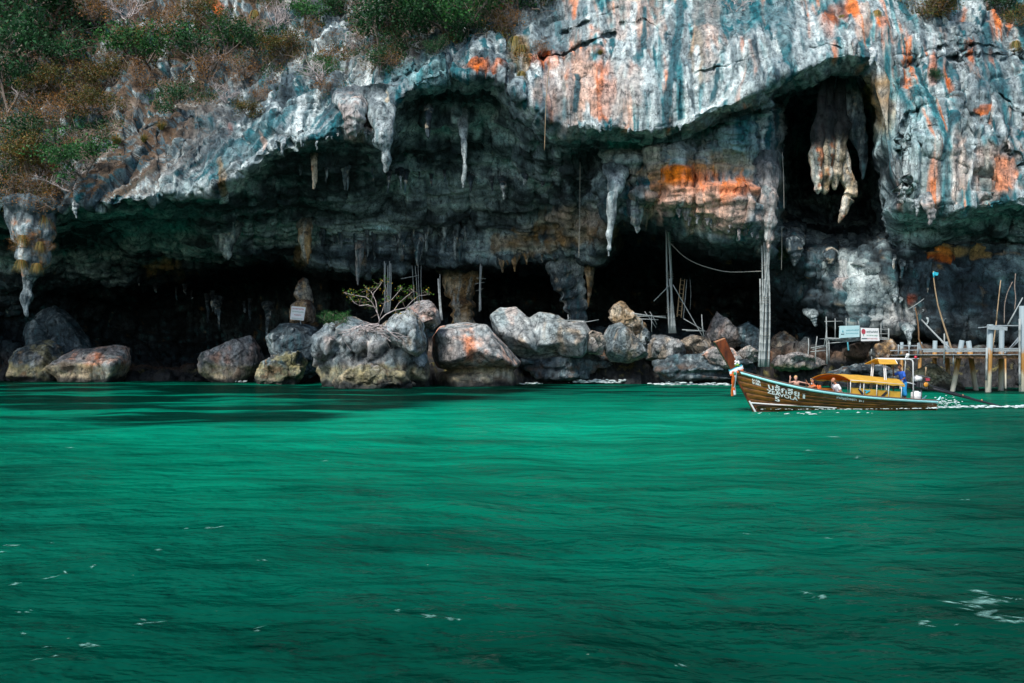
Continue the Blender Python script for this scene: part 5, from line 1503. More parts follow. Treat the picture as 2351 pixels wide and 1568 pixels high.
# ---- tree, creeper and roots on the central rock
def rock_tree():
    r = np.random.default_rng(5)
    base = P(868, 752, 88.2)
    root = empty('small_tree', base)
    tag(root, 'sparse tree with yellow-green leaves growing on the central rock', 'tree')
    k = 88.2 / F_PX
    mb, tw = MB(), MB()
    tips = []

    def L(px, py, dy=0.0):
        return np.array([(px - 868) * k, dy, -(py - 752) * k])
    limbs = [[(868, 752), (872, 735), (868, 722), (860, 705), (852, 692), (840, 682), (815, 678), (790, 672)], [(870, 730), (880, 712), (884, 695), (890, 675), (886, 655)], [(872, 735), (886, 722), (905, 712), (930, 706), (945, 690), (960, 678), (985, 675)],
             [(860, 705), (845, 700), (825, 702), (812, 694), (803, 682)], [(884, 695), (900, 688), (915, 672), (925, 660)], [(868, 722), (862, 690), (850, 668), (838, 660)], [(905, 712), (915, 695), (935, 680), (950, 668)], [(852, 692), (860, 672), (872, 658), (880, 648)]]
    for li, pl in enumerate(limbs):
        pts = [L(x, y, r.normal() * 0.15 - 0.3 * math.sin(li * 2.1) * i / len(pl) * 3) for i, (x, y) in enumerate(pl)]
        mb.tube(pts, np.linspace(0.06 if li in (0, 2) else 0.036, 0.014, len(pts)), 6)
        for i in range(2, len(pts)):
            for j in range(3):
                d = np.array([r.normal(), r.normal(), r.normal() * 0.7 + 0.35])
                p2, dd = branch_path(pts[i], d, r.uniform(0.4, 1.0), r, 4, 0.5)
                tw.tube(p2, np.linspace(0.02, 0.009, 5), 4, False)
                tips.append(p2[-1])
                if r.random() < 0.6:
                    p3, _ = branch_path(p2[2], dd + r.normal(size=3), 0.5, r, 3, 0.5)
                    tw.tube(p3, np.linspace(0.012, 0.007, 4), 3, False)
                    tips.append(p3[-1])
    mb.build('trunk', M['palebark'], root, True)
    tag(tw.build('twigs', M['bark'], root, True), kind='stuff')
    tips = np.array(tips)
    c = np.repeat(tips[tips[:, 2] > 1.2], 5, 0)
    c = c + r.normal(size=c.shape) * 0.14
    pal = [(0.05, 0.16, 0.02), (0.08, 0.2, 0.02), (0.04, 0.12, 0.02), (0.4, 0.26, 0.02), (0.06, 0.15, 0.02)]
    v, f, co = leaf_cards(c, np.array([0, -0.3, 1.0]), 0.15, pal, r, 0.7)
    link_mesh('crown', np_mesh('crown', v, f, co, False), M['leaf'], root)
    # roots creeping down the rock face
    rt = empty('root_tangle', P(862, 770, 87.6))
    tag(rt, 'tangle of whitish bare roots crawling over the central rock face', 'roots')
    for i in range(34):
        x0, y0 = 862 + r.normal() * 14, 748 + r.uniform(-4, 14)
        side = -1 if r.random() < 0.72 else 1
        n = 6
        pts = []
        for j in range(n):
            t = j / (n - 1)
            x = x0 + side * t * r.uniform(26, 70) + r.normal() * 3
            y = y0 + t * t * r.uniform(4, 46) + r.normal() * 3 - (6 * math.sin(t * 3) if side < 0 else 0)
            pts.append(P(x, y, 87.6 + 0.25 * r.normal()) - P(862, 770, 87.6))
        MB().tube(pts, np.linspace(0.055, 0.016, n) * r.uniform(0.6, 1.2), 5, False).build('root', M['palebark'], rt, True)
    b = empty('rock_bush', P(772, 748, 88.8))
    tag(b, 'bright green leafy bush on upper left of the central rock', 'shrub')
    wood, leaf = PROTO['bush'][1]
    link_mesh('branches', wood, M['bark'], b)
    link_mesh('foliage', leaf['fresh'], M['leaf'], b)
    b.scale = (1.9, 1.5, 1.6)


rock_tree()
# ------------------------------------------------------------------ bamboo poles, ropes, ladder
KD = 2351.0 / 2400.0


def D3(cx, cy):
    """survey sheet 3 (crop of the pier corner) -> frame pixels"""
    return (1900 + cx / 4.612) * KD, (600 + cy / 4.612) * KD


def D5(cx, cy):
    return (1450 + cx / 4.1275) * KD, (500 + cy / 4.1275) * KD


def pole(parent, a, b, r, mat='bamboo', name='pole', bow=0.0, org=(0, 0, 0), n=9, nodes=True, taper=0.75):
    a, b = np.array(a, float), np.array(b, float)
    L = np.linalg.norm(b - a)
    side = np.array([random.uniform(-1, 1), random.uniform(-0.4, 0.4), 0])
    pts, rad = [], []
    nn = max(2, int(L / 0.75)) if nodes else 2
    for i in range(nn + 1):
        t = i / nn
        c = a + (b - a) * t + side * bow * math.sin(math.pi * t)
        rr = r * (1 - (1 - taper) * t)
        if nodes and 0 < i < nn:
            d = (b - a) / L
            pts += [c - d * 0.03, c, c + d * 0.03]
            rad += [rr, rr * 1.16, rr]
        else:
            pts.append(c)
            rad.append(rr)
    return MB().tube([p - np.array(org) for p in pts], rad, n if r > 0.05 else 6).build(name, M[mat], parent, True)


def bundle(label, poles, name='bamboo_pole_bundle', cat='pole bundle', group=None):
    base = np.array(poles[0][0], float)
    root = empty(name, base)
    tag(root, label, cat, group)
    for q in poles:
        a, b, r = q[:3]
        pole(root, a, b, r, q[3] if len(q) > 3 else 'bamboo', bow=q[4] if len(q) > 4 else 0.1, org=base)
    return root


def lashing(root, c, r, org, mat='rope'):
    MB().tube([np.array(c) - org + np.array([r * math.cos(t), r * math.sin(t), 0.04 * t]) for t in np.linspace(0, 18, 40)], 0.018, 4).build('lashing', M[mat], root, True)


# tall bundle that props the great pendant
Yb = 96.5
pls = []
for i, (x0, x1) in enumerate([(1764, 1762), (1756, 1768), (1752, 1752), (1759, 1757), (1770, 1765), (1748, 1757), (1761, 1771), (1754, 1748)]):
    top = 556 + (i * 37 % 22)
    pls.append((P(x0 - 6 + random.uniform(-1, 1), 842, Yb + random.uniform(-.3, .3)), P(x1 - 3, top if i not in (5, 7) else 640, Yb + random.uniform(-.2, .2)), random.uniform(0.085, 0.13), 'bamboo', 0.25))
tall = bundle('tallest bundle of grey bamboo poles rising from shelf to the great pendant', pls)
for yy in (620, 700, 780):
    c = P(1757, yy, Yb)
    lashing(tall, c, 0.42, np.array(tall.location))

Yb = 103.0
pls = []
for i, (x0, x1) in enumerate([(1544, 1532), (1540, 1535), (1548, 1536), (1537, 1530), (1550, 1537)]):
    pls.append((P(x0 + random.uniform(-1, 1), 765, Yb), P(x1, 505 + i * 6 if i != 4 else 640, Yb + random.uniform(-.2, .2)), random.uniform(0.09, 0.13), 'bamboo', 0.15))
mid_b = bundle('bamboo pole bundle with side braces left of the rope', pls)
o_ = np.array(mid_b.location)
for (a, b) in [((486, 700), (340, 850)), ((525, 690), (815, 1195)), ((485, 1005), (487, 1115)), ((630, 1020), (830, 1135)), ((650, 1135), (840, 1140))]:
    pole(mid_b, P(*D5(*a), Yb - 0.2), P(*D5(*b), Yb - 0.4), 0.055, 'bamboo', 'brace', 0.02, o_)
for yy in (560, 640, 720):
    lashing(mid_b, P(1538, yy, Yb), 0.4, o_)

# ladder
lad = empty('bamboo_ladder', P(*D5(600, 1000), 106))
tag(lad, 'tan bamboo ladder leaning in the dark behind the braced bundle', 'ladder')
o_ = np.array(lad.location)
la, lb = (P(*D5(565, 1000), 106), P(*D5(600, 630), 107)), (P(*D5(605, 1010), 106), P(*D5(640, 635), 107))
for a, b in (la, lb):
    pole(lad, a, b, 0.07, 'bamboo_y', 'rail', 0.02, o_)
for t in np.linspace(0.06, 0.95, 9):
    pole(lad, la[0] + (la[1] - la[0]) * t, lb[0] + (lb[1] - lb[0]) * t, 0.035, 'bamboo_y', 'rung', 0, o_, nodes=False)
bundle('two thin poles leaning beside the tan ladder', [(P(*D5(625, 1025), 106), P(*D5(660, 640), 107), 0.05), (P(*D5(690, 930), 107), P(*D5(690, 640), 107), 0.03)], 'bamboo_poles')

# bundles within the cave mouth
bundle('thick grey pole bundle behind the small tree', [(P(884 + i * 2.6, 718, 108 + 0.1 * (i % 2)), P(884 + i * 3.0 + random.uniform(-2, 2), 600 + 5 * (i % 3), 109), 0.07, 'bamboo', 0.1) for i in range(5)])
bundle('lone slanting pole right of the small tree', [(P(1013, 735, 105), P(1006, 640, 106), 0.10, 'bamboo', 0.05), (P(1016, 735, 105), P(1010, 630, 106), 0.05)])
bundle('twin pole with cross pegs before the dim cave column', [(P(1101, 715, 110), P(1103, 606, 111), 0.09, 'bamboo', 0.1), (P(1104, 712, 110), P(1106, 610, 111), 0.07), (P(1090, 652, 110), P(1112, 648, 110), 0.035), (P(1092, 668, 110), P(1110, 662, 110), 0.03), (P(1094, 638, 110), P(1116, 640, 110), 0.03)])
bundle('thin dim poles bunched behind the small tree at right', [(P(952 + i * 6, 700, 112), P(946 + i * 7, 610, 113), 0.05, 'bamboo', 0.1) for i in range(4)] + [(P(920, 640, 112), P(962, 632, 112), 0.05)])
bundle('horizontal bamboo rail lying along the pale block top', [(P(1254, 735, 97.6), P(1342, 736, 97.8), 0.05), (P(1340, 740, 97.8), P(1375, 734, 98), 0.04), (P(1303, 740, 97.7), P(1304, 722, 97.8), 0.04)], 'bamboo_rail', 'rail')
bundle('loose bamboo rails and stakes beside the knobbly brown rock', [(P(1456, 720, 102), P(1530, 730, 102), 0.07), (P(1462, 726, 102), P(1528, 726, 102), 0.05), (P(1466, 732, 102), P(1512, 734, 102), 0.05), (P(1480, 715, 102), P(1506, 752, 102), 0.04), (P(1492, 716, 102), P(1508, 745, 102), 0.04),
                                                                       (P(1496, 762, 102), P(1496, 722, 102), 0.05), (P(1474, 750, 102), P(1474, 732, 102), 0.04)], 'bamboo_rail', 'rail')
bundle('short upright stake with crossbar left of the pyramid rock', [(P(1616, 772, 101.5), P(1611, 722, 101.6), 0.07), (P(1566, 757, 101.5), P(1620, 760, 101.5), 0.05)], 'bamboo_stake', 'stake')
for i, (x, y0, y1, lab) in enumerate([(1852, 830, 777, 'left crooked stake on the shelf behind the boat'), (1872, 832, 772, 'right crooked stake on the shelf behind the boat')]):
    bundle(lab, [(P(x, y0, 97), P(x + 4, y1, 97), 0.06, 'bamboo', 0.12)], 'wooden_stake', 'stake')


def rope(label, pts, r=0.03, mat='rope', name='rope'):
    o = np.array(pts[0])
    q = pchip(np.arange(len(pts), dtype=float), np.array(pts), np.linspace(0, len(pts) - 1, 24))
    ob = MB().tube([p - o for p in q], r, 5).build(name, M[mat], None, True)
    ob.location = V(o)
    return tag(ob, label, 'rope')


rope('long rope sagging between braced bundle and tall bundle', [P(*D5(500, 290), 102.6), P(*D5(650, 430), 101.5), P(*D5(850, 520), 100), P(*D5(1100, 568), 98.5), P(*D5(1385, 560), 96.6)], 0.045)
rope('straight rope hanging from the roof before the inner ledge', [P(1332, 372, 101), P(1331, 480, 101), P(1329, 592, 101)], 0.035)
rope('brown root line trailing down from the orange seam', [P(1262, 130, 92.0), P(1254, 230, 92), P(1250, 345, 92)], 0.035, 'bamboo_y', 'hanging_root')
rope('thin line hanging right of the great pendant', [P(1795, 520, 97), P(1795, 560, 97), P(1794, 620, 97)], 0.035)
rope('pale line hanging in the chimney left of cream columns', [P(1796, 350, 96), P(1799, 410, 96), P(1800, 480, 96)], 0.03)

# ------------------------------------------------------------------ signs
FONT = bpy.data.fonts.load if False else None


def text_mesh(body, size=1.0, extrude=0.0):
    cu = bpy.data.curves.new('text', 'FONT')
    cu.body = body
    cu.size = size
    cu.align_x = 'CENTER'
    cu.align_y = 'CENTER'
    cu.resolution_u = 3
    cu.offset = 0.022 * size
    ob = bpy.data.objects.new('tmp', cu)
    COL.objects.link(ob)
    bpy.context.view_layer.update()
    dg = bpy.context.evaluated_depsgraph_get()
    me = bpy.data.meshes.new_from_object(ob.evaluated_get(dg))
    bpy.data.objects.remove(ob, do_unlink=True)
    bpy.data.curves.remove(cu)
    return me


def text_on(parent, body, c, w, h, mat, name='lettering', right=(1, 0, 0), up=(0, 0, 1), bold=0.0):
    """flat lettering scaled to a box w x h at local point c"""
    me = text_mesh(body)
    if len(me.vertices) == 0:
        return None
    co = np.array([v.co[:] for v in me.vertices])
    lo, hi = co.min(0), co.max(0)
    s = np.array([w / max(hi[0] - lo[0], 1e-6), h / max(hi[1] - lo[1], 1e-6)])
    q = (co[:, :2] - 0.5 * (lo + hi)[:2]) * s
    right, up, c = np.array(right, float), np.array(up, float), np.array(c, float)
    p = c + q[:, :1] * right + q[:, 1:2] * up
    for v, x in zip(me.vertices, p):
        v.co = V(x)
    me.update()
    return link_mesh(name, me, M[mat], parent)


M['signwhite'] = mat_plain('sign_white', (0.78, 0.80, 0.80), (0.62, 0.66, 0.66), 2, 0.5, bmp=0)
M['signblue'] = mat_plain('sign_faded_blue', (0.45, 0.66, 0.68), (0.34, 0.55, 0.58), 2, 0.5, bmp=0)
M['inkred'] = mat_plain('ink_red', (0.45, 0.05, 0.08), None, 2, 0.6, bmp=0)
M['inkgreen'] = mat_plain('ink_green', (0.06, 0.3, 0.2), None, 2, 0.6, bmp=0)
M['inkblue'] = mat_plain('ink_blue', (0.07, 0.36, 0.44), None, 2, 0.6, bmp=0)
M['inkdark'] = mat_plain('ink_dark', (0.03, 0.09, 0.11), None, 2, 0.6, bmp=0)


def board(root, quad, Y, mat, name, th=0.06):
    """board through four surveyed corners (tl, tr, br, bl)"""
    q = [P(*c, Y) for c in quad]
    o = np.array(root.location)
    mb = MB()
    vs = [c - o for c in q] + [c - o + np.array([0, th, 0]) for c in q]
    mb.add(vs, [(0, 3, 2, 1), (4, 5, 6, 7), (0, 1, 5, 4), (1, 2, 6, 5), (2, 3, 7, 6), (3, 0, 4, 7)])
    mb.build(name, M[mat], root)
    ctr = sum(q) / 4 - o
    right = (q[1] - q[0]) / np.linalg.norm(q[1] - q[0])
    up = (q[0] - q[3]) / np.linalg.norm(q[0] - q[3])
    return ctr, right, up, np.linalg.norm(q[1] - q[0]), np.linalg.norm(q[0] - q[3])


ws = empty('warning_sign', P(684, 738, 108.9))
tag(ws, 'small tilted white sign board with red and green writing on rock', 'sign')
c, rt, up, w, h = board(ws, [(669.5, 702.5), (702, 705.5), (697, 736), (666, 733)], 108.9, 'signwhite', 'board')
fr = np.array([0, -0.012, 0])
text_on(ws, 'DO NOT ENTER', c + up * h * 0.33 + fr, w * 0.8, h * 0.11, 'inkred', right=rt, up=up)
text_on(ws, 'ห้ามเข้าก่อนได้รับ', c + up * h * 0.12 + fr, w * 0.78, h * 0.09, 'inkgreen', right=rt, up=up)
text_on(ws, 'อนุญาต', c - up * h * 0.14 + fr, w * 0.5, h * 0.11, 'inkred', right=rt, up=up)
for u0 in (-0.36, -0.42):
    mbb = MB()
    mbb.add([c + up * h * u0 - rt * w * 0.38 + fr, c + up * h * u0 + rt * w * 0.4 + fr, c + up * h * (u0 - 0.018) + rt * w * 0.4 + fr, c + up * h * (u0 - 0.018) - rt * w * 0.38 + fr], [(0, 3, 2, 1)])
    mbb.build('rule_line', M['inkgreen'], ws)
MB().box(np.array([0.25, 0.25, 0.2]), (0.08, 0.08, 1.0)).build('post', M['greywood'], ws)

# ------------------------------------------------------------------ bamboo platform with two boards
Yp = 95.5
pf = empty('bamboo_platform', P(*D3(190, 1160), Yp))
tag(pf, 'rickety grey bamboo platform on stilts carrying two boards', 'platform')
o_ = np.array(pf.location)


def pp(a, b, r=0.06, Y0=Yp, Y1=Yp, name='pole', mat='bamboo'):
    pole(pf, P(*D3(*a), Y0), P(*D3(*b), Y1), r, mat, name, 0.03, o_)


for a, b, r in [((178, 1165), (168, 655), 0.07), ((200, 1130), (196, 890), 0.06), ((145, 980), (175, 770), 0.05), ((850, 1125), (843, 782), 0.09), ((828, 1120), (826, 930), 0.07), ((265, 900), (264, 675), 0.05), ((385, 930), (384, 670), 0.05), ((412, 760), (416, 672), 0.04),
                ((762, 905), (760, 738), 0.05), ((660, 1190), (656, 1005), 0.06), ((748, 1125), (750, 960), 0.05), ((672, 1180), (664, 1030), 0.04), ((680, 775), (672, 735), 0.04), ((528, 760), (518, 700), 0.04)]:
    pp(a, b, r, name='post')
for a, b, r in [((150, 708), (345, 704), 0.04), ((172, 888), (845, 905), 0.06), ((150, 905), (845, 918), 0.05), ((175, 945), (540, 912), 0.05), ((740, 880), (845, 884), 0.04), ((740, 895), (845, 897), 0.04), ((745, 735), (838, 735), 0.035), ((745, 790), (840, 795), 0.035), ((745, 840), (840, 842), 0.035),
                ((0, 995), (180, 960), 0.05), ((0, 1035), (160, 1020), 0.05), ((20, 1010), (165, 975), 0.035), ((300, 765), (560, 772), 0.04)]:
    pp(a, b, r, name='crossbar')
fl = MB()
a, b = P(*D3(170, 898), Yp), P(*D3(845, 910), Yp)
for i in range(26):
    t = i / 25
    q = a + (b - a) * t - o_
    pl = MB().box(q + np.array([0, 0.9 + random.uniform(-.1, .1), 0.06]), (0.20, 2.2 + random.uniform(-.3, .3), 0.04), random.uniform(-.05, .05)).build('plank', M['greywood'], pf)
rope('blue-green rag dangling under the bamboo platform', [P(*D3(400, 930), Yp - .1), P(*D3(404, 975), Yp - .1), P(*D3(410, 1020), Yp - .1)], 0.08, 'inkblue', 'hanging_rag')
b1 = empty('faded_blue_board', P(*D3(420, 880), Yp - 0.35))
tag(b1, 'faded pale blue sign board at left on the bamboo platform', 'sign')
c, rt, up, w, h = board(b1, [D3(312, 756), D3(530, 750), D3(528, 876), D3(307, 886)], Yp - 0.35, 'signblue', 'board')
text_on(b1, 'เขตหวงห้ามพื้นที่', c + up * h * 0.12 + rt * w * 0.14 + fr, w * 0.62, h * 0.14, 'inkblue', right=rt, up=up)
text_on(b1, 'สัมปทานรังนกนางแอ่น', c - up * h * 0.14 + rt * w * 0.14 + fr, w * 0.62, h * 0.11, 'inkblue', right=rt, up=up)
MB().box(c - rt * w * 0.34 - up * h * 0.2 + fr, (0.3, 0.01, 0.08)).build('emblem_bar', M['inkdark'], b1)
MB().lathe(c - rt * w * 0.33 + up * h * 0.05 + fr, [(0.001, -0.1), (0.07, -0.06), (0.05, 0.02), (0.02, 0.1), (0.001, 0.12)], 8).build('emblem', M['inkblue'], b1)
b2 = empty('white_board', P(*D3(640, 915), Yp - 0.42))
tag(b2, 'white sign board with red balloon-shaped emblem on the bamboo platform', 'sign')
c, rt, up, w, h = board(b2, [D3(541, 776), D3(735, 781), D3(745, 917), D3(545, 920)], Yp - 0.42, 'signwhite', 'board')
text_on(b2, 'เขตห้ามล่าสัตว์', c + up * h * 0.22 + rt * w * 0.12 + fr, w * 0.64, h * 0.19, 'inkdark', right=rt, up=up)
text_on(b2, 'NO ENTRY AREA', c - up * h * 0.07 + rt * w * 0.12 + fr, w * 0.62, h * 0.09, 'inkgreen', right=rt, up=up)
text_on(b2, 'สัมปทานรังนกอีแอ่น', c - up * h * 0.3 + rt * w * 0.12 + fr, w * 0.6, h * 0.1, 'inkred', right=rt, up=up)
em = MB()
em.add([c - rt * w * 0.36 + up * h * 0.2 + fr + rt * 0.2 * math.cos(t) + up * 0.27 * math.sin(t) for t in np.linspace(0, 2 * math.pi, 20, endpoint=False)], [tuple(range(20))])
em.build('emblem', M['inkred'], b2)
MB().box(c - rt * w * 0.36 + up * h * -0.03 + fr, (0.05, 0.01, 0.25)).build('emblem_stem', M['inkgreen'], b2)
MB().box(c - rt * w * 0.33 - up * h * 0.32 + fr, (0.5, 0.01, 0.09)).build('emblem_bar', M['inkdark'], b2)

# ------------------------------------------------------------------ pier
def stained(name, hi, lo, z0, z1):
    m, nt, b = new_mat(name)
    tc = nt.nodes.new('ShaderNodeNewGeometry')
    sp = nt.nodes.new('ShaderNodeSeparateXYZ')
    nt.links.new(tc.outputs['Position'], sp.inputs[0])
    n = add_noise(nt, 3, 4, 0.6, stretch=(2, 2, 0.6))
    ad = nt.nodes.new('ShaderNodeMath')
    ad.operation = 'MULTIPLY_ADD'
    ad.inputs[1].default_value = 1.4
    nt.links.new(n.outputs['Fac'], ad.inputs[0])
    nt.links.new(sp.outputs['Z'], ad.inputs[2])
    mr = nt.nodes.new('ShaderNodeMapRange')
    mr.inputs['From Min'].default_value = z0
    mr.inputs['From Max'].default_value = z1
    nt.links.new(ad.outputs[0], mr.inputs['Value'])
    r = ramp(nt, mr.outputs[0], [(0.0, (0.12, 0.13, 0.10)), (0.12, (0.5, 0.5, 0.42)), (0.42, (0.52, 0.48, 0.34)), (0.6, lo), (0.9, lo), (1.0, hi)])
    nt.links.new(r.outputs[0], b.inputs['Base Color'])
    b.inputs['Roughness'].default_value = 0.6
    return m


M['pile'] = stained('pile_concrete', (0.24, 0.31, 0.33), (0.34, 0.17, 0.035), 0.3, 4.2)
Yf, Yk = 78.5, 84.5
pr = empty('pier', P(*D3(1900, 1475), Yf))
tag(pr, 'grey timber pier on concrete piles at the right edge', 'pier')
o_ = np.array(pr.location)


def pile(a, b, Y0, r):
    """a top, b bottom; carried on to the sea bed"""
    p0, p1 = P(*D3(*a), Y0), P(*D3(*b), Y0)
    d = (p1 - p0) / np.linalg.norm(p1 - p0)
    p1 = p0 + d * ((p0[2] + 2.5) / -d[2])
    MB().tube([p0 - o_, p1 - o_], r * 0.74, 14).build('pile', M['pile'], pr, True)


for a, b, Y0, r in [((1345, 915), (1335, 1250), Yk, 0.25), ((1460, 925), (1492, 1330), Yk, 0.25), ((1636, 912), (1545, 1400), Yf + 2, 0.27), ((1705, 918), (1787, 1452), Yk - 1, 0.28), ((1942, 740), (1918, 1475), Yf, 0.31), ((2066, 770), (2055, 1468), Yk - 2, 0.28), ((2292, 540), (2290, 1478), Yf, 0.36),
                    ((985, 932), (982, 1150), Yk + 4, 0.2), ((1187, 930), (1180, 1150), Yk + 4, 0.2), ((2105, 1080), (2108, 1400), Yk + 2, 0.1)]:
    pile(a, b, Y0, r)
for a, b, r, Y0 in [((1905, 990), (1897, 1345), 0.09, Yf - 0.5), ((2262, 680), (2260, 1395), 0.1, Yf - 0.5)]:
    pole(pr, P(*D3(*a), Y0), P(*D3(*b), Y0), r, 'bamboo', 'mooring_pole', 0.02, o_)


def beam(a, b, Y0, hgt, dep, mat='greywood', name='beam', Y1=None):
    p0, p1 = P(*D3(*a), Y0) - o_, P(*D3(*b), Y1 or Y0) - o_
    d = p1 - p0
    L = np.linalg.norm(d)
    ang = math.atan2(d[2], d[0])
    R = Matrix.Rotation(-ang, 3, 'Y')
    MB().box((p0 + p1) / 2, (L, dep, hgt), R).build(name, M[mat], pr)


beam((1180, 1082), (2480, 1092), Yf + 0.3, 0.28, 0.16, 'brownwood', 'deck_beam')
beam((940, 1082), (2480, 1090), Yf + 5.2, 0.28, 0.16, 'brownwood', 'deck_beam')
beam((1200, 1008), (2262, 1000), Yf + 0.1, 0.09, 0.09, 'greywood', 'handrail')
beam((1215, 1028), (2262, 1020), Yf + 0.4, 0.16, 0.06, 'greywood', 'handrail')
beam((940, 968), (1165, 970), Yk + 3.6, 0.1, 0.08, 'greywood', 'handrail')
beam((860, 1022), (1180, 1016), Yk + 3.6, 0.08, 0.06, 'greywood', 'handrail')
beam((1910, 772), (2122, 785), Yf - 0.36, 0.30, 0.14, 'greywood', 'cap_beam')
beam((1905, 752), (2262, 752), Yf - 0.1, 0.08, 0.08, 'greywood', 'top_rail')
beam((1810, 775), (1920, 765), Yf + 1.0, 0.07, 0.07, 'greywood', 'top_rail')
# deck planks laid across
x0, x1 = (P(*D3(1180, 1062), Yf) - o_)[0], (P(*D3(2480, 1062), Yf) - o_)[0]
zd = (P(*D3(1600, 1066), Yf) - o_)[2]
x = x0
while x < x1:
    w = random.uniform(0.17, 0.22)
    MB().box((x + w / 2, 3.0 + random.uniform(-.05, .05), zd + random.uniform(-.012, .012)), (w, 5.9 + random.uniform(-.2, .2), 0.05), random.uniform(-.008, .008)).build('plank', M['greywood'], pr)
    x += w + 0.02
for a, b, r in [((948, 1075), (948, 955), 0.06), ((1062, 1075), (1064, 955), 0.06), ((1158, 1075), (1160, 940), 0.07)]:
    pole(pr, P(*D3(*a), Yk + 3.5), P(*D3(*b), Yk + 3.5), r, 'greywood', 'rail_post', 0, o_, nodes=False)
for i in range(4):
    beam((2095 + i * 8, 1050 - i * 4), (2262, 905 - i * 14), Yf + 2.5, 0.06, 0.16, 'greywood', 'stair_board')
for xx in (1440, 1540):
    pole(pr, P(*D3(xx, 1170), Yf + .2), P(*D3(xx + 4, 1060), Yf + .2), 0.05, 'greywood', 'fender', 0, o_, nodes=False)

# loose poles standing on the pier
bl = bundle('bending tan pole with turquoise flag standing on the pier', [], 'x') if False else None
fp = empty('flag_pole', P(*D3(1520, 1000), Yk - 2))
tag(fp, 'bending tan pole with a small turquoise flag above the pier', 'flag pole')
o_ = np.array(fp.location)
pts = [P(*D3(*c), Yk - 2) - o_ for c in [(1540, 1080), (1520, 1000), (1480, 870), (1425, 700), (1375, 530), (1345, 360), (1332, 260), (1326, 165)]]
MB().tube(pts, np.linspace(0.085, 0.04, len(pts)), 8).build('pole', M['bamboo_y'], fp, True)
M['turq'] = mat_plain('turquoise_cloth', (0.03, 0.5, 0.62), (0.02, 0.36, 0.48), 4, 0.7)
fl = MB()
q = [P(*D3(*c), Yk - 2) - o_ for c in [(1328, 162), (1350, 172), (1384, 180), (1378, 208), (1355, 212), (1332, 200)]]
fl.add([p + np.array([0, 0.05 * (i % 2), 0]) for i, p in enumerate(q)] + [p + np.array([0, 0.05 * (i % 2) + 0.03, 0]) for i, p in enumerate(q)], [(0, 1, 4, 5), (1, 2, 3, 4), (6, 11, 10, 7), (7, 10, 9, 8), (0, 6, 7, 1), (1, 7, 8, 2), (2, 8, 9, 3), (3, 9, 10, 4), (4, 10, 11, 5), (5, 11, 6, 0)])
fl.build('flag', M['turq'], fp)
MB().tube([pts[-1] + np.array([0, 0, -0.1]), pts[-2] + np.array([0.0, 0, 0.2])], 0.06, 8).build('wrapping', M['turq'], fp, True)
bundle('grey pole slanting from the right wall down to the pier', [(P(*D3(1640, 1080), Yk - 3), P(*D3(1420, 930), Yk - 1), 0.09, 'bamboo', 0.0), (P(*D3(1440, 940), Yk - 1), P(*D3(1200, 690), Yk + 3), 0.08, 'bamboo', 0.1)], 'slanting_pole', 'pole')
bundle('dark pole slanting to the left end of the pier rail', [(P(*D3(1250, 1090), Yk + 1), P(*D3(1165, 890), Yk + 3), 0.08, 'brownwood', 0), (P(*D3(1170, 900), Yk + 3), P(*D3(1130, 560), Yk + 5), 0.07, 'brownwood', 0.1)], 'slanting_pole', 'pole')
bundle('tall thin tan pole rising behind the pier gate frame', [(P(*D3(1965, 1010), Yf + 2), P(*D3(2010, 690), Yf + 2), 0.06, 'bamboo_y', 0.02), (P(*D3(2008, 700), Yf + 2), P(*D3(2055, 262), Yf + 2), 0.05, 'bamboo_y', 0.05)], 'thin_pole', 'pole')
bundle('grey pole leaning from the right edge over the gate frame', [(P(*D3(2130, 745), Yf + 1), P(*D3(2292, 450), Yf + 1), 0.06)], 'leaning_pole', 'pole')
bundle('short crossed stick on the dark right wall', [(P(*D3(1050, 580), 92.5), P(*D3(1225, 462), 92.5), 0.05)], 'stick', 'stick')
bundle('short vertical pole tied to the pier handrail', [(P(*D3(1440, 1130), Yf), P(*D3(1444, 838), Yf), 0.06)], 'upright_pole', 'pole')
rope('dead grey root hanging by the right picture edge', [P(*D3(2215, 190), 88), P(*D3(2205, 330), 88), P(*D3(2216, 450), 88), P(*D3(2205, 580), 88)], 0.05, 'bark', 'hanging_root')
rope('second dead root left of the edge root', [P(*D3(2180, 280), 88.5), P(*D3(2120, 420), 88.5), P(*D3(2095, 560), 88.5), P(*D3(2092, 730), 88.5)], 0.045, 'bark', 'hanging_root')
# ------------------------------------------------------------------ long-tail boat
M['hull'] = None


def mat_varnish(name, dark, light, rough=0.3, stretch=(0.5, 4, 4), sc=2.5):
    m, nt, b = new_mat(name)
    n = add_noise(nt, sc, 7, 0.7, stretch=stretch)
    n2 = add_noise(nt, 1.2, 3, 0.6)
    r = ramp(nt, n.outputs['Fac'], [(0.34, dark), (0.5, tuple(0.5 * (a + c) for a, c in zip(dark, light))), (0.66, light)])
    r2 = ramp(nt, n2.outputs['Fac'], [(0.35, (0.45, 0.42, 0.4)), (0.6, (1.1, 1.05, 1))])
    mx = nt.nodes.new('ShaderNodeMix')
    mx.data_type = 'RGBA'
    mx.blend_type = 'MULTIPLY'
    mx.inputs[0].default_value = 1
    nt.links.new(r.outputs[0], mx.inputs[6])
    nt.links.new(r2.outputs[0], mx.inputs[7])
    nt.links.new(mx.outputs[2], b.inputs['Base Color'])
    b.inputs['Roughness'].default_value = rough
    bump(nt, b, n.outputs['Fac'], 0.15, 0.01)
    return m


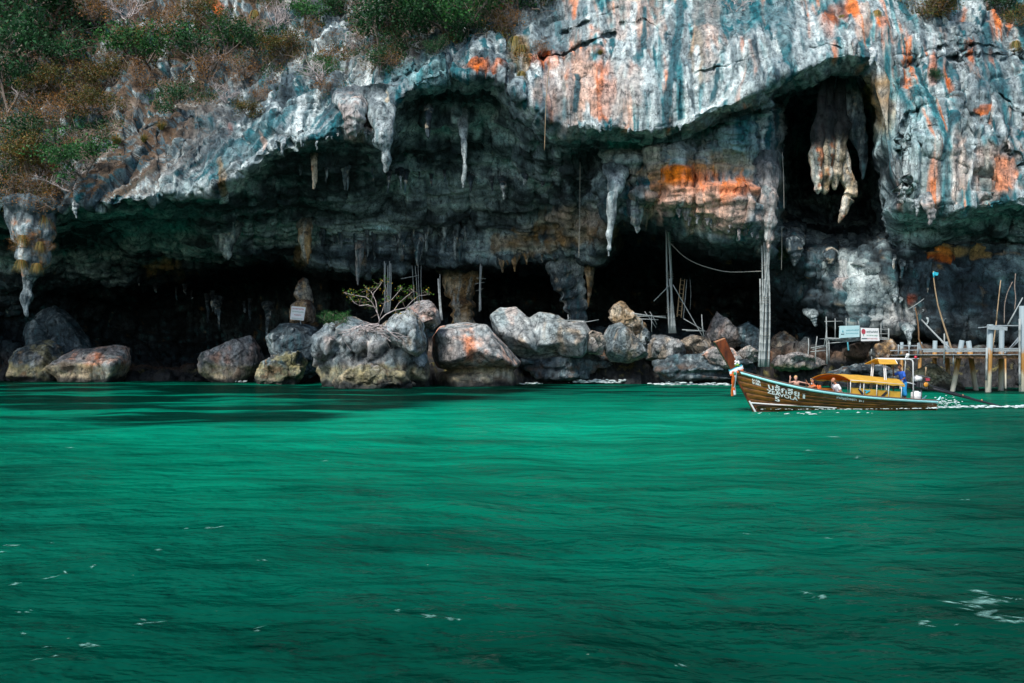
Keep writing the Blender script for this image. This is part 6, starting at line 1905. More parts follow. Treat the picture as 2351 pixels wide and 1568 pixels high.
def mat_cloth(name, c, trans=0.35, c2=None):
    m, nt, b = new_mat(name)
    n = add_noise(nt, 3.0, 4, 0.6)
    r = ramp(nt, n.outputs['Fac'], [(0.3, c2 or tuple(x * 0.75 for x in c)), (0.7, c)])
    nt.links.new(r.outputs[0], b.inputs['Base Color'])
    b.inputs['Roughness'].default_value = 0.7
    bump(nt, b, n.outputs['Fac'], 0.25, 0.03)
    if trans:
        t = nt.nodes.new('ShaderNodeBsdfTranslucent')
        nt.links.new(r.outputs[0], t.inputs['Color'])
        ms = nt.nodes.new('ShaderNodeMixShader')
        ms.inputs[0].default_value = trans
        nt.links.new(b.outputs[0], ms.inputs[1])
        nt.links.new(t.outputs[0], ms.inputs[2])
        nt.links.new(ms.outputs[0], nt.nodes['Material Output'].inputs['Surface'])
    return m


M['hull'] = mat_varnish('hull_planks', (0.045, 0.016, 0.005), (0.27, 0.115, 0.015))
M['redwood'] = mat_varnish('prow_redwood', (0.05, 0.012, 0.006), (0.22, 0.05, 0.012), 0.28, (3, 3, 0.6))
M['endgrain'] = mat_plain('prow_endgrain', (0.55, 0.27, 0.14), (0.38, 0.16, 0.08), 12, 0.6)
M['inboard'] = mat_plain('inboard_wood', (0.16, 0.1, 0.07), (0.07, 0.045, 0.035), 4, 0.6)
M['railblue'] = mat_plain('rail_paint', (0.42, 0.85, 0.86), (0.34, 0.72, 0.74), 3, 0.45)
M['white'] = mat_plain('white_paint', (0.78, 0.79, 0.78), (0.66, 0.67, 0.66), 3, 0.5)
M['letter'] = mat_plain('white_lettering', (0.85, 0.88, 0.88), (0.75, 0.78, 0.78), 6, 0.5, bmp=0)
M['canvas_y'] = mat_cloth('yellow_canvas', (0.85, 0.50, 0.06), 0.3)
M['canvas_o'] = mat_cloth('orange_canvas', (0.85, 0.25, 0.02), 0.45)
M['black'] = mat_plain('black_steel', (0.03, 0.03, 0.035), (0.012, 0.012, 0.014), 8, 0.4)
M['steel'] = mat_plain('engine_steel', (0.35, 0.36, 0.36), (0.14, 0.14, 0.14), 8, 0.35, metal=0.7)
M['skin_fair'] = mat_plain('skin_fair', (0.66, 0.38, 0.28), (0.56, 0.3, 0.21), 9, 0.5, bmp=0.05)
M['skin_tan'] = mat_plain('skin_tan', (0.55, 0.24, 0.13), (0.42, 0.17, 0.09), 9, 0.5, bmp=0.05)
M['skin_brown'] = mat_plain('skin_brown', (0.2, 0.085, 0.045), (0.14, 0.055, 0.03), 9, 0.5, bmp=0.05)
M['blond'] = mat_plain('blond_hair', (0.75, 0.48, 0.2), (0.5, 0.28, 0.1), 30, 0.5, bmp=0.5)
M['darkhair'] = mat_plain('dark_hair', (0.035, 0.015, 0.012), (0.01, 0.006, 0.006), 30, 0.45, bmp=0.5)
M['shirt_white'] = mat_cloth('white_shirt', (0.82, 0.82, 0.82), 0.0, (0.7, 0.7, 0.72))
M['shirt_blue'] = mat_cloth('blue_shirt', (0.02, 0.14, 0.62), 0.0, (0.012, 0.07, 0.42))
M['short_blue'] = mat_cloth('turquoise_shorts', (0.015, 0.36, 0.72), 0.0, (0.01, 0.2, 0.5))
M['vest'] = mat_cloth('orange_vest', (0.8, 0.16, 0.02), 0.0)
M['shorts_dark'] = mat_cloth('dark_shorts', (0.06, 0.07, 0.1), 0.0)
M['checked'] = mat_cloth('red_checked_cloth', (0.55, 0.12, 0.14), 0.0, (0.6, 0.5, 0.5))
M['eye'] = mat_plain('eye', (0.03, 0.02, 0.015), None, 3, 0.2, bmp=0)

BA = math.radians(10)
BO = np.array([16.67, 50.5, 0.07])
boat = empty('longtail_boat', BO, BA)
tag(boat, 'varnished wooden long-tail boat with yellow canopy heading left past the cave', 'boat')


def boat_w(p):
    c, s = math.cos(BA), math.sin(BA)
    return np.array([BO[0] + p[0] * c - p[1] * s, BO[1] + p[0] * s + p[1] * c, BO[2] + p[2]])


GX = np.array([-5.88, -5.58, -3.81, -2.06, -0.22, 1.09, 2.56, 3.8, 4.95])
GZ = np.array([2.02, 1.94, 1.43, 1.05, 0.79, 0.65, 0.54, 0.46, 0.40])
BX = np.array([-5.88, -5.2, -4.0, -2.5, -0.5, 1.5, 3.5, 4.95])
BW = np.array([0.05, 0.25, 0.58, 0.85, 0.97, 0.97, 0.86, 0.70])
ZB = -0.40


def gz(x):
    return pchip(GX, GZ, np.atleast_1d(np.asarray(x, float)))


def gb(x):
    return pchip(BX, BW, np.atleast_1d(np.asarray(x, float)))


def hull(s, t, side=-1, off=0.0):
    """s: station along the gunwale, t: 0 gunwale .. 1 keel"""
    s = np.atleast_1d(np.asarray(s, float))
    t = np.atleast_1d(np.asarray(t, float))
    u = (s + 5.88) / 10.83
    zg = gz(s)
    z = zg + (ZB - zg) * t
    x = s + (1 - u) ** 3 * (0.557 * (zg - z)) * 0.98
    e = 0.42 + 0.5 * np.clip(1 - u * 1.6, 0, 1)
    y = gb(s) * np.clip(1 - t, 0, 1) ** e + off
    return np.stack([x, side * y, z], -1)


ss = np.concatenate([np.linspace(-5.88, -4.2, 22), np.linspace(-4.1, 4.95, 50)])
for side in (-1, 1):
    edges = np.linspace(0.0, 0.96, 9)
    for k in range(8):
        t0, t1 = edges[k] + 0.004, edges[k + 1] - 0.004
        rows = [hull(ss, np.full(len(ss), t0), side, -0.004), hull(ss, np.full(len(ss), t0 + 0.01), side, 0.012), hull(ss, np.full(len(ss), 0.5 * (t0 + t1)), side, 0.015), hull(ss, np.full(len(ss), t1 - 0.01), side, 0.012), hull(ss, np.full(len(ss), t1), side, -0.004)]
        v = np.concatenate(rows)
        link_mesh('plank', np_mesh('plank', v, grid_faces(5, len(ss))), M['hull'], boat)
tt = np.linspace(0, 1, 14)
v = np.concatenate([hull(ss, np.full(len(ss), a), -1, -0.02) for a in tt] + [hull(ss, np.full(len(ss), a), 1, -0.02) for a in tt[::-1]])
link_mesh('inner_hull', np_mesh('inner_hull', v, grid_faces(28, len(ss))), M['inboard'], boat)


def strip(name, mat, s0, s1, t0, t1, off, side=-1, n=50, th=0.03, sm=True):
    s = np.linspace(s0, s1, n)
    f0 = t0 if callable(t0) else (lambda q: np.full(len(q), t0))
    f1 = t1 if callable(t1) else (lambda q: np.full(len(q), t1))
    a, b = hull(s, f0(s), side, off), hull(s, f1(s), side, off)
    a2, b2 = hull(s, f0(s), side, off - th), hull(s, f1(s), side, off - th)
    v = np.concatenate([a2, a, b, b2])
    return link_mesh(name, np_mesh(name, v, grid_faces(4, n), None, sm), M[mat], boat)


for side in (-1, 1):
    strip('rubbing_strake', 'railblue', -5.5, 4.95, lambda s: 0.015 + 0 * s, lambda s: 0.12 / (gz(s) - ZB) + 0.015, 0.06, side)
    s = np.linspace(-5.6, 4.95, 60)
    a = hull(s, 0 * s, side, 0.03)
    for nm, dz, w, mt in (('cap_rail', 0.045, 0.06, 'inboard'),):
        MB().add([], [])
        v = np.concatenate([a + np.array([0, side * 0.03, -0.01]), a + np.array([0, side * 0.03, dz]), a + np.array([0, -side * 0.10, dz]), a + np.array([0, -side * 0.10, -0.01])])
        link_mesh(nm, np_mesh(nm, v, grid_faces(4, len(s)), None, False), M[mt], boat)
strip('boot_stripe', 'white', -5.7, -0.6, lambda s: (gz(s) - (0.36 - 0.055 * (s + 5.6))) / (gz(s) - ZB), lambda s: (gz(s) - (0.28 - 0.05 * (s + 5.6))) / (gz(s) - ZB), 0.028)

# floor, thwarts, stern deck
fl = np.linspace(-4.6, 4.85, 40)
for k in range(6):
    a = np.stack([fl, -0.62 * gb(fl) + k * 0.207 * gb(fl), np.full(40, 0.20)], -1)
    b = np.stack([fl, -0.62 * gb(fl) + (k + 0.94) * 0.207 * gb(fl), np.full(40, 0.20)], -1)
    link_mesh('floor_board', np_mesh('floor_board', np.concatenate([a, b]), grid_faces(2, 40)), M['inboard'], boat)
for x in (-3.2, -2.3, -1.2, -0.1, 0.9, 1.9):
    w = float(gb(x)[0]) * 1.75
    MB().box((x, 0, float(gz(x)[0]) - 0.30), (0.32, w, 0.04)).build('thwart', M['inboard'], boat)
MB().box((3.95, 0, 0.40), (1.9, 1.25, 0.05)).build('stern_deck', M['inboard'], boat)
MB().box((4.93, 0, 0.12), (0.05, 1.28, 0.6)).build('transom', M['hull'], boat)
for side in (-1, 1):
    MB().tube([(4.9, side * 0.66, 0.40), (5.05, side * 0.66, 0.46), (5.16, side * 0.62, 0.60)], [0.05, 0.045, 0.03], 8).build('stern_horn', M['railblue'], boat, True)

# prow post
pv = [(-4.66, -0.15), (-5.9, 1.98), (-6.74, 3.32), (-6.22, 3.52), (-5.40, 1.96), (-4.25, -0.12)]
mb = MB()
th = [0.05, 0.075, 0.11, 0.11, 0.09, 0.06]
mb.add([(x, -t, z) for (x, z), t in zip(pv, th)] + [(x, t, z) for (x, z), t in zip(pv, th)], [(0, 5, 4, 1), (1, 4, 3, 2), (6, 7, 10, 11), (7, 8, 9, 10), (0, 1, 7, 6), (1, 2, 8, 7), (3, 4, 10, 9), (4, 5, 11, 10), (5, 0, 6, 11)])
mb.build('prow_post', M['redwood'], boat)
mb = MB()
q = [(-6.74, 3.32), (-6.22, 3.52), (-6.24, 3.56), (-6.77, 3.36)]
mb.add([(x, -0.118, z) for x, z in q] + [(x, 0.118, z) for x, z in q], [(0, 1, 2, 3), (7, 6, 5, 4), (0, 4, 5, 1), (1, 5, 6, 2), (2, 6, 7, 3), (3, 7, 4, 0)])
mb.build('prow_cap', M['endgrain'], boat)
mb = MB()
q = [(-4.62, -0.2), (-4.98, 0.42), (-4.90, 0.44), (-4.52, -0.2)]
mb.add([(x, -0.075, z) for x, z in q] + [(x, 0.075, z) for x, z in q], [(0, 3, 2, 1), (4, 5, 6, 7), (0, 1, 5, 4), (1, 2, 6, 5), (2, 3, 7, 6)])
mb.build('stem_band', M['white'], boat)

# lettering that follows the planks
def hull_text(body, s0, s1, d_c, hgt, name='lettering'):
    me = text_mesh(body)
    co = np.array([v.co[:] for v in me.vertices])
    lo, hi = co.min(0), co.max(0)
    s = s0 + (co[:, 0] - lo[0]) / (hi[0] - lo[0]) * (s1 - s0)
    d = d_c - ((co[:, 1] - lo[1]) / (hi[1] - lo[1]) - 0.5) * hgt
    t = d / (gz(s) - ZB)
    p = hull(s, t, -1, 0.032)
    # keep each letter upright on the leaning stem: shift only what the hull itself shifts
    for v_, x in zip(me.vertices, p):
        v_.co = V(x)
    me.update()
    return link_mesh(name, me, M['letter'], boat)


hull_text('6158', -5.02, -4.62, 0.28, 0.13, 'registration')
hull_text('81881', -5.06, -4.64, 0.44, 0.13, 'registration')
hull_text('บลู้กลียุ', -4.25, -2.66, 0.41, 0.44)
hull_text('1', -2.48, -2.36, 0.47, 0.2)
hull_text('ZEAVOLA', -4.38, -2.75, 0.66, 0.19)
hull_text('5', -4.02, -3.74, 0.93, 0.24)
hull_text('สามัญภูไทยสุดา', -0.72, 0.36, 0.25, 0.17)
hull_text('8+1', 0.5, 0.76, 0.28, 0.11)

# main canopy
def canopy(name, mat, dz, x_near, x_far, x_end, arch, z_at, nu=26, nv=19, half=0.98, wav=0.015):
    v = []
    for i in range(nu):
        for j in range(nv):
            w = -1 + 2 * j / (nv - 1)
            xf = x_near + (w + 1) / 2 * (x_far - x_near)
            x = xf + (x_end - xf) * i / (nu - 1)
            sag = wav * math.sin(i / (nu - 1) * math.pi * 5) ** 2
            v.append((x, w * half, z_at(x) + arch * (1 - abs(w) ** 2.2) + dz - sag))
    return link_mesh(name, np_mesh(name, np.array(v), grid_faces(nu, nv)), M[mat], boat)


zr = lambda x: float(np.interp(x, [-1.3, 0.0, 1.1, 2.95], [1.50, 1.46, 1.40, 1.22]))
canopy('canopy', 'canvas_y', 0.0, 0.0, -1.15, 2.95, 0.30, zr)
canopy('canopy_lining', 'canvas_o', -0.03, 0.0, -1.15, 2.0, 0.30, zr)
for side in (-1, 1):
    x0 = 0.0 if side < 0 else -1.15
    n = 40
    xs_ = np.linspace(x0, 2.95, n)
    a = np.array([(x, side * 0.985, zr(x) + 0.0) for x in xs_])
    b = np.array([(x, side * 0.99, zr(x) - 0.09 - 0.02 * math.sin(x * 9)) for x in xs_])
    link_mesh('canopy_valance', np_mesh('canopy_valance', np.concatenate([a, b]), grid_faces(2, n)), M['canvas_y'], boat)
    MB().tube([(x0, side * 0.97, zr(x0)), (1.2, side * 0.97, zr(1.2) - 0.01), (2.95, side * 0.97, zr(2.95))], 0.018, 6).build('canopy_rail', M['white'], boat, True)
    for x in ((0.03, 0.75, 1.45, 2.1, 2.8) if side < 0 else (-1.1, 0.0, 0.9, 1.8, 2.8)):
        MB().tube([(x, side * 0.9, float(gz(x)[0]) - 0.1), (x, side * 0.95, zr(x))], 0.02, 6).build('canopy_post', M['white'], boat, True)
for x in (-0.45, 0.5, 1.4, 2.3):
    MB().tube([(x + (0.5 if x < 0 else 0) * -w, w * 0.97, zr(x) + 0.27 * (1 - abs(w) ** 2.2) - 0.02) for w in np.linspace(-1, 1, 13)], 0.014, 5).build('canopy_hoop', M['bark'], boat, True)
# yellow side panel with dark straps and a turquoise mark
n = 30
xs_ = np.linspace(0.08, 2.82, n)
a = np.array([(x, -0.80 + 0.02 * math.sin(x * 8), float(np.interp(x, [0, 2.9], [1.10, 0.86]))) for x in xs_])
b = np.array([(x, -0.80, float(np.interp(x, [0, 2.9], [0.62, 0.42]))) for x in xs_])
link_mesh('side_panel', np_mesh('side_panel', np.concatenate([a, b]), grid_faces(2, n)), M['canvas_y'], boat)
n = 20
xs_ = np.linspace(-1.1, 0.0, n)
a = np.array([(x, 0.75, 1.02) for x in xs_])
b = np.array([(x, 0.75, 0.6) for x in xs_])
link_mesh('far_side_panel', np_mesh('far_side_panel', np.concatenate([a, b]), grid_faces(2, n)), M['canvas_o'], boat)
for (x, z, w, h, tilt, mt, nm) in [(0.66, 0.86, 0.42, 0.11, -0.9, 'black', 'strap'), (1.92, 0.74, 0.36, 0.12, 0.7, 'black', 'strap'), (1.02, 0.88, 0.26, 0.07, 0.5, 'turq', 'painted_mark'), (0.92, 0.93, 0.16, 0.05, -0.1, 'turq', 'painted_mark')]:
    MB().box((x, -0.83, z), (w, 0.012, h), Matrix.Rotation(-tilt, 3, 'Y')).build(nm, M[mt], boat)
for x in (0.62, 2.05):
    MB().tube([(x, -0.86, zr(x)), (x - 0.04, -0.86, 1.0), (x + 0.05, -0.86, 0.9)], 0.022, 6).build('tie', M['white'], boat, True)

# stern canopy and frame
mb = MB()
rf = [(1.72, -0.72, 2.27), (2.72, -0.72, 2.27), (2.90, -0.15, 2.53), (1.95, -0.15, 2.53), (2.90, 0.15, 2.53), (1.95, 0.15, 2.53), (2.72, 0.72, 2.27), (1.72, 0.72, 2.27)]
mb.add(rf + [(x, y, z - 0.025) for x, y, z in rf], [(0, 1, 2, 3), (3, 2, 4, 5), (5, 4, 6, 7), (8, 11, 10, 9), (11, 13, 12, 10), (13, 15, 14, 12), (0, 8, 9, 1), (7, 6, 14, 15), (0, 3, 11, 8), (3, 5, 13, 11), (5, 7, 15, 13), (1, 9, 10, 2), (2, 10, 12, 4), (4, 12, 14, 6)])
mb.build('stern_canopy', M['canvas_y'], boat)
for side in (-1, 1):
    MB().tube([(2.0, side * 0.15, 2.52), (3.62, side * 0.3, 2.50), (3.76, side * 0.32, 2.46), (3.80, side * 0.34, 2.36), (3.72, side * 0.5, 0.44)], 0.032, 8).build('frame_tube', M['white'], boat, True)
    for x in (2.05, 2.14):
        MB().tube([(x - 0.03, side * 0.78, 0.5), (x, side * 0.55, 2.33)], 0.026, 7).build('frame_post', M['white'], boat, True)
    MB().tube([(2.72, side * 0.70, 2.28), (2.90, side * 0.15, 2.53)], 0.02, 6).build('frame_brace', M['white'], boat, True)
MB().tube([(2.0, 0, 2.55), (4.35, 0, 2.53)], 0.024, 6).build('ridge_tube', M['white'], boat, True)
MB().tube([(3.04, 0.22, 0.45), (3.03, 0.22, 2.4)], 0.03, 7).build('grab_pole', M['brownwood'], boat, True)
MB().lathe((3.72, 0, 2.6), [(0.03, -0.06), (0.03, 0.0), (0.07, 0.05), (0.10, 0.15), (0.08, 0.19), (0.02, 0.2)], 14).build('horn_lamp', M['white'], boat, True)
MB().tube([(3.6, 0, 2.54), (3.63, 0, 2.68)], 0.03, 6).build('lamp_stem', M['white'], boat, True)
MB().lathe((4.16, 0, 2.55), [(0.06, 0), (0.075, 0.03), (0.07, 0.1), (0.03, 0.13)], 14).build('red_lamp', mat_plain('red_glass', (0.6, 0.02, 0.05), None, 3, 0.3), boat, True)

# engine and shaft
eng = MB().box((4.40, 0, 1.18), (0.55, 0.42, 0.36), Matrix.Rotation(0.23, 3, 'Y')).box((4.52, 0, 1.42), (0.32, 0.34, 0.22), Matrix.Rotation(0.2, 3, 'Y')).build('engine', M['black'], boat)
bv = eng.modifiers.new('bevel', 'BEVEL')
bv.width = 0.035
bv.segments = 2
MB().lathe((0, 0, 0), [(0.05, -0.2), (0.13, -0.18), (0.14, 0), (0.13, 0.18), (0.05, 0.2)], 14).build('fuel_tank', M['white'], eng, True).matrix_local = Matrix.Translation((4.22, -0.1, 1.50)) @ Matrix.Rotation(math.pi / 2, 4, 'Y')
MB().lathe((0, 0, 0), [(0.02, -0.03), (0.11, -0.03), (0.13, 0), (0.11, 0.03), (0.02, 0.04)], 18).build('pulley', mat_plain('yellow_pulley', (0.75, 0.32, 0.03), None, 3, 0.4), eng, True).matrix_local = Matrix.Translation((4.58, -0.26, 1.20)) @ Matrix.Rotation(math.pi / 2, 4, 'X')
MB().tube([(4.05, -0.1, 1.66), (4.4, -0.12, 1.66), (4.75, -0.1, 1.58), (4.95, -0.1, 1.52)], 0.035, 8).build('exhaust_pipe', M['steel'], eng, True)
MB().tube([(4.62, -0.12, 1.62), (4.66, -0.12, 1.9), (4.67, -0.12, 2.1)], [0.03, 0.03, 0.045], 8).build('lever', M['bamboo_y'], eng, True)
MB().box((4.72, -0.12, 1.46), (0.2, 0.2, 0.14)).build('air_filter', M['inkred'], eng)
for i in range(5):
    MB().box((4.30 + i * 0.09, -0.225, 1.18 - i * 0.02), (0.03, 0.03, 0.24)).build('cooling_fin', M['steel'], eng)
for i in range(6):
    a = random.uniform(0, 6)
    MB().tube([(4.6 + 0.1 * math.cos(a), -0.15, 1.35), (4.75, -0.2 + 0.1 * math.sin(a), 1.25), (4.85 + 0.05 * i, -0.1, 1.02)], 0.016, 5).build('hose', M['steel' if i % 2 else 'brownwood'], eng, True)
MB().tube([(4.45, 0, 0.42), (4.45, 0, 1.05)], 0.06, 8).build('engine_post', M['steel'], boat, True)
sh0, sh1 = np.array([4.55, 0, 1.12]), np.array([10.0, 0, -0.20])
MB().tube([sh0, sh0 + 0.3 * (sh1 - sh0), sh0 + 0.62 * (sh1 - sh0), sh1], [0.085, 0.075, 0.055, 0.045], 10).build('propeller_shaft', M['black'], boat, True)
MB().tube([sh0 + (0, 0, 0.16), sh0 + 0.22 * (sh1 - sh0) + (0, 0, 0.10), sh0 + 0.5 * (sh1 - sh0) + (0, 0, 0.06)], 0.03, 6).build('stay_rod', M['black'], boat, True)
for f in (0.42, 0.62):
    c = sh0 + f * (sh1 - sh0)
    MB().lathe(c + np.array([0, 0, 0.05]), [(0.02, -0.03), (0.05, 0), (0.045, 0.05), (0.01, 0.07)], 8).build('shaft_clamp', M['endgrain'], boat, True)
for k in range(3):
    a = 2 * math.pi * k / 3
    MB().box(sh1 + np.array([0.03, 0.10 * math.cos(a), 0.10 * math.sin(a)]), (0.02, 0.09, 0.16), Matrix.Rotation(a, 3, 'X') @ Matrix.Rotation(0.5, 3, 'Z')).build('propeller_blade', M['steel'], boat)
MB().tube([(2.94, -0.12, 1.47), (3.6, -0.08, 1.32), (4.4, 0, 1.15)], [0.026, 0.03, 0.035], 8).build('tiller', M['white'], boat, True)

# barrel, life vests, cloth, ribbons: things lying in or tied to the boat
def top(ob, label, cat):
    ob.location = V(boat_w(np.array(ob.location)))
    ob.rotation_euler = (0, 0, BA)
    return tag(ob, label, cat)


bar = MB().lathe((0, 0, 0), [(0.16, 0), (0.235, 0.02), (0.25, 0.06), (0.25, 0.16), (0.258, 0.18), (0.25, 0.2), (0.25, 0.34), (0.235, 0.38), (0.15, 0.41), (0.15, 0.44), (0.12, 0.45)], 28).build('plastic_barrel', M['white'], None, True)
bar.location = (3.98, -0.32, 0.43)
top(bar, 'squat white plastic barrel on the stern deck behind the helmsman', 'barrel')
clo = MB()
for i in range(3):
    clo.ball((0.14 * i, 0.05 * (i % 2), 0.05 * i), (0.17, 0.22, 0.09), 14, 9)
clo = clo.build('checked_cloth', M['checked'], None, True)
clo.location = (0.02, -0.45, 0.62)
top(clo, 'crumpled red checked cloth behind the bald man', 'cloth')
lv = MB().ball((0, 0, 0.22), (0.13, 0.22, 0.26), 14, 9).ball((0.02, -0.12, 0.42), (0.08, 0.07, 0.16), 10, 7).ball((0.02, 0.12, 0.42), (0.08, 0.07, 0.16), 10, 7).build('life_vest', M['vest'], None, True)
lv.location = (-1.08, 0.25, 0.62)
top(lv, 'orange life vest hung behind the dark-haired passenger', 'life vest')

rb = empty('prow_ribbons', boat_w((-5.62, 0, 1.95)), BA)
tag(rb, 'white and orange ribbons with flowers tied round the prow', 'ribbons')


def ribbon(pts, w, mat, nm='ribbon'):
    n = len(pts)
    a = np.array(pts, float)
    d = np.gradient(a, axis=0)
    sd = np.cross(d, np.array([0, 1.0, 0.25]))
    sd /= np.linalg.norm(sd, axis=1, keepdims=True) + 1e-9
    nn = np.cross(sd, d)
    nn /= np.linalg.norm(nn, axis=1, keepdims=True) + 1e-9
    q = [a - sd * w / 2 - nn * .012, a + sd * w / 2 - nn * .012, a + sd * w / 2 + nn * .012, a - sd * w / 2 + nn * .012, a - sd * w / 2 - nn * .012]
    v = np.concatenate(q)
    return link_mesh(nm, np_mesh(nm, v, grid_faces(5, n)), M[mat], rb)


for (cx, cz, mt, w, rr) in [(0.02, 0.03, 'shirt_white', 0.16, 0.0), (0.04, -0.09, 'vest', 0.10, 0.02), (-0.02, 0.12, 'turq', 0.05, 0.0)]:
    pts = [(cx + 0.34 * math.cos(a), (0.14 + rr) * math.sin(a), cz + 0.13 * math.cos(a) + 0.02 * math.sin(3 * a)) for a in np.linspace(0, 2 * math.pi, 26)]
    ribbon(pts, w, mt)
for k, (x, mt, L, y) in enumerate([(-0.20, 'vest', 1.22, -0.16), (-0.10, 'shirt_white', 1.15, -0.17), (-0.16, 'vest', 1.0, -0.13), (-0.13, 'shirt_white', 1.18, -0.12)]):
    pts = [(x - 0.02 + 0.03 * math.sin(t * 5 + k), y - 0.03 * math.sin(t * 6 + k), -0.05 - t * L) for t in np.linspace(0, 1, 14)]
    ribbon(pts, 0.12, mt, 'ribbon_tail')
for k in range(10):
    a = k * 2.4
    MB().ball((0.02 + 0.08 * math.cos(a), -0.1 + 0.06 * math.sin(a), 0.22 + 0.026 * k), (0.065, 0.06, 0.06), 9, 6).build('flower', M['shirt_white'] if k > 3 else mat_plain('green_sprig', (0.35, 0.6, 0.1), None, 9, 0.6), rb, True)
MB().ball((-0.14, -0.2, -0.16), (0.07, 0.05, 0.08), 10, 7).build('knot', mat_plain('green_knot', (0.02, 0.3, 0.16), None, 9, 0.6), rb, True)


# ------------------------------------------------------------------ people
def skin_form(name, caps, balls, vox, mat, parent, sm=4):
    mb = MB()
    for a, b, ra, rb_ in caps:
        a, b = np.array(a, float), np.array(b, float)
        n = 5
        mb.tube([a + (b - a) * t for t in np.linspace(0, 1, n)], list(np.linspace(ra, rb_, n)), 12)
        mb.ball(a, ra, 12, 8)
        mb.ball(b, rb_, 12, 8)
    for c, s in balls:
        mb.ball(c, s, 16, 12)
    me = bpy.data.meshes.new(name)
    me.from_pydata(mb.v, [], mb.f)
    bm = bmesh.new()
    bm.from_mesh(me)
    bmesh.ops.recalc_face_normals(bm, faces=bm.faces)
    bm.to_mesh(me)
    bm.free()
    ob = bpy.data.objects.new('tmp', me)
    COL.objects.link(ob)
    rm = ob.modifiers.new('r', 'REMESH')
    rm.mode = 'VOXEL'
    rm.voxel_size = vox
    s_ = ob.modifiers.new('s', 'SMOOTH')
    s_.iterations = sm
    s_.factor = 0.5
    dg = bpy.context.evaluated_depsgraph_get()
    me2 = bpy.data.meshes.new_from_object(ob.evaluated_get(dg))
    me2.name = name
    bpy.data.objects.remove(ob, do_unlink=True)
    bpy.data.meshes.remove(me)
    me2.materials.clear()
    me2.polygons.foreach_set('use_smooth', np.ones(len(me2.polygons), bool))
    return link_mesh(name, me2, M[mat], parent)


def hand(w, d, side, k=1.0, spread=0.35, curl=0.25):
    """palm and five fingers: w wrist, d pointing direction, side = thumb direction"""
    w, d, side = np.array(w, float), np.array(d, float), np.array(side, float)
    d /= np.linalg.norm(d)
    side = side - (side @ d) * d
    side /= np.linalg.norm(side)
    pn = np.cross(d, side)
    caps = []
    for i in range(4):
        off = (0.030 - 0.02 * i) * k
        caps.append((w + side * off * 0.6, w + d * 0.085 * k + side * off, 0.016 * k, 0.014 * k))
        L = (0.072, 0.08, 0.075, 0.058)[i] * k
        k0 = w + d * 0.09 * k + side * off
        f1 = d + side * spread * (0.45 - 0.3 * i) + pn * curl * 0.5
        f1 /= np.linalg.norm(f1)
        k1 = k0 + f1 * L * 0.5
        f2 = f1 + pn * curl
        f2 /= np.linalg.norm(f2)
        caps += [(k0, k1, 0.0105 * k, 0.0098 * k), (k1, k1 + f2 * L * 0.5, 0.0098 * k, 0.0085 * k)]
    t0 = w + d * 0.025 * k + side * 0.028 * k
    t1 = t0 + (side * 0.8 + d * 0.6) * 0.045 * k
    caps += [(t0, t1, 0.014 * k, 0.012 * k), (t1, t1 + (side * 0.35 + d) * 0.032 * k, 0.012 * k, 0.009 * k)]
    return caps


def head_forms(c, f, k):
    """skull, jaw, nose, brow, ears; c centre, f facing"""
    c, f = np.array(c, float), np.array(f, float)
    f /= np.linalg.norm(f)
    up = np.array([0, 0, 1.0])
    sd = np.cross(up, f)
    sd /= np.linalg.norm(sd)
    caps = [(c + up * 0.02 * k - f * 0.015 * k, c + f * 0.02 * k - up * 0.05 * k, 0.088 * k, 0.068 * k), (c + f * 0.035 * k - up * 0.07 * k, c + f * 0.055 * k - up * 0.085 * k, 0.045 * k, 0.03 * k),
            (c + f * 0.085 * k + up * 0.01 * k, c + f * 0.108 * k - up * 0.03 * k, 0.011 * k, 0.016 * k), (c + f * 0.078 * k + up * 0.028 * k + sd * 0.035 * k, c + f * 0.078 * k + up * 0.028 * k - sd * 0.035 * k, 0.013 * k, 0.013 * k),
            (c + f * 0.082 * k - up * 0.056 * k + sd * 0.02 * k, c + f * 0.082 * k - up * 0.056 * k - sd * 0.02 * k, 0.011 * k, 0.011 * k)]
    for s in (-1, 1):
        caps.append((c + sd * s * 0.082 * k + up * 0.012 * k, c + sd * s * 0.084 * k - up * 0.025 * k, 0.016 * k, 0.011 * k))
    return caps, sd, f


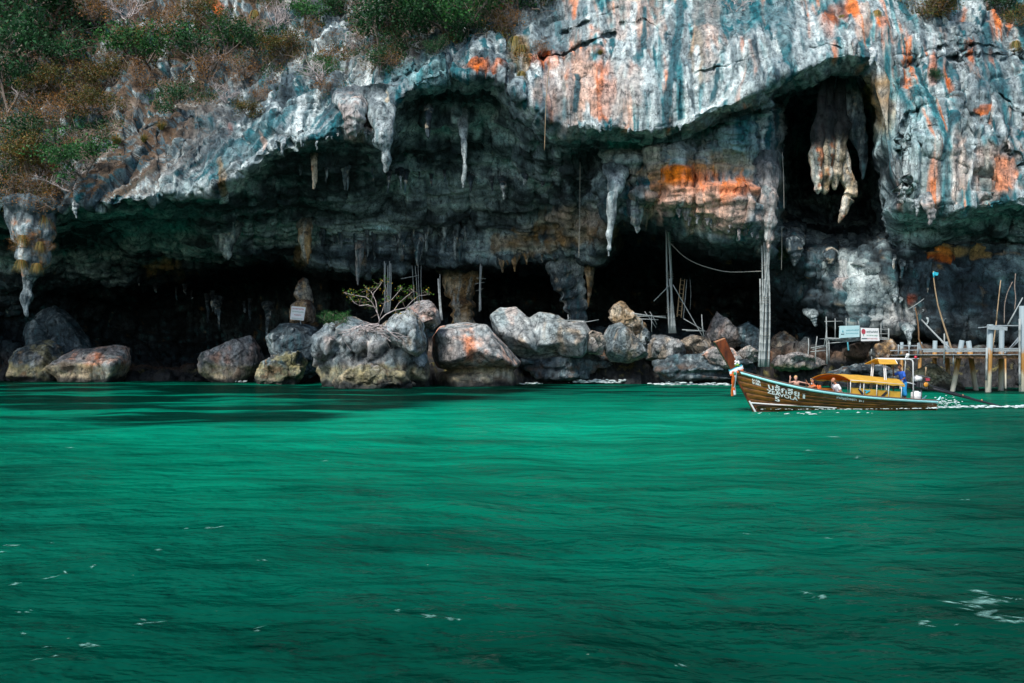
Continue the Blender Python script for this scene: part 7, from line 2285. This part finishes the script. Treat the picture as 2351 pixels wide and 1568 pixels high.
def person(label, pose, k, skin, cloth, hair):
    """pose: head, face, neck, chest, pelvis, and for each side s/e/w (shoulder, elbow, wrist), h/n/a (hip, knee, ankle) in boat coordinates"""
    base = np.array(pose['pelvis'], float) * np.array([1, 1, 0]) + np.array([0, 0, pose['floor']])
    root = empty('person', boat_w(base), BA)
    tag(root, label, 'person')
    g = {}
    for kk, vv in pose.items():
        if isinstance(vv, (tuple, list)) and kk not in ('face', 'hand_l', 'hand_r', 'thumb_l', 'thumb_r'):
            g[kk] = np.array(vv, float) - base
    caps, sd, f = head_forms(g['head'], pose['face'], k)
    body = list(caps)
    body += [(g['chest'] + (0, 0, 0.10 * k), g['head'] - (0, 0, 0.06 * k), 0.056 * k, 0.05 * k)]
    mid = 0.5 * (g['chest'] + g['pelvis'])
    body += [(g['sl'], g['sr'], 0.058 * k, 0.058 * k), (0.55 * g['chest'] + 0.45 * g['sl'], 0.5 * g['hl'] + 0.5 * mid, 0.095 * k, 0.085 * k), (0.55 * g['chest'] + 0.45 * g['sr'], 0.5 * g['hr'] + 0.5 * mid, 0.095 * k, 0.085 * k),
             (g['chest'], mid, 0.11 * k, 0.1 * k), (mid, g['pelvis'], 0.1 * k, 0.11 * k), (g['hl'], g['hr'], 0.09 * k, 0.09 * k)]
    for s in 'lr':
        body += [(g['s' + s], g['e' + s], 0.048 * k, 0.038 * k), (g['e' + s], g['w' + s], 0.038 * k, 0.025 * k)]
        hd = pose.get('hand_' + s) or tuple(g['w' + s] - g['e' + s])
        body += hand(g['w' + s], hd, pose.get('thumb_' + s, (0, 0, 1)), k * 1.0)
        body += [(g['h' + s], g['n' + s], 0.078 * k, 0.052 * k), (g['n' + s], g['a' + s], 0.05 * k, 0.034 * k)]
        toe = g['a' + s] + np.array(pose['face']) * np.array([0.17, 0.17, 0]) * k + np.array([0, 0, -0.045 * k])
        body += [(g['a' + s] + (0, 0, -0.03 * k), toe, 0.036 * k, 0.026 * k)]
    skin_form('body', body, [], 0.0135, skin, root, 2)
    for s in (-1, 1):
        MB().ball(g['head'] + f * 0.083 * k + sd * s * 0.032 * k + np.array([0, 0, 0.008 * k]), 0.011 * k, 8, 6).build('eye', M['eye'], root, True)
    if hair:
        hc = [(g['head'] + np.array([0, 0, 0.035 * k]) - f * 0.012 * k, g['head'] + np.array([0, 0, 0.02 * k]) - f * 0.04 * k, 0.094 * k, 0.088 * k)]
        if hair[1] == 'long':
            hc += [(g['head'] - f * 0.05 * k, g['head'] - f * 0.07 * k - np.array([0, 0, 0.13 * k]), 0.075 * k, 0.05 * k)]
        h = skin_form('hair', hc, [], 0.011, hair[0], root, 1)
        # hairline: leave the face free
        bm = bmesh.new()
        bm.from_mesh(h.data)
        dl = [v for v in bm.verts if (np.array(v.co) - g['head']) @ f > 0.045 * k and v.co.z < g['head'][2] + 0.06 * k]
        bmesh.ops.delete(bm, geom=dl, context='VERTS')
        bm.to_mesh(h.data)
        bm.free()
    for part, mat in cloth.items():
        if part in ('shirt', 'vest'):
            e = 0.018 * k
            cs = [(0.9 * g['sl'] + 0.1 * g['chest'], 0.9 * g['sr'] + 0.1 * g['chest'], 0.062 * k + e, 0.062 * k + e), (0.55 * g['chest'] + 0.45 * g['sl'], 0.45 * g['hl'] + 0.55 * mid, 0.1 * k + e, 0.1 * k + e), (0.55 * g['chest'] + 0.45 * g['sr'], 0.45 * g['hr'] + 0.55 * mid, 0.1 * k + e, 0.1 * k + e),
                  (g['chest'], mid, 0.115 * k + e, 0.115 * k + e), (mid, g['pelvis'] + (0, 0, 0.02), 0.115 * k + e, 0.125 * k + e), (0.8 * g['hl'] + .2 * g['pelvis'], 0.8 * g['hr'] + .2 * g['pelvis'], 0.1 * k + e, 0.1 * k + e)]
            if part == 'shirt':
                for s in 'lr':
                    cs.append((g['s' + s], g['s' + s] + 0.62 * (g['e' + s] - g['s' + s]), 0.062 * k + e * .5, 0.058 * k + e))
            skin_form(part, cs, [], 0.014, mat, root, 4)
        if part == 'shorts':
            cs = [(g['hl'], g['hr'], 0.115 * k, 0.115 * k), (g['pelvis'] + (0, 0, 0.03 * k), g['pelvis'], 0.12 * k, 0.12 * k)]
            L = pose.get('short_len', 0.85)
            for s in 'lr':
                cs.append((g['h' + s], g['h' + s] + L * (g['n' + s] - g['h' + s]), 0.105 * k, 0.095 * k))
                if L >= 1.0:
                    cs.append((g['n' + s], g['n' + s] + 0.45 * (g['a' + s] - g['n' + s]), 0.1 * k, 0.1 * k))
            skin_form('shorts', cs, [], 0.014, mat, root, 3)
        if part == 'strap':
            MB().tube([g['sl'] + (0.02, 0, 0.07), g['chest'] + (0.14, -0.05, 0.0), mid + (0.15, -0.1, -0.02)], 0.016, 6).build('strap', M[mat], root, True)
    return root


person('helmsman in blue shirt and turquoise shorts standing at the stern', dict(
    floor=0.43, head=(3.24, -0.02, 2.12), face=(-1.0, -0.35, -0.05), chest=(3.38, 0, 1.72), pelvis=(3.50, 0, 1.27), sl=(3.36, -0.19, 1.82), el=(3.38, -0.27, 1.53), wl=(3.13, -0.26, 1.40), thumb_l=(0, 0.6, 1),
    sr=(3.32, 0.19, 1.82), er=(3.12, 0.30, 1.68), wr=(3.06, 0.24, 1.94), hand_r=(0, -0.1, 1.0), thumb_r=(1, 0, 0), hl=(3.50, -0.10, 1.25), nl=(3.47, -0.11, 0.86), al=(3.54, -0.11, 0.50), hr=(3.52, 0.10, 1.25), nr=(3.54, 0.11, 0.86), ar=(3.60, 0.12, 0.50), short_len=1.0),
    1.05, 'skin_brown', {'shirt': 'shirt_blue', 'shorts': 'short_blue'}, ('darkhair', 'short'))
person('blond shirtless child waving with one arm raised in the boat', dict(
    floor=0.3, head=(-2.43, 0.0, 1.565), face=(-0.25, -1.0, -0.05), chest=(-2.38, 0.06, 1.27), pelvis=(-2.34, 0.12, 0.98), sr=(-2.535, 0.04, 1.36), er=(-2.76, 0.0, 1.33), wr=(-2.74, -0.02, 1.52), hand_r=(0, 0, 1), thumb_r=(1, 0, 0),
    sl=(-2.23, 0.05, 1.36), el=(-1.97, 0.05, 1.31), wl=(-1.70, 0.06, 1.26), thumb_l=(0, -1, 0.4), hl=(-2.26, 0.12, 0.95), nl=(-2.22, -0.2, 0.93), al=(-2.22, -0.26, 0.62), hr=(-2.42, 0.12, 0.95), nr=(-2.46, -0.2, 0.93), ar=(-2.46, -0.26, 0.62)),
    0.98, 'skin_fair', {'shorts': 'shorts_dark'}, ('blond', 'short'))
wom = person('dark-haired passenger in orange holding up a phone', dict(
    floor=0.2, head=(-1.46, 0.12, 1.42), face=(-1.0, -0.2, 0.0), chest=(-1.38, 0.14, 1.06), pelvis=(-1.25, 0.18, 0.68), sl=(-1.42, -0.05, 1.15), el=(-1.66, -0.12, 1.08), wl=(-1.82, 0.0, 1.32), hand_l=(-0.3, 0.1, 1), thumb_l=(0.2, 1, 0),
    sr=(-1.40, 0.33, 1.15), er=(-1.66, 0.32, 1.05), wr=(-1.84, 0.16, 1.30), hand_r=(-0.2, -0.1, 1), thumb_r=(0.2, -1, 0), hl=(-1.28, 0.08, 0.64), nl=(-1.68, 0.06, 0.66), al=(-1.74, 0.05, 0.28), hr=(-1.28, 0.28, 0.64), nr=(-1.68, 0.28, 0.66), ar=(-1.74, 0.28, 0.28)),
    0.95, 'skin_tan', {'vest': 'vest', 'shorts': 'shorts_dark', 'strap': 'black'}, ('darkhair', 'long'))
person('bald man in white T-shirt seated under the canopy edge', dict(
    floor=0.2, head=(-0.60, -0.38, 1.46), face=(-1.0, -0.1, -0.08), chest=(-0.42, -0.36, 1.10), pelvis=(-0.18, -0.34, 0.70), sl=(-0.44, -0.57, 1.18), el=(-0.32, -0.64, 0.92), wl=(-0.54, -0.60, 0.82), sr=(-0.46, -0.16, 1.18), er=(-0.40, -0.1, 0.92), wr=(-0.62, -0.14, 0.80),
    hl=(-0.20, -0.45, 0.66), nl=(-0.62, -0.45, 0.66), al=(-0.64, -0.45, 0.28), hr=(-0.20, -0.25, 0.66), nr=(-0.62, -0.24, 0.66), ar=(-0.64, -0.24, 0.28)),
    1.05, 'skin_tan', {'shirt': 'shirt_white', 'shorts': 'shorts_dark'}, None)
ph = MB().box((0, 0, 0), (0.02, 0.09, 0.16)).build('phone', M['black'], None)
ph.location = (-1.90, 0.08, 1.44)
bvm = ph.modifiers.new('bevel', 'BEVEL')
bvm.width = 0.006
top(ph, 'black phone held up by the dark-haired passenger', 'phone')


# ------------------------------------------------------------------ foam and painted glints
M['foam'] = mat_plain('foam', (0.80, 0.88, 0.87), (0.55, 0.68, 0.67), 5, 0.8)


def foam(label, pts, n, spread, rmin, rmax, seed, zamp=0.06, parent=None, flat=0.35):
    r = np.random.default_rng(seed)
    pts = np.array(pts, float)
    mb = MB()
    for i in range(n):
        t = r.uniform(0, len(pts) - 1)
        j = min(int(t), len(pts) - 2)
        c = pts[j] + (pts[j + 1] - pts[j]) * (t - j) + np.array([r.normal() * spread[0], r.normal() * spread[1], abs(r.normal()) * zamp])
        s = r.uniform(rmin, rmax) * (0.4 + r.random())
        mb.ball(c, (s * r.uniform(1.0, 2.6), s, s * flat), 7, 5)
    o = mb.build('foam', M['foam'], None, True)
    return tag(o, label, 'foam', kind='stuff')


foam('white wake foam churned up behind the boat stern', [boat_w((4.8, -0.5, 0.0)), boat_w((6.0, -0.5, 0.03)), boat_w((8.2, -0.4, 0.02)), boat_w((10.6, -0.3, 0.0))], 260, (0.35, 0.22), 0.02, 0.075, 1, 0.04)
foam('spray fan thrown up at the boat stern', [boat_w((4.9, -0.6, 0.05)), boat_w((5.4, -0.65, 0.3)), boat_w((6.0, -0.6, 0.15))], 110, (0.2, 0.12), 0.01, 0.03, 2, 0.14, flat=0.8)
foam('thin foam along the near waterline of the boat', [boat_w((-4.4, -0.5, 0.02)), boat_w((-1.0, -1.05, 0.02)), boat_w((2.0, -1.15, 0.02)), boat_w((4.8, -0.9, 0.02))], 130, (0.3, 0.12), 0.012, 0.045, 3, 0.01)
foam('foam flecks on the ripples in front of the boat', [np.array([10.5, 45.5, 0.03]), np.array([13.5, 46.5, 0.03]), np.array([17.5, 47.4, 0.03])], 60, (1.2, 0.5), 0.02, 0.06, 4, 0.015)
foam('surf breaking at the dark shelf behind the prow', [P(1510, 884, 101), P(1580, 885, 100.2), P(1670, 886, 99.2)], 260, (0.5, 0.25), 0.05, 0.17, 5, 0.12)
foam('surf breaking at the shelf in mid picture', [P(1325, 879, 102.3), P(1370, 878, 102.2), P(1420, 880, 101.5)], 170, (0.4, 0.25), 0.05, 0.15, 6, 0.16)
foam('small surf beside the flat orange boulder', [P(1205, 882, 101), P(1235, 881, 102)], 50, (0.3, 0.2), 0.04, 0.12, 7, 0.08)
foam('speck of surf beside the lone angular boulder', [P(545, 876, 113.5), P(562, 877, 112.5)], 30, (0.3, 0.2), 0.04, 0.1, 8, 0.06)

m, nt, b = new_mat('pale_glint')
at = nt.nodes.new('ShaderNodeAttribute')
at.attribute_name = 'Col'
nz = add_noise(nt, 22, 5, 0.7)
mm = nt.nodes.new('ShaderNodeMath')
mm.operation = 'MULTIPLY'
nt.links.new(at.outputs['Fac'], mm.inputs[0])
rr_ = ramp(nt, nz.outputs['Fac'], [(0.35, (0.15, 0.15, 0.15)), (0.6, (1, 1, 1))])
nt.links.new(rr_.outputs[0], mm.inputs[1])
b.inputs['Base Color'].default_value = (0.30, 0.62, 0.54, 1)
b.inputs['Roughness'].default_value = 0.5
tp = nt.nodes.new('ShaderNodeBsdfTransparent')
ms = nt.nodes.new('ShaderNodeMixShader')
nt.links.new(mm.outputs[0], ms.inputs[0])
nt.links.new(tp.outputs[0], ms.inputs[1])
nt.links.new(b.outputs[0], ms.inputs[2])
nt.links.new(ms.outputs[0], nt.nodes['Material Output'].inputs['Surface'])
M['fleck'] = m  # sky glints on the ripples, with some foam, built as pale patches
fv, ff, fc, fn = [], [], [], 0
mb = MB()
r = np.random.default_rng(91)
for (px, py, w) in [(20, 1288, 26), (4, 1300, 18), (120, 1277, 10), (372, 1291, 18), (605, 1308, 22), (210, 1333, 14), (112, 1354, 20), (140, 1346, 20), (35, 1365, 26), (335, 1455, 36), (60, 1436, 26), (205, 1515, 36), (105, 1553, 22), (55, 1495, 14), (110, 1528, 12), (490, 1237, 30),
                    (430, 1238, 14), (1050, 1443, 24), (990, 1440, 28), (905, 1425, 16), (590, 1462, 24), (1865, 1383, 40), (2255, 1375, 50), (2290, 1395, 60), (2330, 1385, 34), (2235, 1410, 40), (2280, 1425, 70), (2335, 1446, 60), (2170, 1398, 36), (2140, 1447, 34), (2195, 1452, 12), (2205, 1158, 16), (150, 1040, 14),
                    (745, 1065, 16), (1560, 1528, 18), (1855, 1045, 20), (1930, 1010, 24), (1960, 1060, 20), (1715, 1230, 16), (1890, 1240, 18)]:
    Yq = 5714.0 / (py - 828)
    wm = w * Yq / F_PX
    c0 = P(px, py, Yq)
    for k in range(4 if w > 24 else 2):
        c = c0 + np.array([r.normal() * wm * 0.35, r.normal() * wm * 0.5, 0])
        n = 11
        ph0, st = r.uniform(0, 6.28), r.uniform(1.2, 2.4)
        ring = []
        for i in range(n):
            a = 2 * math.pi * i / n
            rr = wm * r.uniform(0.14, 0.46) * (1.0 if k == 0 else 0.6)
            ring.append(c + np.array([st * rr * math.cos(a + ph0), rr * 1.6 * math.sin(a), 0]))
        pts = [c] + ring
        near = SEA_P[(np.abs(SEA_P[:, 0] - c[0]) < 3 * wm + 0.3) & (np.abs(SEA_P[:, 1] - c[1]) < 3 * wm + 0.4)]
        for q in pts:
            q[2] = near[np.argmin((near[:, 0] - q[0]) ** 2 + (near[:, 1] - q[1]) ** 2), 2] + (0.012 if q is not c else 0.02)
        fv += [np.array(q) for q in pts]
        ff += [(fn, fn + 1 + i, fn + 1 + (i + 1) % n) for i in range(n)]
        fc += [(0.7,) * 3] + [(0.0,) * 3] * n
        fn += n + 1
tag(link_mesh('glint_flecks', np_mesh('glint_flecks', np.array(fv), np.array(ff), np.array(fc)), M['fleck']), 'scattered pale flecks on the near water, mostly painted glints', 'foam', kind='stuff')

# ------------------------------------------------------------------ pieces that belong to a part of the boat
SUBPART = {'prow_cap': 'prow_post', 'stem_band': 'prow_post', 'canopy_lining': 'canopy', 'canopy_valance': 'canopy', 'canopy_rail': 'canopy', 'canopy_hoop': 'canopy', 'canopy_post': 'canopy', 'propeller_blade': 'propeller_shaft', 'shaft_clamp': 'propeller_shaft',
           'stay_rod': 'propeller_shaft', 'strap': 'side_panel', 'painted_mark': 'side_panel', 'frame_brace': 'stern_canopy', 'lamp_stem': 'horn_lamp'}
_kids = {c.name.split('.')[0]: c for c in reversed(list(boat.children))}
for c in list(boat.children):
    q = SUBPART.get(c.name.split('.')[0])
    if q in _kids:
        c.parent = _kids[q]
